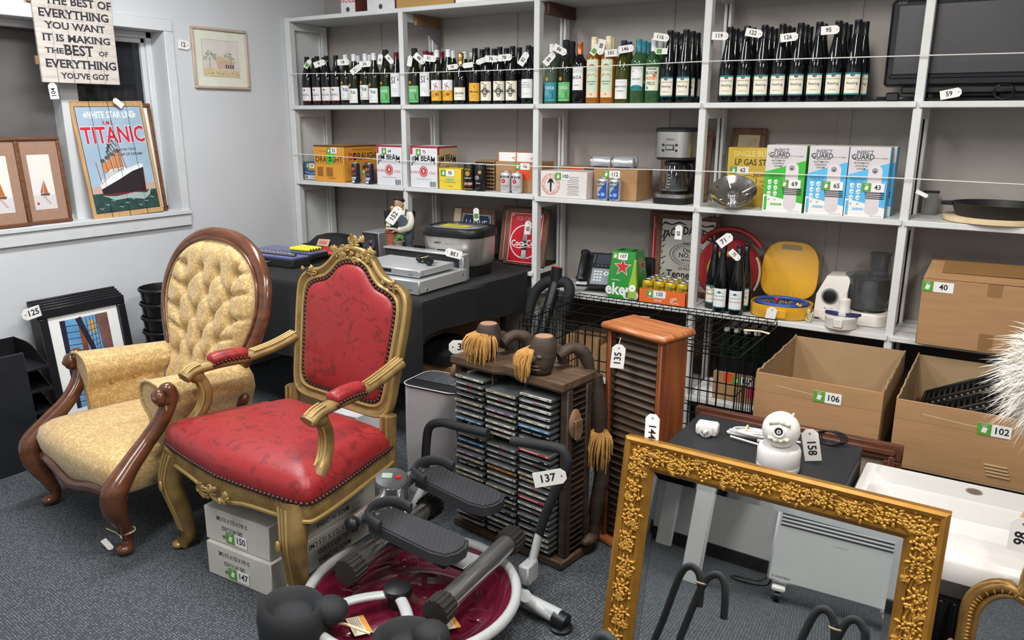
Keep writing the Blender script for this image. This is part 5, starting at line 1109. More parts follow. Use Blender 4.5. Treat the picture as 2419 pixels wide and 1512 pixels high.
# round red case
RC = M('red_case_plastic', '#8f2327', .4, var=.08)
p = ay(1735, 690, .2)
t = thing('hose_case', 'round dark red plastic case with a carry handle behind the tall bottles', 'case', (p.x-.034, .19, Z4), R(0))
Fc = FRONT(0, 0, .175)
mb = MB(); mb.lathe([(.001, -.03), (.150, -.03), (.160, -.02), (.160, .02), (.148, .034), (.06, .036), (.001, .036)], RC, 44, T=Fc); mb.bx(-.09, .09, -.03, .03, 0, .03, RC, .006); mb.build('case_body', t)
mb = MB(); mb.tube([(.185*math.cos(a), 0, .175+.02+.185*math.sin(a)) for a in [R(35+11*k) for k in range(11)]], .014, RC, 10, flat=(1, 1.2)); mb.build('carry_handle', t)
mb = MB(); mb.ring(0, 0, .075, .10, M('yellow_disc', '#b8a33a', .5), Fc, .0372); mb.lathe([(.07, .036), (.07, .042), (.02, .044), (.001, .044)], BLACKP, 28, T=Fc); mb.build('centre_plate', t)
mb = MB(); mb.tube([(.163*math.cos(a), -.036, .175+.163*math.sin(a)) for a in [R(-30+6*k) for k in range(11)]], .006, M('pale_grip', '#b9b0a6', .5), 6); mb.build('latch', t)
# yellow case, lid up, full of metal parts
p = az(1842, 735, S4)
t = thing('yellow_case', 'open yellow plastic case with a blue ring and metal fittings inside', 'case', (p.x+.022, .116, Z4), R(2)); t.scale = (.95, .95, 1)
YCS = M('case_yellow', '#dba52c', .42, var=.05)
def ov(w, d, z, n=28, p_=2.6): return [(math.copysign(abs(math.cos(2*PI*k/n))**(2/p_)*w/2, math.cos(2*PI*k/n)), math.copysign(abs(math.sin(2*PI*k/n))**(2/p_)*d/2, math.sin(2*PI*k/n)), z) for k in range(n)]
mb = MB(); mb.loft([ov(.275, .23, .0), ov(.29, .245, .008), ov(.295, .25, .062), ov(.285, .24, .062), ov(.28, .235, .012), ov(.27, .225, .01)], YCS); mb.bx(-.05, .05, -.130, -.118, .008, .05, YCS, .004); mb.build('case_base', t)
mb = MB(); L = TR(0, .112, .06, R(82)); 
ol = [(math.copysign(abs(math.cos(2*PI*k/36))**(.6)*.140, math.cos(2*PI*k/36))*(1-.16*max(0, math.sin(2*PI*k/36))), .135+math.copysign(abs(math.sin(2*PI*k/36))**(.55)*.14, math.sin(2*PI*k/36)), 0) for k in range(36)]
mb.loft([[(a, b, -.022) for a, b, c in ol], [(a, b, .008) for a, b, c in ol], [(a*.94, .135+(b-.135)*.94, .012) for a, b, c in ol]], YCS, T=L); mb.prism(rrect(.10, .024, .008), .002, M('case_slot', '#a58d6a', .8), L @ TR(.0, .247, .0115)); 
for k in range(-3, 4): mb.box((k*.03, .02, .0125), (.002, .022, .003), M('case_yellow_shade', '#bf8c22'), 0, L)
mb.build('case_lid', t)
mb = MB(); mb.tube([(.122*math.cos(2*PI*k/28), .098*math.sin(2*PI*k/28), .062) for k in range(28)], .010, M('blue_hose', '#2a4f9e', .4), 8, closed=True); mb.build('blue_ring', t)
mb = MB(); rnd = random.Random(5)
for k in range(170):
    a, r_ = rnd.uniform(0, 2*PI), math.sqrt(rnd.random()); x, y = .105*r_*math.cos(a), .08*r_*math.sin(a); z = .018+.036*rnd.random()
    X = Matrix.Translation((x, y, z)) @ Euler((rnd.uniform(0, 6), rnd.uniform(0, 6), rnd.uniform(0, 6))).to_matrix().to_4x4()
    c = (CHROME, STEEL, M('blue_hose', '#2a4f9e'), GREYINK)[k % 4]; mb.box((0, 0, 0), (.022, .008, .006), c, .001, X) if k % 3 else mb.cyl(X @ Vector((0, 0, -.012)), X @ Vector((0, 0, .012)), .005, .005, c, 8)
o = mb.build('metal_fittings', t); o['kind'] = 'stuff'
mb = MB(); mb.ball((-.03, .02, .068), .011, RED, 12, 8); mb.build('red_knob', t)
mb = MB(); mb.cyl((.05, -.088, .062), (.105, -.06, .066), .007, .007, M('case_yellow', '#dba52c'), 10); mb.build('yellow_rod', t)
lot_tag('', ay(1821, 744, -.02), 'white lot tag hanging below the open yellow case', ang=R(80), w=.075, h=.045, hole=1)
# food processor
p = az(2050, 755, S4); FP = M('processor_white', '#ddd6ce', .35, var=.02); SMOKE = M('smoky_bowl', '#a9adb1', .05, trans=.9, var=.05)
t = thing('food_processor', 'white food processor with a smoky plastic bowl and feed tube', 'food processor', (3.438, .203, Z4), R(0))
mb = MB(); mb.loft([rr(.30, .20, .06, 0, 6), rr(.30, .20, .06, .045, 6), rr(.285, .185, .06, .055, 6)], FP, T=TR(.0, 0)); mb.build('base', t)
mb = MB(); mb.loft([[(-.165, -.085, .01), (-.02, -.085, .01), (-.02, .085, .01), (-.165, .085, .01)], [(-.16, -.085, .12), (-.03, -.085, .12), (-.03, .085, .12), (-.16, .085, .12)], [(-.125, -.06, .205), (-.02, -.06, .212), (-.02, .07, .212), (-.125, .07, .205)]], FP); mb.build('motor_tower', t, 30)
mb = MB(); F = FRONT(-.10, -.0855, .115); mb.ring(0, 0, .03, .038, SILF, F, .002); mb.lathe([(.03, 0), (.028, .012), (.02, .014), (.001, .014)], BLACKP, 26, T=F); mb.text('Breville', .014, GREYINK, F, -.0, -.06, .001); mb.build('dial', t)
mb = MB(); mb.lathe([(.068, .056), (.078, .07), (.095, .14), (.105, .205), (.108, .212), (.104, .212), (.092, .14), (.075, .072), (.06, .06)], SMOKE, 36, T=TR(.055, 0)); mb.build('bowl', t)
mb = MB(); mb.lathe([(.109, .21), (.109, .218), (.06, .226), (.001, .226)], SMOKE, 36, T=TR(.055, 0)); mb.loft([ov(.085, .075, z, 20) for z in (.22, .28, .315)]+[ov(.092, .082, .317, 20), ov(.092, .082, .322, 20), ov(.078, .068, .322, 20), ov(.072, .062, .24, 20)], SMOKE, T=TR(.085, 0)); mb.build('lid', t)
mb = MB(); mb.lathe([(.036, .056), (.038, .12), (.03, .19), (.02, .2)], M('white_spindle', '#cfcfcd', .4), 20, T=TR(.055, 0)); mb.lathe([(.072, .052), (.075, .056), (.07, .062)], BLACKP, 30, T=TR(.055, 0)); mb.bx(-.13, .13, -.08, .08, -.0, .006, BLACKP, .002); mb.build('spindle', t)
# round white container with attachments in front
p = az(1992, 765, S4)
t = thing('blade_container', 'round white plastic container in front of the food processor', 'container', (p.x, .022, Z4))
mb = MB(); mb.lathe([(.064, 0), (.067, .003), (.068, .04), (.070, .044), (.070, .052), (.065, .056), (.001, .056)], M('container_white', '#d6d3cc', .4), 36); mb.bx(-.02, .02, -.074, -.064, .012, .05, M('container_white', '#d6d3cc'), .003); mb.build('container_body', t)
t = thing('blade_attachment', 'white processor blade holder with dark blue blades on the round container', 'blade', (p.x+.008, .025, Z4+.057))
mb = MB(); mb.lathe([(.04, 0), (.03, .008), (.03, .02), (.024, .03), (.025, .07), (.02, .075), (.009, .078), (.007, .1), (.003, .103)], FP, 22); mb.build('holder', t)
DBL = M('dark_blue_plastic', '#2a3160', .4)
mb = MB(); mb.prism([(-.075, -.006), (-.03, -.02), (.03, -.02), (.07, -.004), (.075, .01), (.03, .01), (-.03, .012), (-.075, .012)], .012, DBL, TR(0, -.02, .004)); mb.box((0, -.041, .011), (.03, .003, .013), WHITE, .001); mb.text('BLADE', .008, INK, FRONT(0, -.0425, .011)); mb.build('blade', t)
# cord by the yellow case
t = thing('cream_cord', 'tangled cream power cord between the yellow case and the processor', 'cord', (3.268, .035, Z4+.004)); t.scale = (.5, .5, .8)
mb = MB()
for k in range(5): mb.tube([(.024*math.cos(a+k)*(1-.06*k)+.004*k, .03*math.sin(a)*(1+.1*k)*.6, .008+.009*k+.008*math.sin(2*a+k)) for a in [2*PI*j/18 for j in range(18)]], .0042, M('cream_cable', '#cbbfa0', .5), 7, closed=True)
mb.build('cable', t); mb = MB(); mb.box((-.01, .05, .05), (.03, .03, .03), M('cream_cable', '#cbbfa0'), .006); mb.build('plug', t)
# kraft box 40 in the fifth bay
t = thing('cardboard_box', 'large kraft box half open on the counter shelf at right, sticker 40', 'box', (3.978, -.095, Z4)); w, d, h = .50, .36, .28
mb = MB(); mb.bx(-w/2, w/2, 0, d, 0, h, KRAFT, .004); mb.rect(-w*.05, .002, w*.05, h*.28, M('brown_tape', '#8e6a42', .4), FRONT(0, 0, 0), .0008); mb.rect(-.02, h-.05, .03, h, M('brown_tape', '#8e6a42'), FRONT(0, 0, 0), .0008); mb.build('box_body', t)
mb = MB(); mb.loft([[(-w/2, 0, h), (w/2, 0, h+.004), (w/2, 0, h+.008), (-w/2, 0, h+.004)], [(-w/2+.01, d*.5, h+.045), (w/2, d*.5, h+.055), (w/2, d*.5, h+.059), (-w/2+.01, d*.5, h+.049)]], KRAFT); mb.loft([[(-w/2+.01, d*.46, h+.045), (w/2, d*.46, h+.05), (w/2, d*.46, h+.054), (-w/2+.01, d*.46, h+.049)], [(-w/2, d, h+.03), (w/2, d, h+.02), (w/2, d, h+.024), (-w/2, d, h+.034)]], KRAFT); mb.add([(-w/2+.06, d*.15, h+.02), (w/2-.08, d*.15, h+.026), (w/2-.08, d*.48, h+.0585), (-w/2+.06, d*.48, h+.053)], [(0, 1, 2, 3)], M('brown_tape', '#8e6a42')); mb.build('lid_flaps', t, 20)
sticker(t, FRONT(-w/2+.055, -.001, h-.032), '40', .115, .042)

# ------------------------------------------------------------------ left wall and its window sill
SILL = WZ0+.0055
PALE = M('whitewashed_boards', '#b8ada3', .8, col2='#d3cbc2', scale=7, stretch=(1, 8, 1), bump=.15, bscale=30)
T = RIGHT(-.0116, -1.357, 1.715)
t = thing_m('plank_sign', 'whitewashed plank sign with dark serif lettering about the best of everything', 'sign', T)
mb = MB()
for k in range(5): mb.bx(-.1975+.079*k+.0006, -.1975+.079*(k+1)-.0006, 0, .47, 0, .012, PALE, .0015)
mb.build('planks', t)
mb = MB(); DK = M('sign_lettering', '#2b2a31', .7, var=.25, scale=30)
for s_, y, sz, x, w in (('YOU\u2019VE GOT', .033, .044, .02, .245), ('EVERYTHING', .088, .062, .008, .355), ('BEST', .153, .078, .0, .145), ('THE', .148, .040, -.12, .09), ('OF', .146, .036, .125, .05), ('IT IS MAKING', .207, .052, .0, .335), ('YOU WANT', .263, .052, .0, .30), ('EVERYTHING', .318, .062, .0, .345), ('THE BEST OF', .378, .06, .03, .33), ('TO HAVE', .432, .05, 0, .25)):
    vs, _ = text_mesh(s_, .025); wid = (max(v.x for v in vs)-min(v.x for v in vs))*sz
    serif_text(mb, s_, sz*.86, DK, Matrix(), x, y, .0126, .025, w/wid/.86)
mb.build('lettering', t)
mb = MB()
for x, y in ((-.2, .38), (-.2, .1)): mb.bx(-.1975-.02, -.1975+.03, y-.02, y+.02, -.0, .002, M('batten_wood', '#8a6848', .8), 0) if False else mb.bx(-.215, -.1978, y-.02, y+.02, .001, .009, M('batten_wood', '#8a6848', .8), .001)
mb.build('rear_batten', t)
lot_tag('104', ax(126, 215, .0), 'white lot tag 104 hanging from the plank sign', T=RIGHT(*ax(126, 215, .001)) @ Matrix.Rotation(R(94), 4, 'Z'), w=.075, h=.042, string=[ax(120, 197, -.002)])
# titanic boards
def wall_lean(name, label, cat, y, x, z, lean, group=None, roll=0):
    Tm = Matrix.Translation((x, y, z)) @ Matrix.Rotation(R(90), 4, 'Z') @ Matrix.Rotation(R(90)-lean, 4, 'X') @ Matrix.Rotation(roll, 4, 'Z')
    return thing_m(name, label, cat, Tm, group)
t = wall_lean('ship_sign', 'painted plank sign of an ocean liner lettered WHITE STAR LINE TITANIC', 'sign', -1.172, -.022, SILL, R(7.4), roll=R(1.2))
PINE = M('pine_boards', '#b08a5c', .6, col2='#c9a273', scale=9, stretch=(10, 1, 1))
w, h = .405, .60
mb = MB()
for k in range(4): mb.bx(-w/2+w/4*k+.0006, -w/2+w/4*(k+1)-.0006, .0, h, -.012, 0, PINE, .001)
mb.build('planks', t)
SKYP = M('painted_sky', '#93a9bd', .55, col2='#a9bccb', scale=5); SEAP = M('painted_sea', '#1f3a38', .5, col2='#35554f', scale=25); DUSK = M('painted_dusk', '#d39a78', .6, col2='#b9a7a2', scale=12)
T0 = Matrix(); mb = MB(); iw, y0, y1 = w/2-.022, .03, h-.03
mb.rect(-iw-.003, y0-.003, iw+.003, y1+.003, INK, T0, .0006); mb.rect(-iw, y0, iw, y1, SKYP, T0, .001); mb.rect(-iw, .12, iw, .165, DUSK, T0, .0013); mb.rect(-iw, y0, iw, .128, SEAP, T0, .0016)
mb.text('WHITE STAR LINE', .047, LWHT, T0, 0, h-.072, .002, .03, .72)
for x in (-.135, .135): star(mb, x, h-.072, .017, LWHT, T0, .002)
mb.text('R.M.S.', .028, RED, T0, -.02, h-.112, .002, .01, .9)
mb.text('TITANIC', .118, LWHT, T0, .0, h-.178, .002, .045, .77); mb.text('TITANIC', .118, M('poster_red', '#c2263c', .55), T0, .0, h-.178, .0026, .02, .77)
mb.text('45,000 TONS', .017, DKG, T0, .06, .348, .002, .01); mb.text('THE SHIP OF DREAMS', .019, DKG, T0, .055, .322, .002, .01, .95)
HULL = M('painted_hull', '#2b2026', .5); FUN = M('painted_funnel', '#d9803f', .5); SMK = M('painted_smoke', '#3a3438', .6, col2='#6d6a64', scale=20)
mb.flat([(-.125, .118), (.12, .118), (.128, .25), (.06, .232), (-.02, .195), (-.13, .15)], HULL, T0, .003); mb.flat([(-.13, .15), (-.02, .195), (.06, .232), (.128, .25), (.126, .266), (.112, .268), (.04, .25), (-.05, .208), (-.132, .166)], LWHT, T0, .0035)
mb.flat([(-.132, .166), (-.05, .208), (.03, .245), (.02, .256), (-.06, .248), (-.125, .19)], LWHT, T0, .0033)
for k in range(3): mb.line([(-.12+.006*k, .18+.012*k), (-.06, .22+.009*k), (.01, .244+.004*k)], .002, DKG, T0, .0038)
for k in range(9): mb.disc(.03+.011*k, .242+.0024*k, .0016, INK, T0, .0039, seg=8)
for k in range(4): x = -.085+.029*k; hh = .052+.016*k; mb.flat([(x-.011, .235+.004*k), (x+.012, .238+.004*k), (x+.006, .238+hh), (x-.014, .236+hh)], FUN, T0, .0029+.0001*k); mb.line([(x+.012, .238), (x+.006, .238+hh)], .003, INK, T0, .00335); mb.disc(x-.008, .243+hh, .013+.002*k, SMK, T0, .0032, .010)
for k in range(5): mb.line([(-.05+.012*k, .31+.014*k), (-.06+.006*k, .34+.02*k), (-.03+.004*k, .38+.012*k)], [.006, .012, .001], SMK, T0, .0014)
mb.line([(-.12, .17), (-.132, .29)], .003, M('poster_mast', '#8f4a58'), T0, .004); mb.line([(.03, .25), (.0, .44)], .003, M('poster_mast', '#8f4a58'), T0, .004); mb.line([(-.125, .12), (.12, .12)], .003, RED, T0, .004)
FOAM = M('painted_foam', '#9fb0aa', .5)
mb.flat([(-.135, .118), (-.06, .108), (.05, .12), (.12, .112), (.15, .14), (.135, .1), (.1, .078), (.02, .092), (-.07, .088)], FOAM, T0, .0045)
for k in range(9): x = -.15+.037*k; y = .05+.018*(k % 3); mb.line([(x-.018, y), (x-.008, y+.004), (x, y-.003), (x+.012, y+.004)], [.001, .004, .005, .001], FOAM, T0, .0046)
for k in range(1, 4): mb.rect(-w/2+w/4*k-.0009, 0, -w/2+w/4*k+.0009, h, INK, T0, .005)
mb.build('painting', t)
lot_tag('', ax(277, 243, -.08), 'white lot tag on the top edge of the ocean liner sign', T=RIGHT(*ax(279, 243, -.075)) @ Matrix.Rotation(R(-38), 4, 'Z'), w=.06, h=.03, hole=-1)
t = wall_lean('picture_frame', 'brown framed white mounted picture behind the ocean liner sign', 'picture frame', -1.11, -.06, SILL, R(6.5))
mb = MB(); pframe(mb, .37, .59, .022, .014, WOODF); mb.build('frame', t); mb = MB(); mb.bx(-.165, .165, .02, .57, .001, .006, WHITE); mb.build('mount', t)
# two sailing pictures
MAT_ = M('brown_mount', '#9d7b66', .8, var=.06, scale=50); WC = M('watercolour_paper', '#d8d3d6', .7, col2='#e2dccb', scale=6)
def sailing(label, yc, x, lean):
    t = wall_lean('sailing_picture', label, 'picture', yc, x, SILL, lean, 'pair of sailing boat pictures')
    mb = MB(); pframe(mb, .215, .42, .018, .016, WOODF); mb.build('frame', t)
    mb = MB(); mb.bx(-.1, .1, .015, .405, .001, .006, MAT_); mb.build('mount', t)
    mb = MB(); T1 = Matrix(); mb.rect(-.062, .07, .045, .335, WC, T1, .0066); mb.rect(-.062, .07, .045, .14, M('watercolour_sea', '#c3c6d2', .7, col2='#d9c9b8', scale=20), T1, .0069)
    SAIL = M('painted_sail', '#b5652f', .7); mb.flat([(-.012, .15), (.012, .148), (-.002, .215)], SAIL, T1, .0075); mb.flat([(-.016, .15), (-.026, .152), (-.006, .205)], M('painted_sail_dark', '#8a4428', .7), T1, .0075); mb.flat([(-.028, .138), (.014, .136), (.02, .147), (-.024, .148)], M('painted_boat', '#5b4a4f', .7), T1, .0078)
    for k in range(4): mb.line([(-.015+.007*k, .13-.01*k), (.0+.006*k, .128-.01*k)], .003, SAIL, T1, .0076)
    mb.disc(-.045, .1, .006, RED, T1, .0076); mb.build('watercolour', t)
sailing('brown framed sailing boat picture nearest the window mullion', -1.585, -.045, R(4.5))
sailing('brown framed sailing boat picture at the left photo edge', -1.795, -.028, R(4.5))
# framed house watercolour
t = thing_m('watercolour_picture', 'pale wooden framed watercolour of a cottage hanging on the left wall', 'picture', RIGHT(WX+.0005, -.500, 1.715))
LFR = M('pale_frame', '#b59f8e', .5, col2='#c4b09e', scale=10); w, h = .385, .338
mb = MB(); pframe(mb, w, h, .016, .018, LFR); mb.build('frame', t)
mb = MB(); mb.bx(-w/2+.014, w/2-.014, .014, h-.014, .001, .006, M('pale_green_mount', '#dcdccb', .7)); mb.build('mount', t)
mb = MB(); T1 = Matrix(); mb.rect(-.125, .068, .125, .272, INK, T1, .0063); mb.rect(-.124, .069, .124, .271, M('wash_sky', '#cfc4bf', .8, col2='#dcd8cc', scale=12), T1, .0066)
mb.flat([(-.124, .069), (.124, .069), (.124, .105), (.02, .11), (-.06, .118), (-.124, .112)], M('wash_grass', '#c9b184', .8, col2='#d6c9a3', scale=25), T1, .0069)
mb.flat([(-.03, .115), (.09, .112), (.09, .15), (.05, .158), (-.02, .165), (-.035, .155)], M('wash_wall', '#c7a99b', .8), T1, .0072); mb.flat([(-.045, .158), (-.02, .185), (.03, .172), (.1, .158), (.1, .15), (.02, .16), (-.015, .152)], M('wash_roof', '#cdb98f', .8), T1, .0075)
GW = M('wash_tree', '#7f9a85', .8, col2='#b2b89a', scale=60); rnd = random.Random(2)
for cx_, cy_ in ((-.085, .19), (-.06, .18), (.07, .185), (.05, .19), (-.1, .175)):
    for k in range(9): mb.disc(cx_+rnd.uniform(-.022, .022), cy_+rnd.uniform(-.018, .018), rnd.uniform(.004, .009), GW, T1, .0078+.00005*k, rnd.uniform(.003, .006), 8)
for x in (-.08, .065): mb.line([(x, .12), (x+.004, .175)], .003, M('wash_trunk', '#8d6f5a'), T1, .0077)
for k in range(4): mb.rect(.028+.016*k, .118, .036+.016*k, .138, DKG, T1, .0079)
for k in range(7): mb.line([(-.11+.035*k, .082+.006*(k % 3)), (-.09+.035*k, .086+.004*(k % 2))], .003, M('wash_shadow', '#9d8a72'), T1, .0079)
mb.build('watercolour', t)
lot_tag('12', ax(434, 107, WX+.014), 'white lot tag 12 beside the cottage watercolour', T=RIGHT(*ax(435, 106, WX+.008)) @ Matrix.Rotation(R(-5), 4, 'Z'), w=.075, h=.048, hole=1)
# black frames leaning on the wall
BFR = M('black_frame', '#1a1a1d', .35, var=.1)
for k in range(5):
    x = .105+.022*k
    t = wall_lean('framed_photograph', ['black picture frame, rearmost of the leaning stack', 'black picture frame, second from the back of the leaning stack', 'black picture frame in the middle of the leaning stack', 'black picture frame right behind the street photograph', 'black framed street photograph at the front of the leaning stack'][k], 'picture frame', -1.565-.003*k, x, .001, R(7.5), 'stack of black frames')
    mb = MB(); pframe(mb, .445, .69-.008*k, .045, .019, BFR); mb.build('frame', t)
    mb = MB(); mb.bx(-.19, .19, .03, .65-.008*k, .001, .006, M('frame_back', '#2a2a2a', .8) if k < 4 else WHITE); mb.build('mount', t)
    if k == 4:
        mb = MB(); T1 = Matrix(); mb.rect(-.122, .14, .122, .585, M('photo_blue', '#3f86b8', .3, col2='#86b3d6', scale=6), T1, .0066)
        mb.flat([(-.122, .14), (-.10, .14), (-.095, .585), (-.122, .585)], M('photo_dark', '#2d2a38', .3), T1, .0068)
        mb.flat([(-.03, .14), (.005, .14), (-.01, .585), (-.035, .585)], M('photo_rust', '#7b4030', .3, col2='#93563f', scale=20), T1, .0069)
        mb.flat([(.005, .14), (.085, .36), (.122, .40), (.122, .14)], M('photo_grey', '#5f5a5f', .3, col2='#8b8488', scale=10), T1, .007); mb.flat([(.075, .30), (.122, .25), (.122, .585), (.06, .585)], M('photo_wall', '#6b4a44', .3, col2='#84605a', scale=12), T1, .0072)
        for j in range(13): mb.line([(-.10, .17+.032*j), (-.03, .165+.032*j)], .003, M('photo_dark', '#2d2a38'), T1, .0071); mb.line([(.0, .2+.028*j), (.06, .23+.026*j)], .0025, M('photo_dark', '#2d2a38'), T1, .0071)
        for x0_ in (.0, .018, .035, .05): mb.line([(x0_, .15), (x0_+.01, .58)], .003, M('photo_dark', '#2d2a38'), T1, .0073)
        mb.line([(-.03, .585), (.03, .38), (.07, .2)], [.03, .022, .012], M('photo_dark', '#2d2a38'), T1, .0074); mb.rect(.035, .2, .075, .27, M('photo_shop', '#a34c3c', .3), T1, .0075); mb.rect(.03, .27, .08, .285, WHITE, T1, .0076); mb.rect(.02, .5, .05, .56, M('photo_gold', '#c9a45c'), T1, .0069)
        mb.build('photograph', t)
lot_tag('125', ax(74, 740, .16), 'white lot tag 125 on the corner of the black frames', T=RIGHT(*ax(74, 740, .155)) @ Matrix.Rotation(R(9), 4, 'Z'), w=.085, h=.055, hole=-1)
# nested black pots
for k in range(6):
    t = thing('plant_pot', 'black plastic plant pot, %s' % ['lowest of the nested stack', 'second from the bottom of the nested stack', 'third from the bottom of the nested stack', 'third from the top of the nested stack', 'second from the top of the nested stack', 'top one of the nested stack by the wall'][k], 'pot', (.235, -1.20, .0012+.076*k), group='nested plant pots')
    mb = MB(); mb.lathe([(.082, 0), (.086, .004), (.112, .285), (.118, .287), (.119, .302), (.115, .303), (.110, .285), (.083, .006), (.001, .005)], M('pot_black', '#151517', .3, var=.15), 36, T=TR(0, 0, 0)); mb.build('pot_wall', t)
    mb = MB(); mb.lathe([(.119, .286), (.122, .29), (.122, .298), (.119, .302)], M('pot_black', '#151517'), 36, cap=False); mb.build('rim', t)
# letter trays and a dark panel at the left edge
for k in range(5):
    t = thing('letter_tray', 'black plastic letter tray, %s of the stack by the wall' % ['lowest', 'second', 'third', 'fourth', 'topmost'][k], 'tray', (.165, -1.985, .0012+.106*k), group='stacked letter trays')
    mb = MB(); mb.bx(-.15, .15, -.12, .12, .0, .012, BLACKP, .002); mb.bx(-.15, -.144, -.12, .12, .012, .1045, BLACKP, .001); mb.build('tray_base', t)
    for s_ in (-1, 1):
        X = Matrix(((1, 0, 0, 0), (0, 0, 1, s_*.117), (0, 1, 0, 0), (0, 0, 0, 1)))
        mb = MB(); pl = [(-.144, .012), (.145, .012)]+[(.145-.2*k2/8, .012+.088*math.sin(PI/2*k2/8)**1.2) for k2 in range(1, 9)]+[(-.144, .1045)]; mb.prism(pl, .003, BLACKP, X, -.0015); mb.build('side_wall', t)
t = thing('dark_panel', 'dark glossy flat panel leaning at the left photo edge by the letter trays', 'panel', (.375, -2.16, .001)); mb = MB(); mb.box((0, 0, .265), (.012, .36, .53), M('panel_dark', '#24262a', .25, var=.2, scale=6), .003, TR(0, 0, 0, 0, R(-5))); mb.build('panel_sheet', t)

# ------------------------------------------------------------------ armchairs
GILT = M('gilt_wood', '#6b5230', .45, .25, col2='#927848', scale=16, bump=.25, bscale=45)
GILT2 = M('gilt_highlight', '#a98d55', .38, .35, var=.1)
MAHO = M('mahogany', '#4c2a1b', .22, var=.12, col2='#693f28', scale=6, stretch=(1, 1, 5), coat=.4)
REDF = mat_damask('red_damask', '#8e2022', '#74191d', 17, .42, .04, (.57, .62))
CREAM = mat_damask('cream_damask', '#b0905a', '#c8ab74', 42, .6, .3, (.5, .55))
NAIL = M('bronze_nail', '#4a3230', .35, .6, var=.15)
def carving(mb, T, w, h, n, seed, m=None):
    "acanthus leaves and curls heaped over an area"
    rnd = random.Random(seed)
    for k in range(n):
        x = rnd.uniform(-w/2, w/2); y = rnd.uniform(-h/2, h/2)*(1-.5*abs(2*x/w)); a = rnd.uniform(-.9, .9)+(PI/2 if x > 0 else -PI/2)*.8+PI/2
        L = rnd.uniform(.016, .03); X = T @ Matrix.Translation((x, y, .002)) @ Matrix.Rotation(a, 4, 'Z')
        if k % 4 == 3: mb.tube([(L*.5*math.cos(q)*(1-q/9), L*.5*math.sin(q)*(1-q/9), .004) for q in [j*.6 for j in range(9)]], .0032, m or GILT2, 6, T=X)
        else:
            for d in (-.5, 0, .5): mb.ball((L*.5*math.cos(d), L*.5*math.sin(d), .004), (L*.5, L*.17, .006), m or (GILT2 if k % 2 else GILT), 8, 6, T=X, rot=Matrix.Rotation(d, 3, 'Z'))
def nails(mb, pts, step=.0165, r=.0078):
    P = [Vector(p) for p in pts]; acc = 0
    for a, b in zip(P, P[1:]):
        L = (b-a).length
        while acc < L:
            mb.ball(a+(b-a)*(acc/L), r, NAIL, 8, 6); acc += step
        acc -= L
# ---- red and gilt armchair
RO = thing('gilt_armchair', 'ornate gilt armchair with red damask seat and back', 'armchair', (1.89, -2.135, 0), R(-5)); RO.scale = (1.13, 1, 1)
def seat_outline(n=48, k=1.0):
    # trapezoid with rounded corners and a gently bowed front
    ctrl = [(0, -.035), (.16, -.02), (.29, .0), (.35, .02), (.358, .06), (.33, .2), (.29, .36), (.262, .47), (.235, .50), (.12, .505), (0, .505)]
    pts = bez([(a, b, 0) for a, b in ctrl], 4); R_ = [(p.x*k, (p.y-.235)*k+.235) for p in pts]
    return R_+[(-a, b) for a, b in R_[-2:0:-1]]
out = seat_outline()
mb = MB()
def rail(dz0, k0, dz1, k1): return [[(a, (b), dz0) for a, b in seat_outline(k=k0)], [(a, b, dz1) for a, b in seat_outline(k=k1)]]
def railz(a, b): return .345-(.03*math.exp(-(a/.09)**2) if b < .1 else 0)-(.0)
rings = []
for k_, dz in ((.93, .012), (1.0, .0), (1.012, .02), (.995, .05), (.985, .062)): rings.append([(a, b, (railz(a, b) if dz < .03 else .345)+dz) for a, b in seat_outline(k=k_)])
mb.loft(rings, GILT, cap=True)
mb.tube([(a, b, railz(a, b)+.003) for a, b in seat_outline(k=1.012)], .007, GILT2, 6, closed=True)
mb.build('seat_rail', RO, 50)
mb = MB(); carving(mb, FRONT(0, -.047, .345), .17, .06, 26, 11); mb.build('rail_carving', RO)
# cushion
mb = MB(); rings = []
for k_, z in ((.985, .398), (1.0, .415), (1.0, .44), (.97, .466), (.88, .487), (.70, .503), (.45, .511), (.2, .514), (.02, .515)): rings.append([(a, b, z-(.012 if b > .4 else 0)*(1 if k_ > .8 else 0)) for a, b in seat_outline(k=k_)])
mb.loft(rings, REDF); SCU = mb.build('seat_cushion', RO, 80)
mb = MB(); nails(mb, [(a, b, .407) for a, b in seat_outline(k=1.006)]+[(0, -.035, .407)]); mb.build('nail_trim', SCU, 80)
# legs
for sx in (-1, 1):
    mb = MB(); p = bez([(sx*.292, .03, .385), (sx*.305, .012, .33), (sx*.312, .0, .26), (sx*.298, .018, .15), (sx*.288, .03, .06), (sx*.296, .018, .025), (sx*.304, .004, .012)], 4)
    rr_ = []
    for i in range(len(p)): u = i/(len(p)-1); rr_.append(.036*(1-u)**1.1+.0165+(.009 if u > .88 else 0)-.004*(u > .97))
    mb.tube(p, rr_, GILT, 14); mb.ball((sx*.308, -.004, .016), (.022, .022, .015), GILT2, 10, 6)
    for o_ in (-.016, 0, .016): mb.tube([(q.x+o_*(1-.6*i/len(p)), q.y-rr_[i]*.94, q.z) for i, q in enumerate(p[:16])], .0045, GILT2, 5)
    mb.ball((sx*.3, -.05, .27), (.010, .006, .022), GILT2, 8, 6)
    mb.build('leg', RO)
    mb = MB(); p = bez([(sx*.24, .50, .52), (sx*.24, .495, .40), (sx*.24, .50, .3), (sx*.243, .53, .14), (sx*.25, .57, .002)], 4); mb.tube(p, [.026-.008*i/len(p) for i in range(len(p))], GILT, 12, flat=(1, 1.1))
    for o_ in (-.012, .012): mb.tube([(q.x+o_, q.y-.026, q.z) for q in p[:8]], .005, GILT2, 5)
    mb.build('leg', RO)
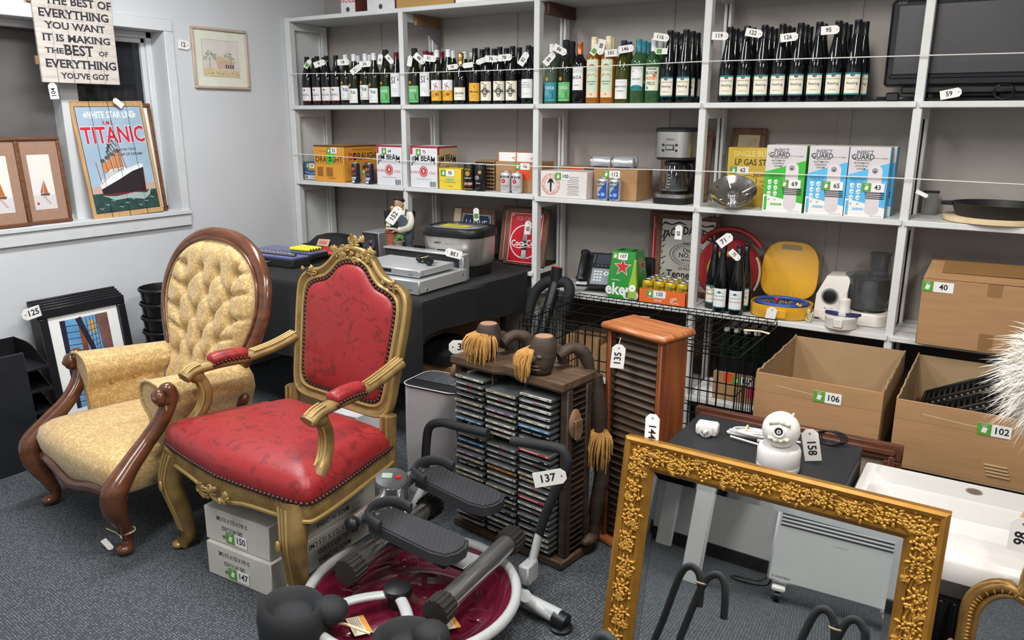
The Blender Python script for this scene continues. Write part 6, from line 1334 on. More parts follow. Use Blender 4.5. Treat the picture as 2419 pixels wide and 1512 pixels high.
# back
BT = TR(0, .515, .50, R(90-11)); 
bo = [(0, .598), (.045, .592), (.085, .57), (.12, .53), (.155, .502), (.2, .488), (.24, .468), (.262, .43), (.264, .36), (.256, .25), (.246, .13), (.238, .05), (.222, .012), (.18, -.006), (.09, -.008), (0, -.008)]
bc = bez([(a, b, 0) for a, b in bo], 4); oc = [(p.x, p.y) for p in bc]; oc = oc+[(-a, b) for a, b in oc[-2:0:-1]]
def inset(k, ky=None): return [(a*k, (b-.27)*(ky or k)+.27) for a, b in oc]
mb = MB(); mb.loft([[(a, b, z) for a, b in inset(k_)] for k_, z in ((.76, -.012), (.97, -.022), (1.0, -.012), (1.0, .010), (.965, .024), (.915, .014), (.865, .020), (.825, .012), (.79, .0))], GILT, cap=False, T=BT)
mb.tube([BT @ Vector((a, b, .018)) for a, b in inset(.985)], .0075, GILT2, 7, closed=True); mb.tube([BT @ Vector((a, b, .018)) for a, b in inset(.87)], .0065, GILT2, 6, closed=True)
mb.add([(a, b, -.014) for a, b in inset(.85)], [tuple(range(len(oc)-1, -1, -1))], REDF, BT)
mb.build('back_frame', RO, 50)
mb = MB(); carving(mb, BT @ Matrix.Translation((0, .572, .014)), .22, .055, 48, 4); carving(mb, BT @ Matrix.Translation((0, .618, .006)), .08, .03, 14, 8); mb.build('crest_carving', RO)
for s_ in (-.2, .2): mb = MB(); carving(mb, BT @ Matrix.Translation((s_, .478, .016)), .1, .02, 6, 9); mb.build('shoulder_carving', RO)
mb = MB(); mb.loft([[(a, b, z) for a, b in inset(k_)] for k_, z in ((.82, .004), (.81, .016), (.765, .028), (.65, .036), (.4, .040), (.15, .042), (.01, .042))], REDF, T=BT); BCU = mb.build('back_cushion', RO, 80)
mb = MB(); nails(mb, [BT @ Vector((a, b, .017)) for a, b in inset(.818)+inset(.818)[:1]]); mb.build('nail_trim', BCU, 80)
# arms
for sx in (-1, 1):
    mb = MB()
    post = bez([(sx*.318, .085, .40), (sx*.322, .10, .45), (sx*.308, .15, .51), (sx*.302, .165, .57), (sx*.306, .145, .625), (sx*.308, .115, .652)], 5)
    mb.tube(post, [.038-.016*min(1, i/9)+(.006 if i > 20 else 0) for i in range(len(post))], GILT, 12, flat=(1, .8), up=(0, -1, 0))
    for o_ in (-.012, .0, .012): mb.tube([(q.x+o_, q.y-.030+.0006*i, q.z) for i, q in enumerate(post)], .0045, GILT2, 5)
    mb.ball((sx*.318, .05, .46), (.010, .010, .010), GILT2, 8, 6)
    arm = bez([(sx*.308, .085, .642), (sx*.308, .13, .662), (sx*.30, .22, .668), (sx*.285, .33, .668), (sx*.27, .44, .685), (sx*.262, .535, .712)], 5)
    mb.tube(arm, [.027]*3+[.024]*(len(arm)-6)+[.026]*3, GILT, 12, flat=(.8, 1.1), up=(0, 0, 1))
    for o_ in (-.014, 0, .014): mb.tube([(q.x+o_, q.y, q.z+.0195) for i, q in enumerate(arm) if i < 6 or i > 15], .0042, GILT2, 5) if False else [mb.tube([(q.x+o_, q.y, q.z+.0195) for q in seg_], .0042, GILT2, 5) for seg_ in (arm[:7], arm[16:])]
    mb.ball((sx*.308+sx*.022, .09, .642), (.006, .010, .010), GILT2, 8, 6)
    ARM = mb.build('arm', RO, 60)
    mb = MB(); pd = bez([(sx*.302, .185, .682), (sx*.299, .22, .690), (sx*.292, .28, .690), (sx*.286, .335, .684)], 5); mb.tube(pd, [.008, .022]+[.0275]*(len(pd)-4)+[.022, .008], REDF, 14, flat=(.85, 1)); mb.build('arm_pad', ARM, 80)
    for s2 in (-1, 1): mb = MB(); nails(mb, [(q.x+s2*.026, q.y, q.z-.012) for q in pd[1:-1]], .015, .0068); mb.build('nail_trim', ARM, 80)
mb = MB(); mb.tube([(.292+.03*math.cos(a), .02+.03*math.sin(a), .10) for a in [2*PI*k/14 for k in range(14)]], .0022, STRING, 5, closed=True); mb.build('string_tie', RO)
lot_tag('', RO.matrix_basis @ Vector((.26, -.012, .055)) if False else Matrix.Translation((1.89, -2.135, 0)) @ Matrix.Rotation(R(-5), 4, 'Z') @ Vector((.31, -.028, .075)), 'small green and white lot tag tied to the front leg of the gilt armchair', ang=R(75), w=.06, h=.028, green=True)
# ---- cream button-back armchair
CO = thing('button_back_armchair', 'Victorian cream button-back armchair with a mahogany show-wood frame', 'armchair', (1.11, -2.19, 0), R(-5.5))
# seat
def cs_outline(k=1.0):
    ctrl = [(0, -.06), (.12, -.055), (.22, -.05), (.30, -.03), (.33, .03), (.315, .2), (.27, .4), (.22, .52), (.1, .55), (0, .55)]
    pts = bez([(a, b, 0) for a, b in ctrl], 4); R_ = [(p.x*k, (p.y-.24)*k+.24) for p in pts]
    return R_+[(-a, b) for a, b in R_[-2:0:-1]]
mb = MB(); rings = []
for k_, z in ((.93, .225), (.965, .235), (1.0, .27), (1.02, .31), (.985, .345), (.89, .368), (.7, .385), (.4, .393), (.02, .395)): rings.append([(a, b, z+(.012 if b < 0 and z < .26 else 0)*math.cos(a*16)*-1) for a, b in cs_outline(k_)])
mb.loft(rings, CREAM); mb.build('seat_cushion', CO, 80)
mb = MB(); fr = [(a, b) for a, b in cs_outline(.97)]; fr = [q for q in fr if q[1] < .03]; fr.sort()
mb.tube([(a, b-.004, .222-.018*math.cos(a*15)) for a, b in fr], .019, MAHO, 10, flat=(1.1, .8)); mb.build('front_rail', CO, 60)
# show-wood arm fronts running down into cabriole legs
for sx in (-1, 1):
    mb = MB()
    p = bez([(sx*.372, .175, .558), (sx*.352, .16, .545), (sx*.343, .16, .58), (sx*.36, .18, .598), (sx*.357, .19, .56), (sx*.335, .16, .48), (sx*.325, .10, .41), (sx*.335, .02, .34), (sx*.345, -.045, .27), (sx*.335, -.05, .20), (sx*.312, -.02, .12), (sx*.298, .0, .055), (sx*.305, -.012, .022), (sx*.318, -.032, .018)], 5)
    n = len(p); prof_ = [.013, .016, .02, .024, .027, .030, .031, .036, .046, .042, .030, .021, .022, .014]
    rr_ = [prof_[min(13, int(i/5))]+(prof_[min(13, int(i/5)+1)]-prof_[min(13, int(i/5))])*((i % 5)/5) for i in range(n)]
    mb.tube(p, rr_, MAHO, 14, up=(0, -1, 0)); mb.ball((sx*.352, .145, .570), (.034, .022, .034), MAHO, 14, 10); mb.ball((sx*.358, .126, .568), (.012, .008, .012), MAHO, 10, 6)
    mb.ball((sx*.312, -.022, .022), (.030, .032, .022), MAHO, 12, 8)
    mb.build('leg', CO, 60)
    mb = MB(); mb.tube(bez([(sx*.25, .53, .24), (sx*.25, .56, .13), (sx*.26, .64, .001)], 4), [.028]*3+[.022]*6, MAHO, 10); mb.build('leg', CO)
    # upholstered arm
    mb = MB()
    def arm_pt(u, v, sx=sx):
        # u along depth, v round the section from the seat inside, over the top, to the outer bottom
        y = .175-.02*math.sin(PI*min(1, v*1.3))+.40*u; zt = .605-.03*u; xo = .325-.045*u; xi = .235-.005*u
        sec = [(xi+.012, .335), (xi+.012, .40), (xi+.006, .47), (xi-.018, .50), (xi-.028, zt-.05), (xi-.012, zt-.006), (xi+.035, zt+.014), (xo+.012, zt+.008), (xo+.042, zt-.03), (xo+.042, zt-.08), (xo+.012, zt-.13), (xo-.008, .40), (xo-.016, .30), (xo-.02, .225)]
        f = v*(len(sec)-1); i = min(len(sec)-2, int(f)); q = f-i; a, b = sec[i], sec[i+1]; q = q*q*(3-2*q)*.5+q*.5
        x = a[0]+(b[0]-a[0])*q; z = a[1]+(b[1]-a[1])*q
        if 0 < v < .4:                                              # gathers and buttons on the inside
            for yb in (.26, .36): x += .012*math.exp(-((y-yb)/.03)**2-((z-.478)/.03)**2)*1
            x += .008*math.exp(-((z-.478)/.014)**2)*(1 if y < .42 else 0)
            if y > .43: x += .010*math.exp(-((y-.46)/.012)**2)
        return (sx*x, y, z)
    mb.surf(arm_pt, 26, 40, CREAM, flip=(sx < 0))
    e0 = [arm_pt(0, v/20) for v in range(21)]; mb.add(e0, [tuple(range(21)) if sx > 0 else tuple(range(20, -1, -1))], CREAM)
    ARM = mb.build('arm', CO, 80)
    mb = MB()
    for yb in (.26, .36): mb.ball((sx*.246, yb, .478), (.008, .011, .011), CREAM, 10, 6)
    mb.build('arm_button', ARM, 80)
    mb = MB(); mb.tube([Vector(arm_pt(.0, v/20))+Vector((0, -.004, 0)) for v in range(1, 17)], .006, CREAM, 6); mb.build('braid', ARM)
# back: spoon outline
CBT = TR(0, .505, .36, R(90-15))
co = [(0, .73), (.09, .724), (.185, .698), (.272, .645), (.332, .57), (.358, .48), (.352, .40), (.322, .32), (.283, .25), (.26, .19), (.26, .14), (.28, .10)]
cb = [(p.x, p.y) for p in bez([(a, b, 0) for a, b in co], 5)]
full = [(-a, b) for a, b in cb[::-1]]+cb[1:]
mb = MB()
mb.tube([CBT @ Vector((a, b, .014)) for a, b in full], .034, MAHO, 14, flat=(.75, 1), up=(0, -1, 0)); mb.tube([CBT @ Vector((a*.955, (b-.35)*.955+.35, .040)) for a, b in full], .007, MAHO, 8)
for sx in (-1, 1):
    e = CBT @ Vector((sx*.275, .10, 0)); sp = [CBT @ Vector((sx*(.275+.004*k+.034*(1-k/16)*math.sin(k*.55)), .10-.006*k*.4+.034*(1-k/16)*(math.cos(k*.55)-1)*-1-.03, .01)) for k in range(14)]
    mb.tube(sp, [.022-.001*k for k in range(14)], MAHO, 10); mb.ball(CBT @ Vector((sx*.285, .10, .015)), (.034, .024, .034), MAHO, 12, 8)
mb.build('back_frame', CO, 60)
# tufted panel
def halfw(b):
    best = .01
    for (a0, b0), (a1, b1) in zip(cb, cb[1:]):
        if min(b0, b1) <= b <= max(b0, b1) and abs(b1-b0) > 1e-6: best = max(best, a0+(a1-a0)*(b-b0)/(b1-b0))
    return best if b > .1 else .275
BT_ = []
for r_, yb in enumerate((.20, .295, .39, .485, .58)):
    n_ = 4 if r_ % 2 == 0 else 3
    W_ = [.30, .23, .40, .32, .38][r_]
    for k in range(n_): BT_.append((-W_/2+W_*k/(n_-1), yb))
SEGS = []
for i in range(len(BT_)):
    for j in range(i+1, len(BT_)):
        if .05 < abs(BT_[i][1]-BT_[j][1]) < .12 and abs(BT_[i][0]-BT_[j][0]) < .12: SEGS.append((BT_[i], BT_[j]))
for bx2, by2 in BT_:
    if by2 > .56: SEGS.append(((bx2, by2), (bx2*1.25, by2+.14)))
    if by2 < .22: SEGS.append(((bx2, by2), (bx2*.95, by2-.16)))
for r_, yb in enumerate((.20, .295, .39, .485, .58)):
    row = [q for q in BT_ if q[1] == yb]; SEGS.append((row[0], (row[0][0]-.12, yb+.03))); SEGS.append((row[-1], (row[-1][0]+.12, yb+.03)))
def tuft(u, v):
    t_ = -.02+.738*v; hw = halfw(max(.1, min(.7298, t_)))*.955; e = (2*u-1); a = e*hw
    if v > .93: pass
    edge = min(1, (1-abs(e))*hw/.085)*min(1, (.73-t_)/.09); edge = max(0, edge); z = .006+.058*math.sin(PI/2*edge)
    for q in BT_:
        d2 = (a-q[0])**2+(t_-q[1])**2; z -= .036*math.exp(-d2/.022**2)*edge
    for p0, p1 in SEGS:
        vx, vy = p1[0]-p0[0], p1[1]-p0[1]; L2 = vx*vx+vy*vy; k = max(0, min(1, ((a-p0[0])*vx+(t_-p0[1])*vy)/L2)); d = math.hypot(a-p0[0]-k*vx, t_-p0[1]-k*vy); z -= .018*math.exp(-(d/.008)**2)*edge
    return (a, t_, z)
mb = MB(); mb.surf(tuft, 64, 78, CREAM, T=CBT); TB = mb.build('tufted_back', CO, 80)
mb = MB(); [mb.ball((a, b, .030), (.010, .010, .006), CREAM, 10, 6, T=CBT) for a, b in BT_]; mb.build('back_button', TB, 80)
mb = MB(); bk = [(a*.98, b) for a, b in full]; mb.add([(a, b, -.012) for a, b in bk]+[(.26, -.12, -.012), (-.26, -.12, -.012)], [tuple(range(len(bk)+1, -1, -1))], CREAM, CBT); mb.build('back_cover', CO)
mb = MB(); mb.tube([CBT @ Vector((a*.945, (b-.35)*.93+.35, .034)) for a, b in full], .005, CREAM, 6); mb.build('braid', CO)
mb = MB(); mb.tube([(.30+.031*math.cos(a), -.004+.031*math.sin(a), .085) for a in [2*PI*k/14 for k in range(14)]], .003, STRING, 5, closed=True); mb.tube([(.285, -.035, .085), (.25, -.05, .095)], .002, STRING, 5); mb.tube([(.315, -.035, .085), (.35, -.045, .09)], .002, STRING, 5); mb.build('string_tie', CO)
lot_tag('', Matrix.Translation((1.11, -2.19, 0)) @ Matrix.Rotation(R(-5.5), 4, 'Z') @ Vector((.30, -.075, .06)), 'small white lot tag tied to the mahogany front leg', ang=R(-62), w=.05, h=.02)

# ------------------------------------------------------------------ carved disc rack
DWOOD = M('dark_carved_wood', '#2c221b', .65, col2='#43352a', scale=8, stretch=(1, 1, 5), bump=.3, bscale=30)
DWTOP = M('worn_carved_top', '#3f3026', .55, col2='#66503c', scale=7, stretch=(1, 5, 5), bump=.25, bscale=30)
RAFF = M('raffia', '#94692f', .85, col2='#bd9150', scale=30)
RK = thing('disc_rack', 'dark carved wooden disc rack with two raffia haired figures on top', 'rack', (2.572, -1.352, 0), R(-7.5))
w, d, h = .52, .20, .70
mb = MB(); pl = [(-w/2, -d/2), (-.06, -d/2+.005), (-.02, -d/2+.03), (.02, -d/2+.03), (.06, -d/2+.005), (w/2, -d/2), (w/2, d/2), (-w/2, d/2)]; mb.prism(pl, .024, DWTOP, TR(0, 0, h-.026)); mb.prism([(a*.985, b*.96) for a, b in pl], .008, DWOOD, TR(0, 0, h-.034)); mb.build('top_board', RK, 20)
mb = MB(); mb.bx(-w/2-.005, w/2+.005, -d/2+.005, d/2+.005, 0, .034, DWTOP, .006); mb.build('base_board', RK)
for x, hw_ in ((-.251, .016), (-.0833, .0042), (.0715, .0042), (.243, .016)):
    mb = MB(); mb.bx(x-hw_, x+hw_, -d/2+.032, -d/2+.066, .034, h-.034, DWOOD, .004); mb.build('upright', RK)
    mb = MB(); mb.bx(x-hw_, x+hw_, d/2-.055, d/2-.022, .034, h-.034, DWOOD, .004); mb.build('upright', RK)
    mb = MB()
    for k in range(27): mb.bx(x-hw_*.9, x+hw_*.9, -d/2+.066, d/2-.055, .056+.0228*k-.003, .056+.0228*k, DWOOD)
    mb.build('slot_strip', RK)
mb = MB(); mb.bx(-.24, .24, d/2-.022, d/2-.014, .034, h-.034, M('rack_back', '#2a1d16', .8)); mb.build('back_panel', RK)
def hairs(mb, T, n, seed, L=.11, spread=.055, fwd=-.05, arc=(0, 6.283)):
    rnd = random.Random(seed)
    for k in range(n):
        a = rnd.uniform(arc[0], arc[1]); x0, y0 = spread*.7*math.cos(a), spread*.7*math.sin(a)
        l = L*rnd.uniform(.55, 1.1); ex, ey = x0*1.25+rnd.uniform(-.012, .012), y0*1.15+fwd*rnd.uniform(.2, 1)
        mb.tube([T @ Vector((x0*.8, y0*.8, .0)), T @ Vector((ex*.95, ey*.8, -.015)), T @ Vector((ex*1.1, ey*1.05, -l*.5)), T @ Vector((ex*1.08+rnd.uniform(-.006, .006), ey*1.1, -l))], [.0028, .003, .0026, .0012], RAFF, 4, cap=False)
for i, (x, y) in enumerate(((-.135, -.03), (.125, -.035))):
    f = MB(); f.loft([[(x+rx*math.cos(2*PI*k/16), y+oy+ry*math.sin(2*PI*k/16), h+z) for k in range(16)] for z, rx, ry, oy in ((-.002, .03, .03, -.01), (.012, .042, .042, -.012), (.045, .045, .046, -.006), (.075, .047, .048, 0), (.105, .046, .046, .004), (.125, .036, .037, .004), (.129, .033, .034, .004))], DWOOD)
    f.ball((x, y-.05, h+.055), (.010, .012, .016), DWOOD, 8, 6); f.ball((x, y-.048, h+.022), (.026, .014, .006), DWTOP, 10, 6); f.ball((x, y-.05, h+.034), (.024, .012, .005), DWOOD, 10, 6)
    for s_ in (-1, 1): f.ball((x+s_*.018, y-.045, h+.068), (.012, .008, .007), DWTOP, 8, 6)
    f.lathe([(.031, .0), (.0305, .0012), (.001, .0014)], M('cut_wood', '#9a745a', .7), 18, T=TR(x, y+.004, h+.1292)); HD = f.build('carved_head', RK, 60)
    hm = MB(); hairs(hm, TR(x+(-.004 if i == 0 else -.016), y-.012, h+(.100 if i == 0 else .088)), 150, 20+i, .10, .058, -.035, (2.2, 7.0) if i == 0 else (2.0, 5.0)); o = hm.build('raffia_hair', HD, 60); o['kind'] = 'stuff'
    mb = MB(); mb.tube(bez([(x+.03, y+.05, h+.05), (x+.05, y+.095, h+.075), (x+.075, y+.135, h+.055), (x+.095, y+.15, h-.01), (x+.095, y+.15, h-.09)], 5), [.02]*8+[.024]*6+[.02]*7, DWOOD, 10); mb.tube(bez([(x-.03, y+.05, h+.05), (x-.02, y+.12, h+.05), (x-.0, y+.14, h-.05)], 5), .02, DWOOD, 8); mb.build('carved_arm', RK, 60)
mb = MB(); mb.tube(bez([(.215, .145, .66), (.24, .15, .52), (.245, .145, .42), (.275, .13, .3), (.262, .125, .17), (.262, .11, .05)], 5), [.034]*6+[.032]*8+[.028]*8+[.022]*4, DWOOD, 12); mb.ball((.266, .08, .055), (.024, .05, .02), DWTOP, 10, 6); mb.build('carved_body', RK, 60)
mb = MB(); mb.ball((.262, -.03, .54), (.016, .034, .055), M('carved_hand', '#6d4f3b', .6, col2='#8a6a50', scale=20), 12, 8)
for k in range(3): mb.tube([(.279, -.05+.016*k, .56), (.281, -.045+.014*k, .52), (.276, -.04+.01*k, .49)], .006, M('carved_hand', '#6d4f3b'), 6)
mb.build('carved_hand', RK, 60)
mb = MB(); mb.ball((-.285, -.03, .63), (.02, .05, .03), M('carved_hand', '#6d4f3b'), 10, 6, rot=Euler((R(35), 0, 0)).to_matrix()); mb.build('carved_hand', RK, 60)
mb = MB(); hairs(mb, TR(.27, .12, .47), 110, 31, .13, .045, -.03); o = mb.build('raffia_skirt', RK, 60); o['kind'] = 'stuff'
# the discs
CDC = [('white', '#c9c5b6'), ('black', '#1b1b1e'), ('grey', '#6b6e6e'), ('cream', '#b9ae96'), ('dark brown', '#3a2f2a'), ('black', '#1b1b1e'), ('pale grey', '#98999a'), ('blue', '#3f86b5'), ('red', '#b5333c'), ('orange', '#c98a32'), ('purple', '#6f5a78'), ('black', '#232126')]
JEWEL = M('jewel_case', '#4d5050', .15, var=.1, spec=.7); CDP = {}
rnd = random.Random(12)
FIX = {(2, 0): 0, (2, 1): 2, (2, 2): 0, (2, 3): 6, (2, 4): 0, (2, 5): 7, (2, 6): 1, (2, 7): 2, (2, 9): 8, (2, 17): 8, (1, 2): 2, (1, 3): 0, (1, 4): 10, (1, 5): 3, (1, 6): 0, (1, 7): 0, (1, 8): 3, (1, 10): 2, (1, 14): 9, (0, 7): 7, (0, 11): 7, (0, 13): 10}
ord_ = ['top', 'second', 'third', 'fourth', 'fifth', 'sixth', 'seventh', 'eighth', 'ninth', 'tenth', 'eleventh', 'twelfth', 'thirteenth', 'fourteenth', 'fifteenth', 'sixteenth', 'seventeenth', 'eighteenth', 'nineteenth', 'twentieth', 'twenty-first', 'twenty-second', 'twenty-third', 'twenty-fourth', 'twenty-fifth', 'twenty-sixth', 'twenty-seventh']
MR = Matrix.Translation((2.572, -1.352, 0)) @ Matrix.Rotation(R(-7.5), 4, 'Z')
for c_ in range(3):
    n = 0
    for r_ in range(26):
        if (c_, r_) in ((0, 8), (0, 9), (1, 9), (2, 8), (1, 0)): continue
        ci = FIX.get((c_, r_), rnd.choice((0, 1, 2, 3, 4, 5, 6, 0, 2, 6, 3)))
        nm, hexc = CDC[ci]; z = .0568+.0228*(25-r_); P = MR @ Vector((-.160+.1545*c_, -.042-rnd.uniform(0, .012), z)); P.z = z
        lab = '%s spined disc case, %s down the %s column of the carved rack' % (nm, ord_[n], ('left', 'middle', 'right')[c_]); n += 1
        if ci not in CDP:
            t = thing('disc_case', lab, 'disc', P, R(-7.5), 'disc cases in the carved rack')
            a = MB(); a.bx(-.062, .071, -.062, .062, 0, .0100, JEWEL, .0008); a.bx(-.071, -.062, -.062, .062, 0, .0100, M('case_hinge', '#3a3b3c', .4), .0008); a = a.build('case', t, 30)
            b = MB(); F_ = FRONT(0, -.0622, .005); SP = M('spine_%s' % nm.replace(' ', '_')+str(ci), hexc, .4); b.rect(-.068, -.0042, .068, .0042, SP, F_, .0003); b.rect(-.066, .0101-.005+.0002, .066, .0051, SP, F_, .0004) if False else None
            tm = INK if ci in (0, 3, 6, 9) else LWHT; b.rect(-.06, -.0012, -.03+.01*(ci % 3), .0012, tm, F_, .0005); b.rect(-.01, -.001, .02+.008*(ci % 2), .001, tm if ci != 2 else RED, F_, .0005); b.rect(.05, -.0015, .062, .0015, tm, F_, .0005); b = b.build('spine_card', t, 30); CDP[ci] = (t, [(a, []), (b, [])])
        else: dup(CDP[ci][0], CDP[ci][1], lab, P, R(-7.5), 'disc cases in the carved rack')
lot_tag('38', ay(1086, 820, -1.27), 'white lot tag 38 standing at the left end of the carved rack', ang=R(-2), w=.085, h=.055, hole=-1)
lot_tag('137', ay(1299, 1129, -1.67), 'white lot tag 137 tied to the right black handlebar', ang=R(12), w=.105, h=.052, hole=1, string=[ay(1338, 1122, -1.60)])
# ------------------------------------------------------------------ cedar disc tower
CED = M('cedar', '#713a22', .35, col2='#96552f', scale=6, stretch=(9, 9, .7)); CEDT = M('cedar_top', '#8a4a2a', .35, col2='#b3713f', scale=6, stretch=(1, 11, 3)); SLOT = M('slot_board', '#3a2d24', .7)
TWp = thing('disc_tower', 'tall cedar wood disc tower with rows of dark slots', 'rack', (2.975, -1.165, 0), R(-17))
w, d, h = .246, .145, .858
mb = MB(); mb.box((0, 0, h-.014), (.29, .185, .026), CEDT, .010); mb.build('top_board', TWp)
mb = MB(); mb.bx(-.145, .145, -.09, .09, 0, .022, CEDT, .006); mb.build('base_board', TWp)
for s_ in (-1, 1): mb = MB(); mb.bx(s_*w/2-.018*(s_ > 0), s_*w/2+.018*(s_ < 0), -d/2, d/2, .022, h-.027, CED, .003); mb.build('side_panel', TWp)
mb = MB(); mb.bx(-w/2+.018, w/2-.018, d/2-.02, d/2-.01, .022, h-.027, M('tower_back', '#6b5137', .7)); mb.build('back_panel', TWp)
mb = MB()
SLB = M('slot_brown', '#4f3c2b', .6, col2='#5d4834', scale=12)
for k in range(28): z_ = .045+.028*k; mb.add([(-w/2+.02, -d/2+.016, z_), (w/2-.02, -d/2+.016, z_), (w/2-.02, -d/2+.036, z_+.023), (-w/2+.02, -d/2+.036, z_+.023)], [(0, 1, 2, 3)], SLB); mb.bx(-w/2+.018, w/2-.018, -d/2+.012, d/2-.02, z_-.0026, z_, BLACKP, 0)
mb.bx(-w/2+.018, -w/2+.03, -d/2+.015, d/2-.02, .03, h-.03, SLOT); mb.bx(w/2-.03, w/2-.018, -d/2+.015, d/2-.02, .03, h-.03, SLOT); mb.build('slot_insert', TWp)
lot_tag('135', ay(1460, 842, -1.295), 'white lot tag 135 hanging on the cedar disc tower', ang=R(86), w=.085, h=.046, hole=1, string=[ay(1462, 815, -1.29), ay(1466, 798, -1.262)])
# ------------------------------------------------------------------ wire crate
CX0, CX1, CY0, CY1, CZ = 2.125, 3.15, -.645, -.045, .66
WRE = M('black_wire', '#0f0f10', .35, .3)
KR = thing('wire_crate', 'large black wire dog crate standing in front of the shelves', 'crate', ((CX0+CX1)/2, (CY0+CY1)/2, 0)); w, d = CX1-CX0, CY1-CY0
def wires(nm, o, xd, yd, W_, H_, nx, ys, rr=.0021):
    mb = MB(); T = frame(o, xd, yd)
    for k in range(nx+1): x = W_*k/nx; mb.tube([T @ Vector((x, 0, 0)), T @ Vector((x, H_, 0))], rr, WRE, 5)
    for y in ys: mb.tube([T @ Vector((0, y, .002)), T @ Vector((W_, y, .002))], rr*1.5, WRE, 5)
    mb.build(nm, KR)
hs = [0.02, .13, .17, .31, .47, CZ-.03]
wires('front_panel', (-w/2, -d/2, 0), (1, 0, 0), (0, 0, 1), w, CZ-.012, 27, hs); wires('back_panel', (-w/2, d/2, 0), (1, 0, 0), (0, 0, 1), w, CZ-.012, 24, hs)
wires('side_panel', (w/2, -d/2, 0), (0, 1, 0), (0, 0, 1), d, CZ-.012, 17, hs); wires('side_panel', (-w/2, d/2, 0), (0, -1, 0), (0, 0, 1), d, CZ-.012, 17, hs)
mb = MB(); T = TOP(-w/2, -d/2, CZ)
for y in (0, .06, .22, .38, .54, d): mb.tube([T @ Vector((0, y, 0)), T @ Vector((w, y, 0))], .0026, WRE, 5)
for k in range(25):
    x = w*k/24; y0 = .0 if k % 4 == 0 or k > 14 else .54
    mb.tube([T @ Vector((x, y0, .002)), T @ Vector((x, d, .002)), T @ Vector((x, d, -.02))], .0016, WRE, 5)
mb.build('top_panel', KR)
mb = MB(); mb.bx(-w/2+.01, w/2-.01, -d/2+.01, d/2-.01, .004, .02, BLACKP, .004); mb.build('tray', KR)
for x in (-w/2, w/2):
    for y in (-d/2, d/2): mb = MB(); mb.tube([(x, y, CZ-.01), (x, y, 0)], .003, WRE, 6); mb.build('corner_post', KR)
mb = MB(); [mb.tube([(-.04+.055*math.sin(q*1.2), .0, CZ+.005+.002*q) for q in range(2)], .002, STRING, 5)]; T = Matrix.Translation((w/2-.02, .02, CZ+.004))
for k in range(6): mb.tube([T @ Vector((-.05, .004*k-.012, .002)), T @ Vector((.02, .002*k-.004, .006)), T @ Vector((.06, -.012+.003*k, .002))], .002, STRING, 5)
mb.tube([T @ Vector((.01, 0, .006)), T @ Vector((.01, .02, .05)), T @ Vector((.012, .03, .09))], .0014, STRING, 5) if False else None
mb.build('string_tie', KR)
# ------------------------------------------------------------------ exercise machine handle
t = thing('exercise_machine', 'black exercise machine post with padded loop handles and a red cap', 'exercise machine', (1.955, -.33, 0)); PADB = M('black_foam', '#202123', .75, bump=.2, bscale=80)
top = Vector((1.995-1.955, -.06+.33, .79)); A_ = Vector((0, .02, .03))
mb = MB(); mb.tube([(0, -.06, .02), top-Vector((0, 0, .06))], .030, BLACKP, 14); mb.build('post', t)
mb = MB(); mb.tube([top-Vector((.0, .01, .09)), top], .030, BLACKP, 16); mb.build('head_tube', t); mb = MB(); mb.tube([top+Vector((0, 0, 0)), top+Vector((.0005, .001, .004))], .031, M('red_cap', '#d8262c', .4), 18); mb.build('red_cap', t)
mb = MB(); mb.tube(bez([top+Vector((.0, -.0, -.085)), top+Vector((-.055, .0, -.085)), top+Vector((-.12, -.01, -.14)), top+Vector((-.15, -.03, -.24)), top+Vector((-.155, -.05, -.34))], 6), .029, PADB, 12); mb.build('loop_handle', t, 60)
mb = MB(); mb.tube(bez([top+Vector((.0, .0, -.085)), top+Vector((.05, .005, -.075)), top+Vector((.078, .0, -.11)), top+Vector((.072, -.01, -.18)), top+Vector((.06, -.02, -.24))], 6), .029, PADB, 12); mb.build('loop_handle', t, 60)
mb = MB(); mb.bx(-.1, .1, -.09, .09, 0, .02, BLACKP, .006); mb.build('base', t)
mb = MB(); mb.tube([top+Vector((.034*math.cos(a), -.012+.034*math.sin(a), -.105+.006*math.sin(a))) for a in [2*PI*k/14 for k in range(14)]], .002, STRING, 5, closed=True); mb.build('string_tie', t)
# ------------------------------------------------------------------ goods on the bottom shelf behind the crate
Z5 = S5+.0012
for k, (x0, x1, y0, hh) in enumerate(((2.0, 2.2, .04, .20), (2.22, 2.40, .03, .17), (2.41, 2.5, .03, .165), (2.51, 2.66, .05, .165))):
    t, mb, w, d, h, F, RR, TT = carton('cardboard_box', 'kraft box on the bottom shelf behind the crate, %s from the left' % ORD[k], 'box', x0, x1, y0, .26, Z5, hh, KRAFT, 'kraft boxes on the bottom shelf'); mb.rect(-.002, .0, .002, h, KRAFTD, F, .0006); mb.build('box_body', t)
t = thing('green_bag', 'crumpled green and clear plastic bag on the bottom shelf boxes', 'bag', (2.30, .14, Z5+.1712)); mb = MB(); mb.loft([[(rx*math.cos(2*PI*k/12)*(1+.15*(k % 3)), ry*math.sin(2*PI*k/12)*(1+.1*(k % 2)), z) for k in range(12)] for z, rx, ry in ((0, .06, .08), (.04, .07, .08), (.09, .05, .05), (.11, .02, .02))], M('green_bag', '#5d6b45', .4, col2='#97a284', scale=20)); mb.build('bag_body', t)
x0, x1 = ay(1680, 955, .03).x, ay(1795, 985, .03).x
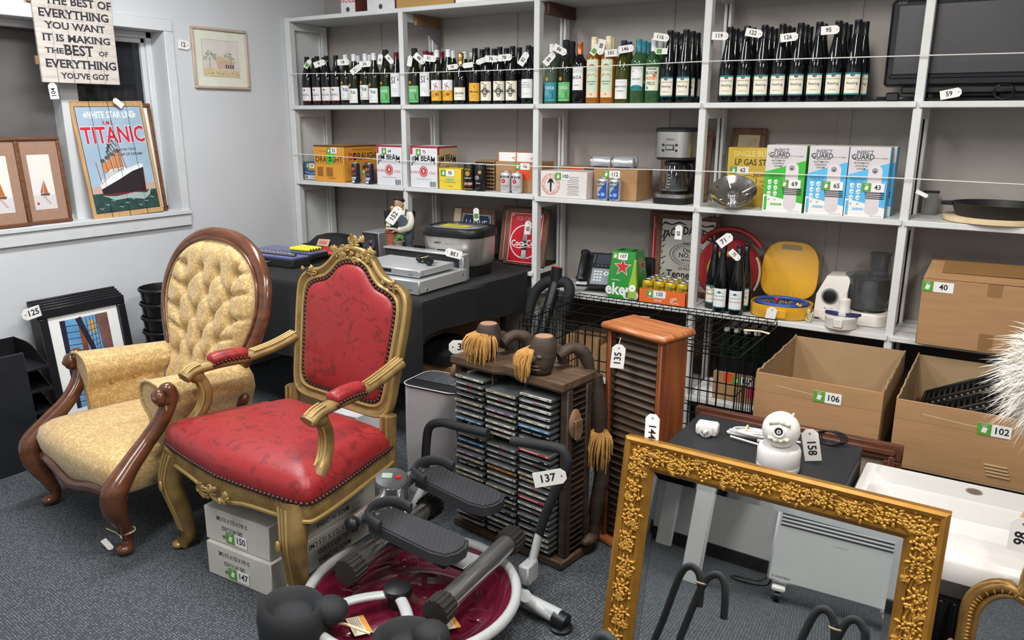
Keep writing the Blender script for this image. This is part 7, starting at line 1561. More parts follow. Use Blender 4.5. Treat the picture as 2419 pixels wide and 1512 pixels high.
t, mb, w, d, h, F, RR, TT = carton('cardboard_box', 'kraft box with lot sticker 127 on the bottom shelf carrying green beer bottles', 'box', x0, x1-.02, .03, .26, Z5, .14, KRAFT); mb.rect(-.06, .095, -.0, .14, M('red_orange_card', '#e2512c', .5), F, .0006); mb.rect(.06, .03, .12, .09, M('pink_card', '#e03a6c', .5), F, .0006); mb.build('box_body', t); sticker(t, F @ TR(.035, .112, .001), '127', .1, .04)
bx127 = (x0, x1-.02, Z5+.1412)
t = thing('bottle_crate', 'low black tray holding green beer bottles on the kraft box', 'tray', ((bx127[0]+bx127[1])/2, .145, bx127[2])); w = bx127[1]-bx127[0]-.02; mb = MB()
mb.bx(-w/2, w/2, -.1, .1, 0, .004, BLACKP)
for a in ((-w/2, w/2, -.1, -.096), (-w/2, w/2, .096, .1), (-w/2, -w/2+.004, -.1, .1), (w/2-.004, w/2, -.1, .1)): mb.bx(a[0], a[1], a[2], a[3], .004, .07, BLACKP)
mb.build('tray_body', t); BBG = M('beer_bottle_green', '#0a2212', .1, var=.1); bp = None
for r_ in range(3):
    for c_ in range(4):
        P = Vector((bx127[0]+.039+(w-.058)/3*c_, .145-.064+.064*r_, bx127[2]+.0052)); lab = 'green beer bottle with a white cap, %s row of the black tray, %s from left' % (['front', 'middle', 'back'][r_], ORD[c_])
        if bp is None:
            t = thing('beer_bottle', lab, 'bottle', P, 0, 'green beer bottles behind the crate'); a = MB(); a.lathe([(.022, 0), (.0236, .003), (.0236, .12), (.022, .145), (.015, .175), (.013, .205)], BBG, 16); a = a.build('glass', t); b = MB(); b.lathe([(.0165, .194), (.0165, .206), (.012, .212), (.001, .2125)], LWHT, 14); b = b.build('cap', t); bp = (t, [(a, []), (b, [])])
        else: dup(bp[0], bp[1], lab, P, 0, 'green beer bottles behind the crate')
t = thing('paper_stack', 'stack of white papers on the bottom shelf beside the kraft box', 'paper', (ay(1665, 935, .05).x-.004, .13, Z5)); t.scale = (.8, 1, 1); mb = MB(); [mb.bx(-.06+.004*(k % 2), .06, -.1, .1, .012*k, .012*k+.010, WHITE, .001) for k in range(3)]; mb.build('sheets', t)
# ------------------------------------------------------------------ air purifier
t = thing('air_purifier', 'white air purifier with a black grille top and a green lot label', 'air purifier', (2.075, -1.175, 0), R(3)); GLW = M('gloss_white', '#dcd9dd', .25, var=.02)
mb = MB(); mb.loft([[(a, b, z) for a, b in rrect(.285*q, .215*q, .05, 6)] for z, q in ((.0, .95), (.02, .98), (.25, 1.0), (.475, .985))], GLW); mb.build('body', t, 50)
mb = MB(); mb.loft([[(a, b, z) for a, b in rrect(.281, .212, .05, 6)] for z in (.4755, .484)]+[[(a, b, .487) for a, b in rrect(.268, .2, .045, 6)]], BLACKP); mb.build('top_panel', t, 50)
mb = MB(); [mb.tube([(-.12, -.03+.011*k, .489), (.12, -.03+.011*k, .489)], .0018, M('grille_grey', '#3a3b3e', .3), 5) for k in range(11)]; [mb.tube([(-.1+.05*k, -.035, .4895), (-.1+.05*k, .088, .4895)], .0018, M('grille_grey', '#3a3b3e'), 5) for k in range(5)]; mb.build('grille', t)
mb = MB(); mb.tube([(a, b, .483) for a, b in rrect(.284, .215, .05, 6)], .0025, GLW, 6, closed=True); mb.build('white_rim', t)
sticker(t, TOP(.075, .055, .491) @ Matrix.Rotation(R(-20), 4, 'Z'), '', .07, .035)
# ------------------------------------------------------------------ cartons under the gilt chair
CAR = M('white_shipping_carton', '#bcb8ae', .8, col2='#c9c6bd', scale=6, bump=.1, bscale=15)
for k, (num, dz, dx, lab) in enumerate((('147', .0012, .012, 'lower white shipping carton under the gilt armchair, sticker 147'), ('150', .1275, 0, 'upper white shipping carton under the gilt armchair, sticker 150'))):
    t = thing('shipping_carton', lab, 'carton', (1.922+dx, -2.135-dx, dz), R(2), 'white shipping cartons'); w, d, h = .315, .555, .125; mb = MB(); mb.bx(-w/2, w/2, 0, d, 0, h, CAR, .003); F, RR = FRONT(0, 0, 0), RIGHT(w/2, 0, 0)
    for j, s_ in enumerate(('MADE IN CHINA', 'GRS. WT:7.3 KGS', 'D: 56.5 X 32.5 X 12.5 CMS')): mb.text(s_, .022, INK, F, -.02+.0*j, .03+.033*j, .0012, .005, .62, PI); mb.text(s_, .027, INK, RR, .30, .028+.036*j, .0012, .005, .85, PI)
    mb.rect(-.002, 0, .002, h, KRAFTD, RR @ TR(.27), .0009) if False else None; mb.build('carton_body', t); sticker(t, F @ TR(.0, .034, .0016), num, .1, .042)
# ------------------------------------------------------------------ things under the table
t = thing('yellow_toolbox', 'yellow plastic tool case under the table behind the chairs', 'toolbox', (.74, -.60, .0)); mb = MB(); mb.bx(-.1, .1, -.05, .05, .30, .38, YELLOW, .008); mb.disc(.03, .345, .014, INK, FRONT(0, -.0505, 0), .001); mb.rect(-.07, .325, -.03, .345, ORANGE, FRONT(0, -.0505, 0), .001); mb.build('case', t); mb = MB(); mb.bx(-.14, .3, -.07, .1, .27, .299, BLACKM, .004); [mb.bx(x, x+.03, -.06, -.03, 0, .27, BLACKM) for x in (-.13, .0, .26)]; mb.build('stand', t)
t = thing('paper_bag', 'tan paper bag with a dark deer sketch under the table', 'bag', (.97, -.80, .001), R(4)); mb = MB(); mb.loft([[(x*s_, y*s_, z) for x, y in rrect(.30, .14, .01, 2)] for z, s_ in ((0, 1), (.27, .97), (.30, .95))], M('tan_paper', '#8a7257', .8)); F = FRONT(0, -.072, 0); mb.line([(.05, .20), (.06, .15), (.09, .14), (.13, .15)], .008, INK, F, .002); mb.line([(.06, .15), (.055, .11), (.075, .1)], .006, INK, F, .002); mb.line([(.11, .145), (.115, .11)], .006, INK, F, .002); mb.build('bag_body', t)
t = thing('patchwork_cushion', 'dark patchwork cushion on the stand under the table', 'cushion', (1.03, -.58, .301)); mb = MB(); mb.ball((0, 0, .06), (.13, .09, .06), M('patchwork', '#2a2326', .9, col2='#9c8078', scale=38), 18, 10); mb.build('cushion_body', t)
t, mb, w, d, h, F, RR, TT = carton('cardboard_box', 'kraft box in the dark under the right end of the table', 'box', 1.52, 1.74, -.62, -.30, .0012, .33, KRAFT); mb.text('100', .07, INK, RR, .14, .2, .001, .01); mb.build('box_body', t)
t, mb, w, d, h, F, RR, TT = carton('cardboard_box', 'tall kraft box under the table beside the exercise machine', 'box', 1.38, 1.655, -.27, -.04, .0012, .50, KRAFT); mb.build('box_body', t)
t = thing('black_bag', 'black fabric bag with a silver zip pull on the box under the table', 'bag', (1.60, -.52, .3325)); mb = MB(); mb.loft([rr(.2, .24, .05, 0, 4), rr(.22, .26, .05, .06, 4), rr(.12, .16, .04, .12, 4)], BLACKM); mb.build('bag_body', t); mb = MB(); mb.ring(.0, .0, .008, .012, CHROME, RIGHT(.112, -.05, .085), .003, 14); mb.build('zip_pull', t)
t, mb, w, d, h, F, RR, TT = carton('white_box', 'white box on the floor behind the gilt armchair', 'box', 1.56, 1.79, -1.40, -1.22, .0012, .335, GLW); [mb.rect(-.1, .2+.02*k, .0, .208+.02*k, GREYINK, F, .0008) for k in range(6)]; mb.build('box_body', t)

# ------------------------------------------------------------------ big kraft boxes on a low bench
t = thing('low_bench', 'low dark bench under the two big kraft boxes', 'bench', (3.72, -.40, 0)); mb = MB(); mb.bx(-.5, .52, -.28, .33, .30, .335, M('bench_dark', '#33302e', .7), .004); mb.build('bench_top', t)
for a in (-.46, .48):
    for b in (-.24, .29): mb = MB(); mb.bx(a-.02, a+.02, b-.02, b+.02, 0, .30, M('bench_dark', '#33302e')); mb.build('leg', t)
def openbox(lab, x0, x1, y0, y1, z0, z1, num, torn):
    t = thing('cardboard_box', lab, 'box', ((x0+x1)/2, (y0+y1)/2, z0)); w, d, h = x1-x0, y1-y0, z1-z0; e = .006
    mb = MB(); mb.bx(-w/2, w/2, -d/2, d/2, 0, .006, KRAFTD)
    for k, (a, b, c, d_) in enumerate(((-w/2, w/2, -d/2, -d/2+e), (-w/2, w/2, d/2-e, d/2), (-w/2, -w/2+e, -d/2+e, d/2-e), (w/2-e, w/2, -d/2+e, d/2-e))): mb.bx(a, b, c, d_, .006, h, KRAFT if k == 0 else KRAFTD, .0015)
    mb.build('box_body', t); rnd = random.Random(int(num)); mb = MB()
    for s_ in (-1, 1): mb = MB(); mb.tube([(s_*(w/2-.004)+rnd.uniform(-.002, .002), -d/2+d*k/22, h+rnd.uniform(-.004, .005)) for k in range(23)], [.003+.001*rnd.random() for k in range(23)], KRAFTD, 6); mb.build('torn_edge', t)
    F = FRONT(0, -d/2, 0)
    mb = MB(); mb.rect(-w/2, h*.72, w/2, h*.92, M('clear_tape', '#a9865f', .25), F, .0005); mb.line([(-w*.32, h*.84), (-w*.05, h*.80), (w*.2, h*.79)], .003, M('tape_glint', '#cdb79a', .2), F, .0009); mb.build('packing_tape', t)
    sticker(t, F @ TR(torn, h-.055, .001), num, .10, .042); return t, w, d, h
openbox('large open kraft box with lot sticker 106 beside the wire crate', 3.235, 3.695, -.67, -.035, .3362, .597, '106', .04)
t, w, d, h = openbox('large open kraft box with lot sticker 102 full of black trays', 3.74, 4.235, -.69, -.035, .3362, .592, '102', .06)
mb = MB(); F = FRONT(0, -d/2, 0); [mb.box((.08+.004*k, .075-.012*k, .002), (.07, .006, .004), M('torn_card', '#b79c74', .9), .001, F) for k in range(4)]; mb.build('torn_patch', t)
for k, (dx, dy, dz, a, lab) in enumerate(((.0, .17, .145, -27, 'black slatted plastic tray leaning at the back of the sticker 102 box'), (.0, .0, .13, -27, 'black slatted plastic tray in the middle of the sticker 102 box'), (.0, -.17, .115, -27, 'black slatted plastic tray at the front of the sticker 102 box'))):
    t = thing('slatted_tray', lab, 'tray', (4.02+dx, -.36+dy, .41+dz), group='black slatted trays', rot=(R(0), R(a), 0)); mb = MB()
    for b in (-.072, .072): mb.bx(-.25, .25, b-.008, b+.008, -.02, .02, BLACKP, .003)
    for x in (-.245, .245): mb.bx(x-.006, x+.006, -.072, .072, -.02, .02, BLACKP, .003)
    [mb.bx(-.235+.0215*j, -.227+.0215*j, -.07, .07, -.012, .012, BLACKP, .001) for j in range(23)]; [mb.bx(-.232+.0215*j, -.224+.0215*j, -.0806, -.0798, -.008, .010, M('slot_tan', '#8a7458', .7)) for j in range(22)] if k < 2 else None; mb.build('tray_body', t)
# ------------------------------------------------------------------ black cabinet and its goods
DX0, DX1, DY0, DY1, DZ = 3.165, 3.70, -1.72, -1.115, .55
t = thing('black_cabinet', 'low matte black cabinet behind the gilt mirror', 'cabinet', ((DX0+DX1)/2, (DY0+DY1)/2, 0)); w, d = DX1-DX0, DY1-DY0; CB = M('cabinet_black', '#222326', .6, var=.2, scale=4)
mb = MB(); mb.bx(-w/2, w/2, -d/2+.01, d/2, .01, DZ-.012, M('cabinet_side', '#2e2f31', .6)); mb.build('carcass', t); mb = MB(); mb.bx(-w/2-.004, w/2+.004, -d/2, d/2+.004, DZ-.012, DZ, CB, .003); mb.build('top_board', t); mb = MB(); mb.bx(-w/2, w/2, -d/2, -d/2+.012, .02, DZ-.016, CB, .002); mb.build('door', t)
# brown frame behind
t = leaning('picture_frame', 'brown moulded picture frame leaning between the kraft boxes and the black cabinet', 'picture frame', .7, .5, .03, (3.455, -.985, .001), R(0), R(3)); FRB = M('frame_mahogany', '#4a2a20', .35, col2='#6a4030', scale=7, stretch=(1, 8, 8)); mb = MB(); pframe(mb, .70, .525, .055, .03, FRB); pframe(mb, .66, .525-.035, .02, .038, FRB, .018); mb.build('frame', t); mb = MB(); mb.bx(-.3, .3, .05, .475, .004, .012, M('frame_mount', '#a3907c', .7)); mb.build('mount', t)
# security camera
t = thing('security_camera', 'white round security camera with a dark lens on the black cabinet', 'camera', (3.512, -1.42, DZ+.001), R(6)); mb = MB(); mb.lathe([(.060, 0), (.062, .003), (.062, .018), (.0615, .019), (.062, .02), (.062, .062), (.058, .070), (.03, .074), (.001, .074)], WPLASTIC, 36); mb.build('base', t, 50)
mb = MB(); mb.ball((0, 0, .122), .054, WPLASTIC, 30, 20); mb.tube([(.028, 0, .165), (.031, 0, .178)], .003, WPLASTIC, 8); mb.build('ball_head', t, 80)
Fc = frame((0, 0, .122), (1, 0, 0), (0, .22, .975)); mb = MB(); mb.lathe([(.016, .048), (.016, .056), (.0125, .056), (.011, .052), (.001, .052)], WPLASTIC, 26, T=Fc); mb.lathe([(.0118, .0525), (.009, .055), (.005, .053), (.001, .054)], BLACKP, 22, T=Fc); mb.build('lens', t)
mb = MB()
def onball(a, b, r=.0545): return Fc @ Vector((r*math.sin(a)*math.cos(b), r*math.sin(b), r*math.cos(a)*math.cos(b)))
for s_ in (1, -1):
    pts = [onball(R(-34+8.5*k), s_*R(30-5*abs(k-4)/4*1.6), .053) for k in range(9)]; mb.tube(pts, .0072, M('lamp_window', '#b9bab6', .15), 8)
    for k in range(4): q = onball(R(-27+18*k), s_*R(29-4*abs(k-1.5)), .0585); mb.ball(q, .0052, M('led_yellow', '#d8d3a0', .2), 8, 6)
mb.build('light_strip', t, 60)
lot_tag('158', (3.585, -1.335, DZ+.06), 'white lot tag 158 behind the white security camera', ang=R(-78), w=.10, h=.048, hole=-1)
P = az(1677, 1030, DZ); t = thing('plug_adapter', 'white mains plug adapter on the left of the black cabinet', 'adapter', (P.x-.012, P.y, DZ+.001), R(8)); mb = MB(); mb.bx(-.035, .035, -.012, .04, 0, .038, WPLASTIC, .006); mb.build('adapter_body', t); mb = MB(); mb.lathe([(.022, 0), (.022, .012), (.018, .014), (.001, .014)], WPLASTIC, 24, T=FRONT(0, -.012, .022)); [mb.box((x, y, .02), (.003, .011, .014), CHROME, 0, FRONT(0, -.012, .022) @ Matrix.Rotation(a, 4, 'Z')) for x, y, a in ((-.006, .004, .5), (.006, .004, -.5), (0, -.009, 0))]; mb.build('plug_face', t)
t = thing('white_cable', 'bundled white cable tied with a band beside the security camera', 'cable', (P.x+.115, P.y+.05, DZ+.003)); mb = MB()
for k in range(6): mb.tube([(.07*math.cos(a)+.004*k, (.012+.003*k)*math.sin(a)+.012*math.cos(a), .010+.006*(k % 3)+.004*math.sin(a+k)) for a in [2*PI*j/20 for j in range(20)]], .0032, WPLASTIC, 6, closed=True)
mb.tube(bez([(.06, 0, .008), (.13, -.03, .004), (.15, -.06, .004), (.06, -.055, .005), (-.05, -.045, .01)], 6), .0032, WPLASTIC, 6); mb.tube(bez([(.06, .01, .012), (.12, .02, .01), (.158, .0, .02)], 5), .0032, WPLASTIC, 6); mb.bx(.03, .07, -.025, -.012, 0, .01, WPLASTIC, .002); mb.build('cable_loops', t); mb = MB(); mb.tube([(-.01, .018*math.cos(a), (.021+.018*math.sin(a))) for a in [2*PI*j/12 for j in range(12)]], .003, STRING, 6, closed=True); mb.build('rubber_band', t)
P = az(1972, 1035, DZ); t = thing('black_cable', 'loops of thin black cable at the back edge of the black cabinet', 'cable', (P.x-.01, -1.155, DZ+.001)); mb = MB()
for k in range(4): mb.tube([(.04*math.cos(a)+.006*k, .01*math.sin(a)+.004*k, .022+.019*math.sin(a)) for a in [2*PI*j/16 for j in range(16)]], .0022, BLACKP, 5, closed=True)
mb.build('cable_loops', t)
# ------------------------------------------------------------------ wash basin on a black slatted crate, vase and plume
CER = M('ceramic_white', '#dedcd8', .08, var=.01, coat=.5); BX0, BX1, BY0, BY1, BZ = 3.712, 4.36, -1.62, -1.10, .50
t = thing('slatted_stand', 'black slatted stand under the white basin', 'stand', ((BX0+BX1)/2, (BY0+BY1)/2, 0)); w, d = BX1-BX0-.04, BY1-BY0-.06; mb = MB(); mb.bx(-w/2, w/2, -d/2+.006, d/2, 0, .372, BLACKM); [mb.bx(-w/2+.03*k, -w/2+.03*k+.016, -d/2-.006, -d/2+.01, .0, .372, BLACKP, .004) for k in range(int(w/.03)+1)]; mb.build('slatted_body', t)
t = thing('wash_basin', 'rectangular white ceramic wash basin with a tap hole', 'basin', ((BX0+BX1)/2, (BY0+BY1)/2, 0)); w, d = BX1-BX0, BY1-BY0
mb = MB()
ri = [rr(w, d, .015, BZ-.055, 4), rr(w, d, .015, BZ-.006, 4), rr(w-.01, d-.01, .012, BZ, 4)]
def inr(W_, D_, z, r_=.04, dy=-.045): return [(a, b+dy, z) for a, b in rrect(W_, D_, r_, 4)]
ri += [inr(w-.07, d-.17, BZ), inr(w-.085, d-.185, BZ-.008), inr(w-.12, d-.22, BZ-.085), inr(w-.30, d-.36, BZ-.112, .02)]
mb.loft(ri, CER); mb.loft([rr(w, d, .015, BZ-.056, 4), rr(w-.1, d-.1, .02, BZ-.1255, 4)], CER); mb.build('bowl', t, 40)
mb = MB(); mb.lathe([(.022, .0), (.0225, .0012), (.018, .0014), (.017, -.004+.0045)], M('tap_hole_rim', '#8a7f76', .4), 24, T=TR(-.02, d/2-.06, BZ)); mb.disc(0, 0, .017, M('hole_dark', '#6b5d53', .6), TR(-.02, d/2-.06, BZ+.0016)); mb.build('tap_hole', t)
mb = MB(); mb.lathe([(.016, 0), (.016, .006), (.012, .008), (.001, .008)], CHROME, 22, T=frame((-.0, .138, BZ-.04), (1, 0, 0), (0, .25, .97))); mb.build('overflow_cap', t); mb = MB(); mb.box((.03, -.10, BZ-.106), (.12, .055, .006), SILF, .002); mb.build('drain_plate', t)
PCH = M('peach_ceramic', '#d99a78', .35, var=.04); t = thing('peach_vase', 'smooth peach coloured vase at the right photo edge on the basin', 'vase', (4.235, -1.515, BZ+.001)); mb = MB(); mb.lathe([(.05, 0), (.075, .01), (.112, .06), (.118, .1), (.10, .15), (.05, .185), (.035, .195), (.04, .205), (.03, .205), (.028, .16), (.001, .158)], PCH, 36); mb.build('vase_body', t, 60)
lot_tag('98', ay(2414, 1265, -1.66), 'white lot tag at the right photo edge below the peach vase', ang=R(90), w=.085, h=.05, hole=1)
t = thing('white_plume', 'big fluffy white fur plume standing in the peach vase', 'plume', (4.235, -1.515, BZ+.162)); mb = MB(); mb.cyl((0, 0, 0), (0, 0, .25), .006, .006, STRING, 8); mb.build('stem', t)
FUR = M('white_fur', '#e6e1d8', .9, var=.04, sheen=.4); fc = Vector((.01, 0, .318)); mb = MB(); mb.ball(fc, (.17, .14, .125), FUR, 20, 12); rnd = random.Random(9)
for k in range(5200):
    v = Vector((rnd.gauss(0, 1), rnd.gauss(0, 1), rnd.gauss(0, 1))).normalized(); b = fc+Vector((v.x*.165, v.y*.135, v.z*.12)); L = rnd.uniform(.03, .075)*(1+.3*(v.x < -.5)); tip = b+v*L+Vector((rnd.uniform(-.02, .02), rnd.uniform(-.02, .02), -.025*rnd.random()-.01)); m_ = b+v*L*.55+Vector((rnd.uniform(-.006, .006), 0, .004)); s_ = v.cross(Vector((rnd.random()-.5, rnd.random()-.5, rnd.random()-.5))).normalized()*.0016
    mb.add([b-s_, b+s_, m_+s_*.8, m_-s_*.8, tip], [(0, 1, 2, 3), (3, 2, 4)], FUR)
o = mb.build('fur', t, 0); o['kind'] = 'stuff'
# ------------------------------------------------------------------ gilt mirror
GOLD = M('gold_frame', '#8a5f22', .35, .45, col2='#a97a30', scale=14); GOLDL = M('gold_relief', '#bd8e3e', .32, .5, var=.12)
MIRR = M('silvered_glass', '#dfe2e2', .015, 1, var=0); MTL = Vector((3.1712, -1.768, .70)); MTR = Vector((3.977, -1.790, .70))
ex = (MTR-MTL).normalized(); nf = Vector((ex.y, -ex.x, 0)); upv = math.cos(R(10.5))*Vector((0, 0, 1))-math.sin(R(10.5))*nf; Hm = .70/math.cos(R(10.5))-.004; Wm = (MTR-MTL).length
T = frame(MTL-upv*Hm+ex*Wm/2, ex, upv); t = thing_m('gilt_mirror', 'large rectangular mirror in a wide gold frame of leafy relief', 'mirror', T)
mb = MB(); prof = [(0, -.03), (0, -.002), (.008, .004), (.018, .0), (.022, -.006), (.062, -.010), (.066, -.004), (.074, -.006), (.082, -.014), (.088, -.022), (.088, -.03)]
def fring(o_, z): return [(-Wm/2+o_, o_, z), (Wm/2-o_, o_, z), (Wm/2-o_, Hm-o_, z), (-Wm/2+o_, Hm-o_, z)]
mb.loft([fring(o_, z) for o_, z in prof], GOLD, False, True); mb.build('frame', t, 20)
mb = MB(); mb.add(fring(.08, -.024), [(0, 1, 2, 3)], MIRR); mb.build('mirror_glass', t, 0); mb = MB(); [mb.loft([fring(.086, -.0236), fring(.104, -.0228)], M('bevel_glass', '#c9cdcd', .03, 1, var=0), False)]; mb.build('bevel', t, 0)
mb = MB(); rnd = random.Random(6); c_ = .042
def leafrun(p0, p1):
    P0, P1 = Vector(p0), Vector(p1); L = (P1-P0).length; a0 = math.atan2((P1-P0).y, (P1-P0).x); n = int(L/.0235)
    stem = [P0+(P1-P0)*k/(n*2)+Vector((-math.sin(a0), math.cos(a0)))*.006*math.sin(k*1.05) for k in range(n*2+1)]; mb.tube([(q.x, q.y, -.006) for q in stem], .0022, GOLDL, 5)
    for k in range(n+1):
        q = P0+(P1-P0)*k/max(1, n); ph = k % 3; s_ = 1 if k % 2 else -1; X = Matrix.Translation((q.x, q.y, -.008)) @ Matrix.Rotation(a0+rnd.uniform(-.9, .9), 4, 'Z') @ Matrix.Diagonal((1.15, 1.15, 1.3, 1))
        if ph == 0:
            for j in range(5): mb.ball((.011*math.cos(1.26*j), s_*.006+.011*math.sin(1.26*j), .003), (.0085, .004, .004), GOLDL, 6, 5, T=X, rot=Matrix.Rotation(1.26*j, 3, 'Z'))
            mb.ball((0, s_*.006, .005), .004, GOLDL, 6, 5, T=X)
        elif ph == 1:
            for j in range(5): mb.ball((.012*math.cos(-1+.5*j)*1.1, s_*(.004+.011*math.sin(.3+.5*j)), .003), (.010, .0032, .004), GOLDL, 6, 5, T=X, rot=Matrix.Rotation(s_*(-.6+.5*j), 3, 'Z'))
        else:
            for j in range(6): mb.ball((rnd.uniform(-.012, .012), s_*.004+rnd.uniform(-.012, .012), .003), .0046, GOLDL, 6, 5, T=X)
            mb.tube([X @ Vector((.012*math.cos(u)*(1-u/8), -s_*.012+.008*math.sin(u)*(1-u/8), .003)) for u in [.7*i_ for i_ in range(8)]], .0018, GOLDL, 5)
for q_ in (-.011, .0, .011):
    c2 = c_+q_
    for a, b in (((-Wm/2+c_, Hm-c2), (Wm/2-c_, Hm-c2)), ((-Wm/2+c2, .06), (-Wm/2+c2, Hm-c_-.02)), ((Wm/2-c2, .06), (Wm/2-c2, Hm-c_-.02))): leafrun(a, b)
mb.build('leaf_relief', t, 60)
lot_tag('144', T @ Vector((-Wm/2+.055, Hm+.025, -.008)), 'white lot tag 144 standing on the top left corner of the gilt mirror', T=T @ TR(-Wm/2+.062, Hm+.026, -.0345) @ Matrix.Rotation(R(-86), 4, 'Z'), w=.085, h=.042, hole=-1)
# padded hoops in front of it
FOAMG = M('grey_foam_grip', '#34373a', .7, bump=.15, bscale=60)
for lab, hp in (('pair of grey padded hoops tied with string in front of the gilt mirror, left', (((3.205, 0), (3.232, .12), (3.262, .27), (3.286, .308), (3.316, .30), (3.333, .262), (3.336, .20)), ((3.282, 0), (3.304, .125), (3.34, .272), (3.373, .31), (3.40, .295), (3.412, .25), (3.416, .19)))), ('pair of grey padded hoops in front of the gilt mirror, right', (((3.60, 0), (3.625, .13), (3.66, .275), (3.685, .312), (3.712, .30), (3.728, .25), (3.73, .18)), ((3.685, 0), (3.708, .13), (3.742, .275), (3.765, .311), (3.792, .30), (3.806, .25), (3.808, .0))))):
    t = thing('hoop_stand', lab, 'hoop stand', (hp[0][0][0], -2.13, 0), group='padded hoops'); ox = hp[0][0][0]
    for h_ in hp: mb = MB(); mb.tube(bez([(x_-ox, .01*(z_ > .2), z_+.012) for x_, z_ in h_], 5), .0115, FOAMG, 12); mb.build('padded_hoop', t, 60)
    mb = MB(); mb.bx(-.03, .23, -.05, .05, 0, .012, BLACKP, .003); mb.build('base_plate', t)
    mb = MB(); mb.tube([(.127+.018*math.cos(u), .01+.018*math.sin(u), .285) for u in [2*PI*k/12 for k in range(12)]], .003, STRING, 5, closed=True); mb.build('string_tie', t)
# small ornate mirror at the right edge
T = Matrix.Translation((4.30, -1.755, .001)) @ Matrix.Rotation(R(90-8), 4, 'X'); t = thing_m('ornate_mirror', 'small ornate gilt mirror with a scalloped arched top at the right photo edge', 'mirror', T)
arc = [(-.262, .0), (-.262, .40)]+[(-.262+.075-.075*math.cos(u), .43+.085*math.sin(u)) for u in [PI/2*k/7 for k in range(8)]]+[(-.165, .505), (-.155, .53)]+[(-.155*math.cos(u), .545+.10*math.sin(u)) for u in [PI/2*k/8 for k in range(9)]]
arc = arc+[(-a, b) for a, b in arc[-2::-1]]; AG = M('antique_gilt', '#6f5128', .4, .35, col2='#98753d', scale=20)
mb = MB(); mb.tube([(a, b, .012) for a, b in arc], .020, AG, 12, flat=(1, .8)); mb.tube([(a*.93, b*.965, .018) for a, b in arc], .008, AG, 8); mb.tube([(a*1.03, b*1.015, .02) for a, b in arc], .008, AG, 8)
P_ = [Vector((a*.985, b*.99, .028)) for a, b in arc]
for a, b in zip(P_, P_[1:]):
    n = max(1, int((b-a).length/.009)); [mb.ball(a+(b-a)*k/n, (.010, .003, .004), GOLDL, 6, 4, rot=Matrix.Rotation(math.atan2((b-a).y, (b-a).x)+PI/2, 3, 'Z')) for k in range(n)]
mb.build('frame', t, 60); mb = MB(); carving(mb, TR(-.285, .30, .015) @ Matrix.Rotation(R(90), 4, 'Z'), .12, .03, 12, 3, AG); mb.build('side_carving', t); mb = MB(); mb.flat([(a*.93, b*.965) for a, b in arc][::-1], MIRR, Matrix(), .006); mb.build('mirror_glass', t, 0)
# ------------------------------------------------------------------ what the gilt mirror shows: heater, table, wall fittings
t = thing('panel_heater', 'white panel heater on castors reflected in the gilt mirror', 'heater', (3.445, -3.66, 0), R(180-13)); w = .585; HW = M('heater_white', '#d3d6d6', .4, var=.02)
mb = MB(); mb.bx(-w/2, w/2, -.04, .04, .085, .43, HW, .010); mb.build('casing', t); mb = MB(); F = FRONT(0, -.0405, 0); [mb.rect(-w/2+.025, .345+.017*k, w/2-.02, .352+.017*k, M('slot_grey', '#55585a', .6), F, .0006) for k in range(4)]; [mb.box((0, .3555+.017*k, .003), (w-.05, .008, .006), HW, .002, F) for k in range(4)]; mb.text('KARTEXXI O', .014, INK, F, w/2-.06, .11, .0008); mb.text('thermal control', .008, GREYINK, F, .0, .31, .0008); mb.build('air_slots', t)
for x in (-w/2+.05, w/2-.06): mb = MB(); mb.bx(x-.03, x+.03, -.085, .085, .05, .072, WPLASTIC, .006); mb.build('foot', t); [MB().cyl((x-.012, y, .0245), (x+.012, y, .0245), .024, .024, BLACKP, 16).build('castor', t) for y in (-.062, .062)]
t = thing('heater_cable', 'black heater cable running to the wall socket', 'cable', (3.1, -3.9, 0)); mb = MB(); mb.tube(bez([(.06, .2, .1), (.03, .16, .02), (-.1, .18, .005), (-.15, .1, .005), (-.03, .02, .01), (.0, -.08, .1), (.0, -.2, .22), (-.01, -.225, .30)], 6), .004, BLACKP, 6); mb.build('cord', t); MB().cyl((-.01, -.235, .30), (-.01, -.205, .30), .018, .016, BLACKP, 14).build('plug', t)
s = MB(); s.bx(3.03, 3.15, -4.149, -4.138, .25, .36, WPLASTIC, .004); o = s.build('wall_socket'); tag(o, 'white double wall socket reflected in the gilt mirror', 'socket')
s = MB(); s.bx(-.03, 7.1, -4.149, -4.13, 0, .07, BLACKM); struct('baseboard_front', s)
t = thing('side_table', 'black draped table with white legs reflected at the left of the mirror', 'table', (2.48, -3.72, 0)); mb = MB(); mb.bx(-.45, .47, -.38, .40, .70, .725, BLACKM, .004); mb.build('tabletop', t)
for a, b in ((-.40, -.33), (-.02, -.33), (-.40, .36), (.40, .36)): mb = MB(); mb.bx(a-.042, a+.042, b-.02, b+.02, 0, .70, PAINT, .003); mb.build('leg', t)
mb = MB(); mb.bx(-.46, .30, -.30, -.292, .36, .70, CLOTH); mb.build('cloth_drop', t)
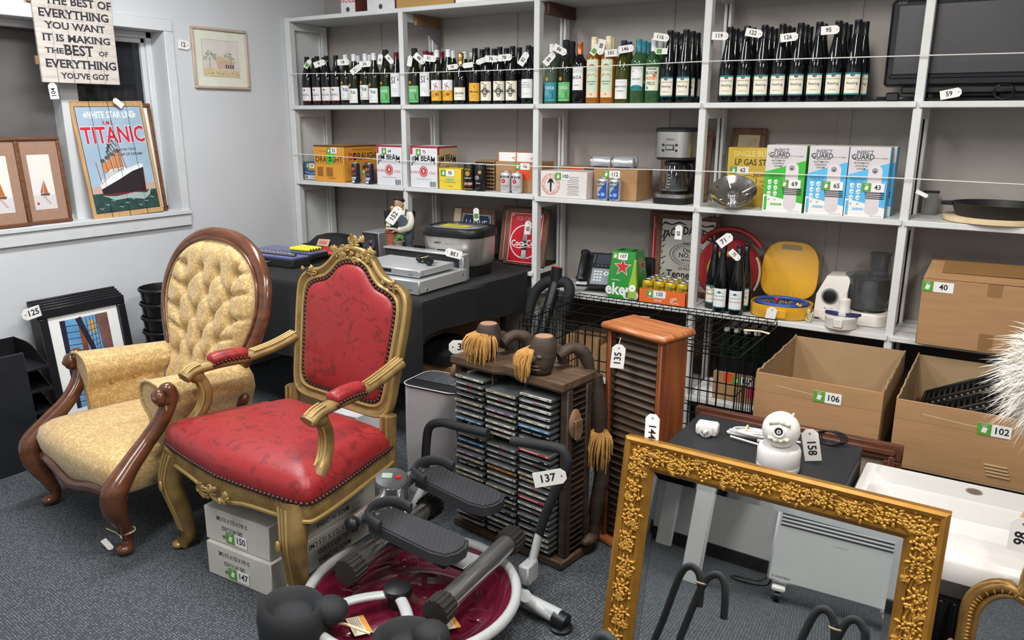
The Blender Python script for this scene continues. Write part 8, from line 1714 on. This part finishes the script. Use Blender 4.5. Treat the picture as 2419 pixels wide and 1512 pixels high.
# ------------------------------------------------------------------ twist trainer with foam pads and bars
MAR = M('maroon_shell', '#571226', .12, var=.1, coat=.6); RIM = M('grey_enamel', '#a9acac', .3, var=.04); t = thing('twist_trainer', 'round maroon twist trainer with a grey rim, black padded bars and foam pads', 'exercise machine', (2.578, -2.0, 0))
mb = MB(); mb.lathe([(.20, 0), (.24, .02), (.325, .10), (.338, .125), (.33, .128), (.26, .095), (.22, .088), (.20, .1), (.10, .115), (.001, .118)], MAR, 56, T=TR(0, 0, 0, 0, 0, 0, (.955, .955, 1))); mb.build('shell', t, 50)
for k in range(6): a = R(60*k+12); mb = MB(); mb.ball((.225*math.cos(a), .225*math.sin(a), .092), (.055, .035, .012), MAR, 12, 8, rot=Matrix.Rotation(a, 3, 'Z')); mb.build('shell_boss', t, 60)
mb = MB(); mb.tube([(.325*math.cos(2*PI*k/60), .325*math.sin(2*PI*k/60), .128) for k in range(60)], .0165, RIM, 12, closed=True); mb.build('rim', t, 60)
H0 = Vector((.0, -.07, .0)); mb = MB(); mb.lathe([(.03, .116), (.03, .15), (.04, .155), (.045, .165), (.042, .178), (.02, .184), (.001, .184)], BLACKP, 26, T=TR(H0.x, H0.y)); mb.build('hub', t, 50)
for k, (ex_, ey_, rz_) in enumerate(((-.165, -.315, 0), (.21, -.25, 0))):
    mb = MB(); mb.tube(bez([H0+Vector((0, 0, .155)), Vector((ex_*.45, H0.y+(ey_-H0.y)*.4, .165)), Vector((ex_*.8, ey_*.85, .155)), Vector((ex_, ey_, .14))], 5), .015, RIM, 10, flat=(.7, 1.2)); SWA = mb.build('swing_arm', t, 60)
    mb = MB(); mb.lathe([(.06, .02), (.085, .03), (.104, .10), (.108, .17), (.102, .2), (.090, .212), (.078, .206), (.064, .182), (.05, .168), (.001, .162)], PADB, 34, T=TR(ex_-.005, ey_-.015, 0, 0, 0, 0, (1, .9, 1))); mb.ball((ex_+.085*(1 if k == 0 else .3), ey_+.045, .185), (.055, .05, .038), PADB, 12, 8); mb.build('foam_pad', SWA, 60)
STK = M('sticker_orange', '#d39145', .5); STK2 = M('sticker_paper', '#cdbfa6', .5)
for x, y, a in ((-.04, -.20, -28), (.17, -.05, -30), (-.14, -.28, 70)): mb = MB(); X = TR(x, y, .118+(-.012 if y < -.1 else -.002), R(-6), R(4), R(a)); mb.box((0, 0, 0), (.085, .055, .001), STK2, 0, X); mb.rect(-.0425, .012, .0425, .0275, STK, X, .0008); [mb.rect(-.036, .004-.006*k, .03-.01*(k % 2), .006-.006*k, GREYINK, X, .0008) for k in range(5)]; mb.build('warning_sticker', t)
mb = MB(); mb.bx(.20, .32, .13, .33, .045, .075, RIM, .006) if False else mb.tube([(.29, .20, .10), (.24, .25, .055), (.395, .24, .045)], .02, RIM, 10); mb.tube([(.235, .255, .055), (.32, .242, .045), (.40, .238, .03)], .022, RIM, 10); mb.build('floor_leg', t); mb = MB(); mb.cyl((.375, .24, .036), (.42, .236, .03), .027, .027, BLACKP, 16); mb.lathe([(.035, 0), (.036, .01), (.02, .016)], BLACKP, 18, T=TR(.40, .238)); mb.build('rubber_foot', t)
o_ = Vector((2.578, -2.0, 0)); br = [Vector(q)-o_ for q in ((2.80, -1.655, .10), (2.785, -1.592, .16), (2.83, -1.60, .30), (2.895, -1.60, .46), (2.89, -1.60, .515), (2.85, -1.60, .527), (2.69, -1.60, .512))]
mb = MB(); mb.tube(bez(br[1:], 6), .0165, PADB, 12); mb.build('padded_bar', t, 60); mb = MB(); mb.tube([br[0], br[1]+(br[2]-br[1])*.25], .020, RIM, 10, flat=(1, .7)); mb.bx(br[0].x-.02, br[0].x+.02, br[0].y-.05, br[0].y+.02, .06, .13, RIM, .005); mb.build('bar_bracket', t)
bl = [Vector(q)-o_ for q in ((2.285, -1.70, .11), (2.232, -1.50, .20), (2.243, -1.50, .36), (2.262, -1.50, .435), (2.32, -1.50, .463), (2.38, -1.50, .464), (2.525, -1.50, .468))]
mb = MB(); mb.tube(bez(bl[1:], 6), .0165, PADB, 12); mb.build('padded_bar', t, 60); mb = MB(); mb.tube([bl[0]-Vector((0, 0, 0)), bl[1]], .016, RIM, 10); mb.build('bar_bracket', t)
mb = MB(); mb.tube([(-.155, -.30, .15), (-.03, -.26, .15), (.05, -.25, .145)], .004, STRING, 6); mb.build('elastic_cord', t)
# ------------------------------------------------------------------ mini stepper resting on it
SV = M('stepper_silver', '#cfcfcf', .2, .92, var=.04); PED = M('pedal_rubber', '#2c2d30', .6, var=.08); t = thing('mini_stepper', 'silver mini stepper with two black foot pedals and a round display', 'exercise machine', (2.55, -1.88, .157))
mb = MB(); mb.cyl((.215, -.20, .035), (.185, .18, .035), .033, .033, SV, 20); mb.build('rear_tube', t)
for y, x in ((-.20, .215), (.18, .185), (-.185, -.145), (.225, -.19)):
    mb = MB(); dv = Vector((.03, -.38, 0)).normalized()*(1 if y < 0 else -1)*-1; a = Vector((x, y, .035)); b = a-dv*.055; mb.cyl(a+dv*.008, b, .038, .040, M('ribbed_rubber', '#2a2622', .6), 22)
    [mb.cyl(a+dv*.006+Vector((.0395*math.sin(q)*.0, 0, 0))+Vector((.039*math.cos(q), .003*math.cos(q), .039*math.sin(q))), b+Vector((.0405*math.cos(q), .003*math.cos(q), .0405*math.sin(q))), .0045, .0045, M('ribbed_rubber', '#2a2622'), 5) for q in [2*PI*k/16 for k in range(16)]]; mb.build('end_cap', t)
mb = MB(); mb.cyl((-.145, -.185, .035), (-.19, .225, .035), .03, .03, SV, 18); mb.build('front_tube', t); mb = MB(); mb.bx(-.17, .20, -.02, .02, .02, .05, BLACKP, .004); mb.bx(.06, .17, -.045, .045, .052, .054, SILF, .001); mb.build('base_beam', t)
mb = MB(); mb.cyl((-.18, -.145, .155), (-.225, .19, .165), .024, .024, SV, 18); mb.ball((-.178, -.162, .155), (.026, .02, .026), BLACKP, 12, 8); mb.ball((-.227, .206, .165), (.026, .02, .026), BLACKP, 12, 8); mb.cyl((-.2, .01, .04), (-.205, .02, .16), .025, .025, SV, 14); mb.build('pivot_bar', t)
mb = MB(); mb.lathe([(.05, 0), (.056, .02), (.056, .075), (.05, .08)], SV, 24, T=TR(-.195, .05, .135)); mb.build('display_post', t); T = TR(-.195, .05, .219, R(12), 0, R(30)); mb = MB(); mb.lathe([(.056, -.008), (.058, 0), (.052, .010), (.001, .014)], M('display_grey', '#55575a', .35, .3), 26, T=T); mb.box((-.014, .004, .0135), (.036, .026, .004), M('lcd_green', '#8fa08f', .2), .001, T); mb.lathe([(.009, .012), (.009, .018), (.001, .0185)], M('red_button', '#c8231f', .4), 14, T=T @ TR(.026, -.004)); mb.build('display', t)
for k, (px_, py_, dz, rz_) in enumerate(((.025, -.075, .150, -2), (-.02, .205, .175, -6))):
    X = TR(px_, py_, dz, 0, R(3), R(rz_)); mb = MB(); ol = [(-.16, -.06), (.10, -.07), (.15, -.055), (.168, -.02), (.168, .02), (.15, .055), (.10, .07), (-.16, .06), (-.18, .03), (-.18, -.03)]
    mb.prism(ol, .032, PED, X, -.032); mb.prism([(a*.94, b*.9) for a, b in ol], .004, PED, X); [mb.ball((-.13+.018*i+(.009 if j % 2 else 0), -.05+.0143*j, .004), (.0045, .003, .0022), M('pedal_dot', '#3b3d40', .5), 6, 4, T=X) for i in range(16) for j in range(8) if abs(-.13+.018*i) < .15]
    PDL = mb.build('pedal', t, 40); mb = MB(); mb.tube(bez([X @ Vector(q) for q in ((-.10, .072, .014), (-.165, .062, .022), (-.19, .0, .026), (-.165, -.062, .022), (-.10, -.072, .014))], 6), .014, PED, 10, flat=(1.5, .7)); mb.build('heel_rim', PDL, 60); mb = MB(); mb.tube([X @ Vector((-.1, 0, -.04)), X @ Vector((.11, 0, -.055))], .030, BLACKM, 12); mb.tube([X @ Vector((-.19, 0, -.01)), X @ Vector((-.1, 0, -.03))], .018, SV, 10); mb.build('hydraulic_cylinder', t, 60)
mb = MB(); mb.tube(bez([(-.20, .05, .13), (-.12, .06, .10), (-.06, .04, .09), (.0, .05, .1)], 5), .006, CHROME, 8); mb.ball((-.04, .04, .095), .013, CHROME, 10, 6); mb.build('linkage', t)
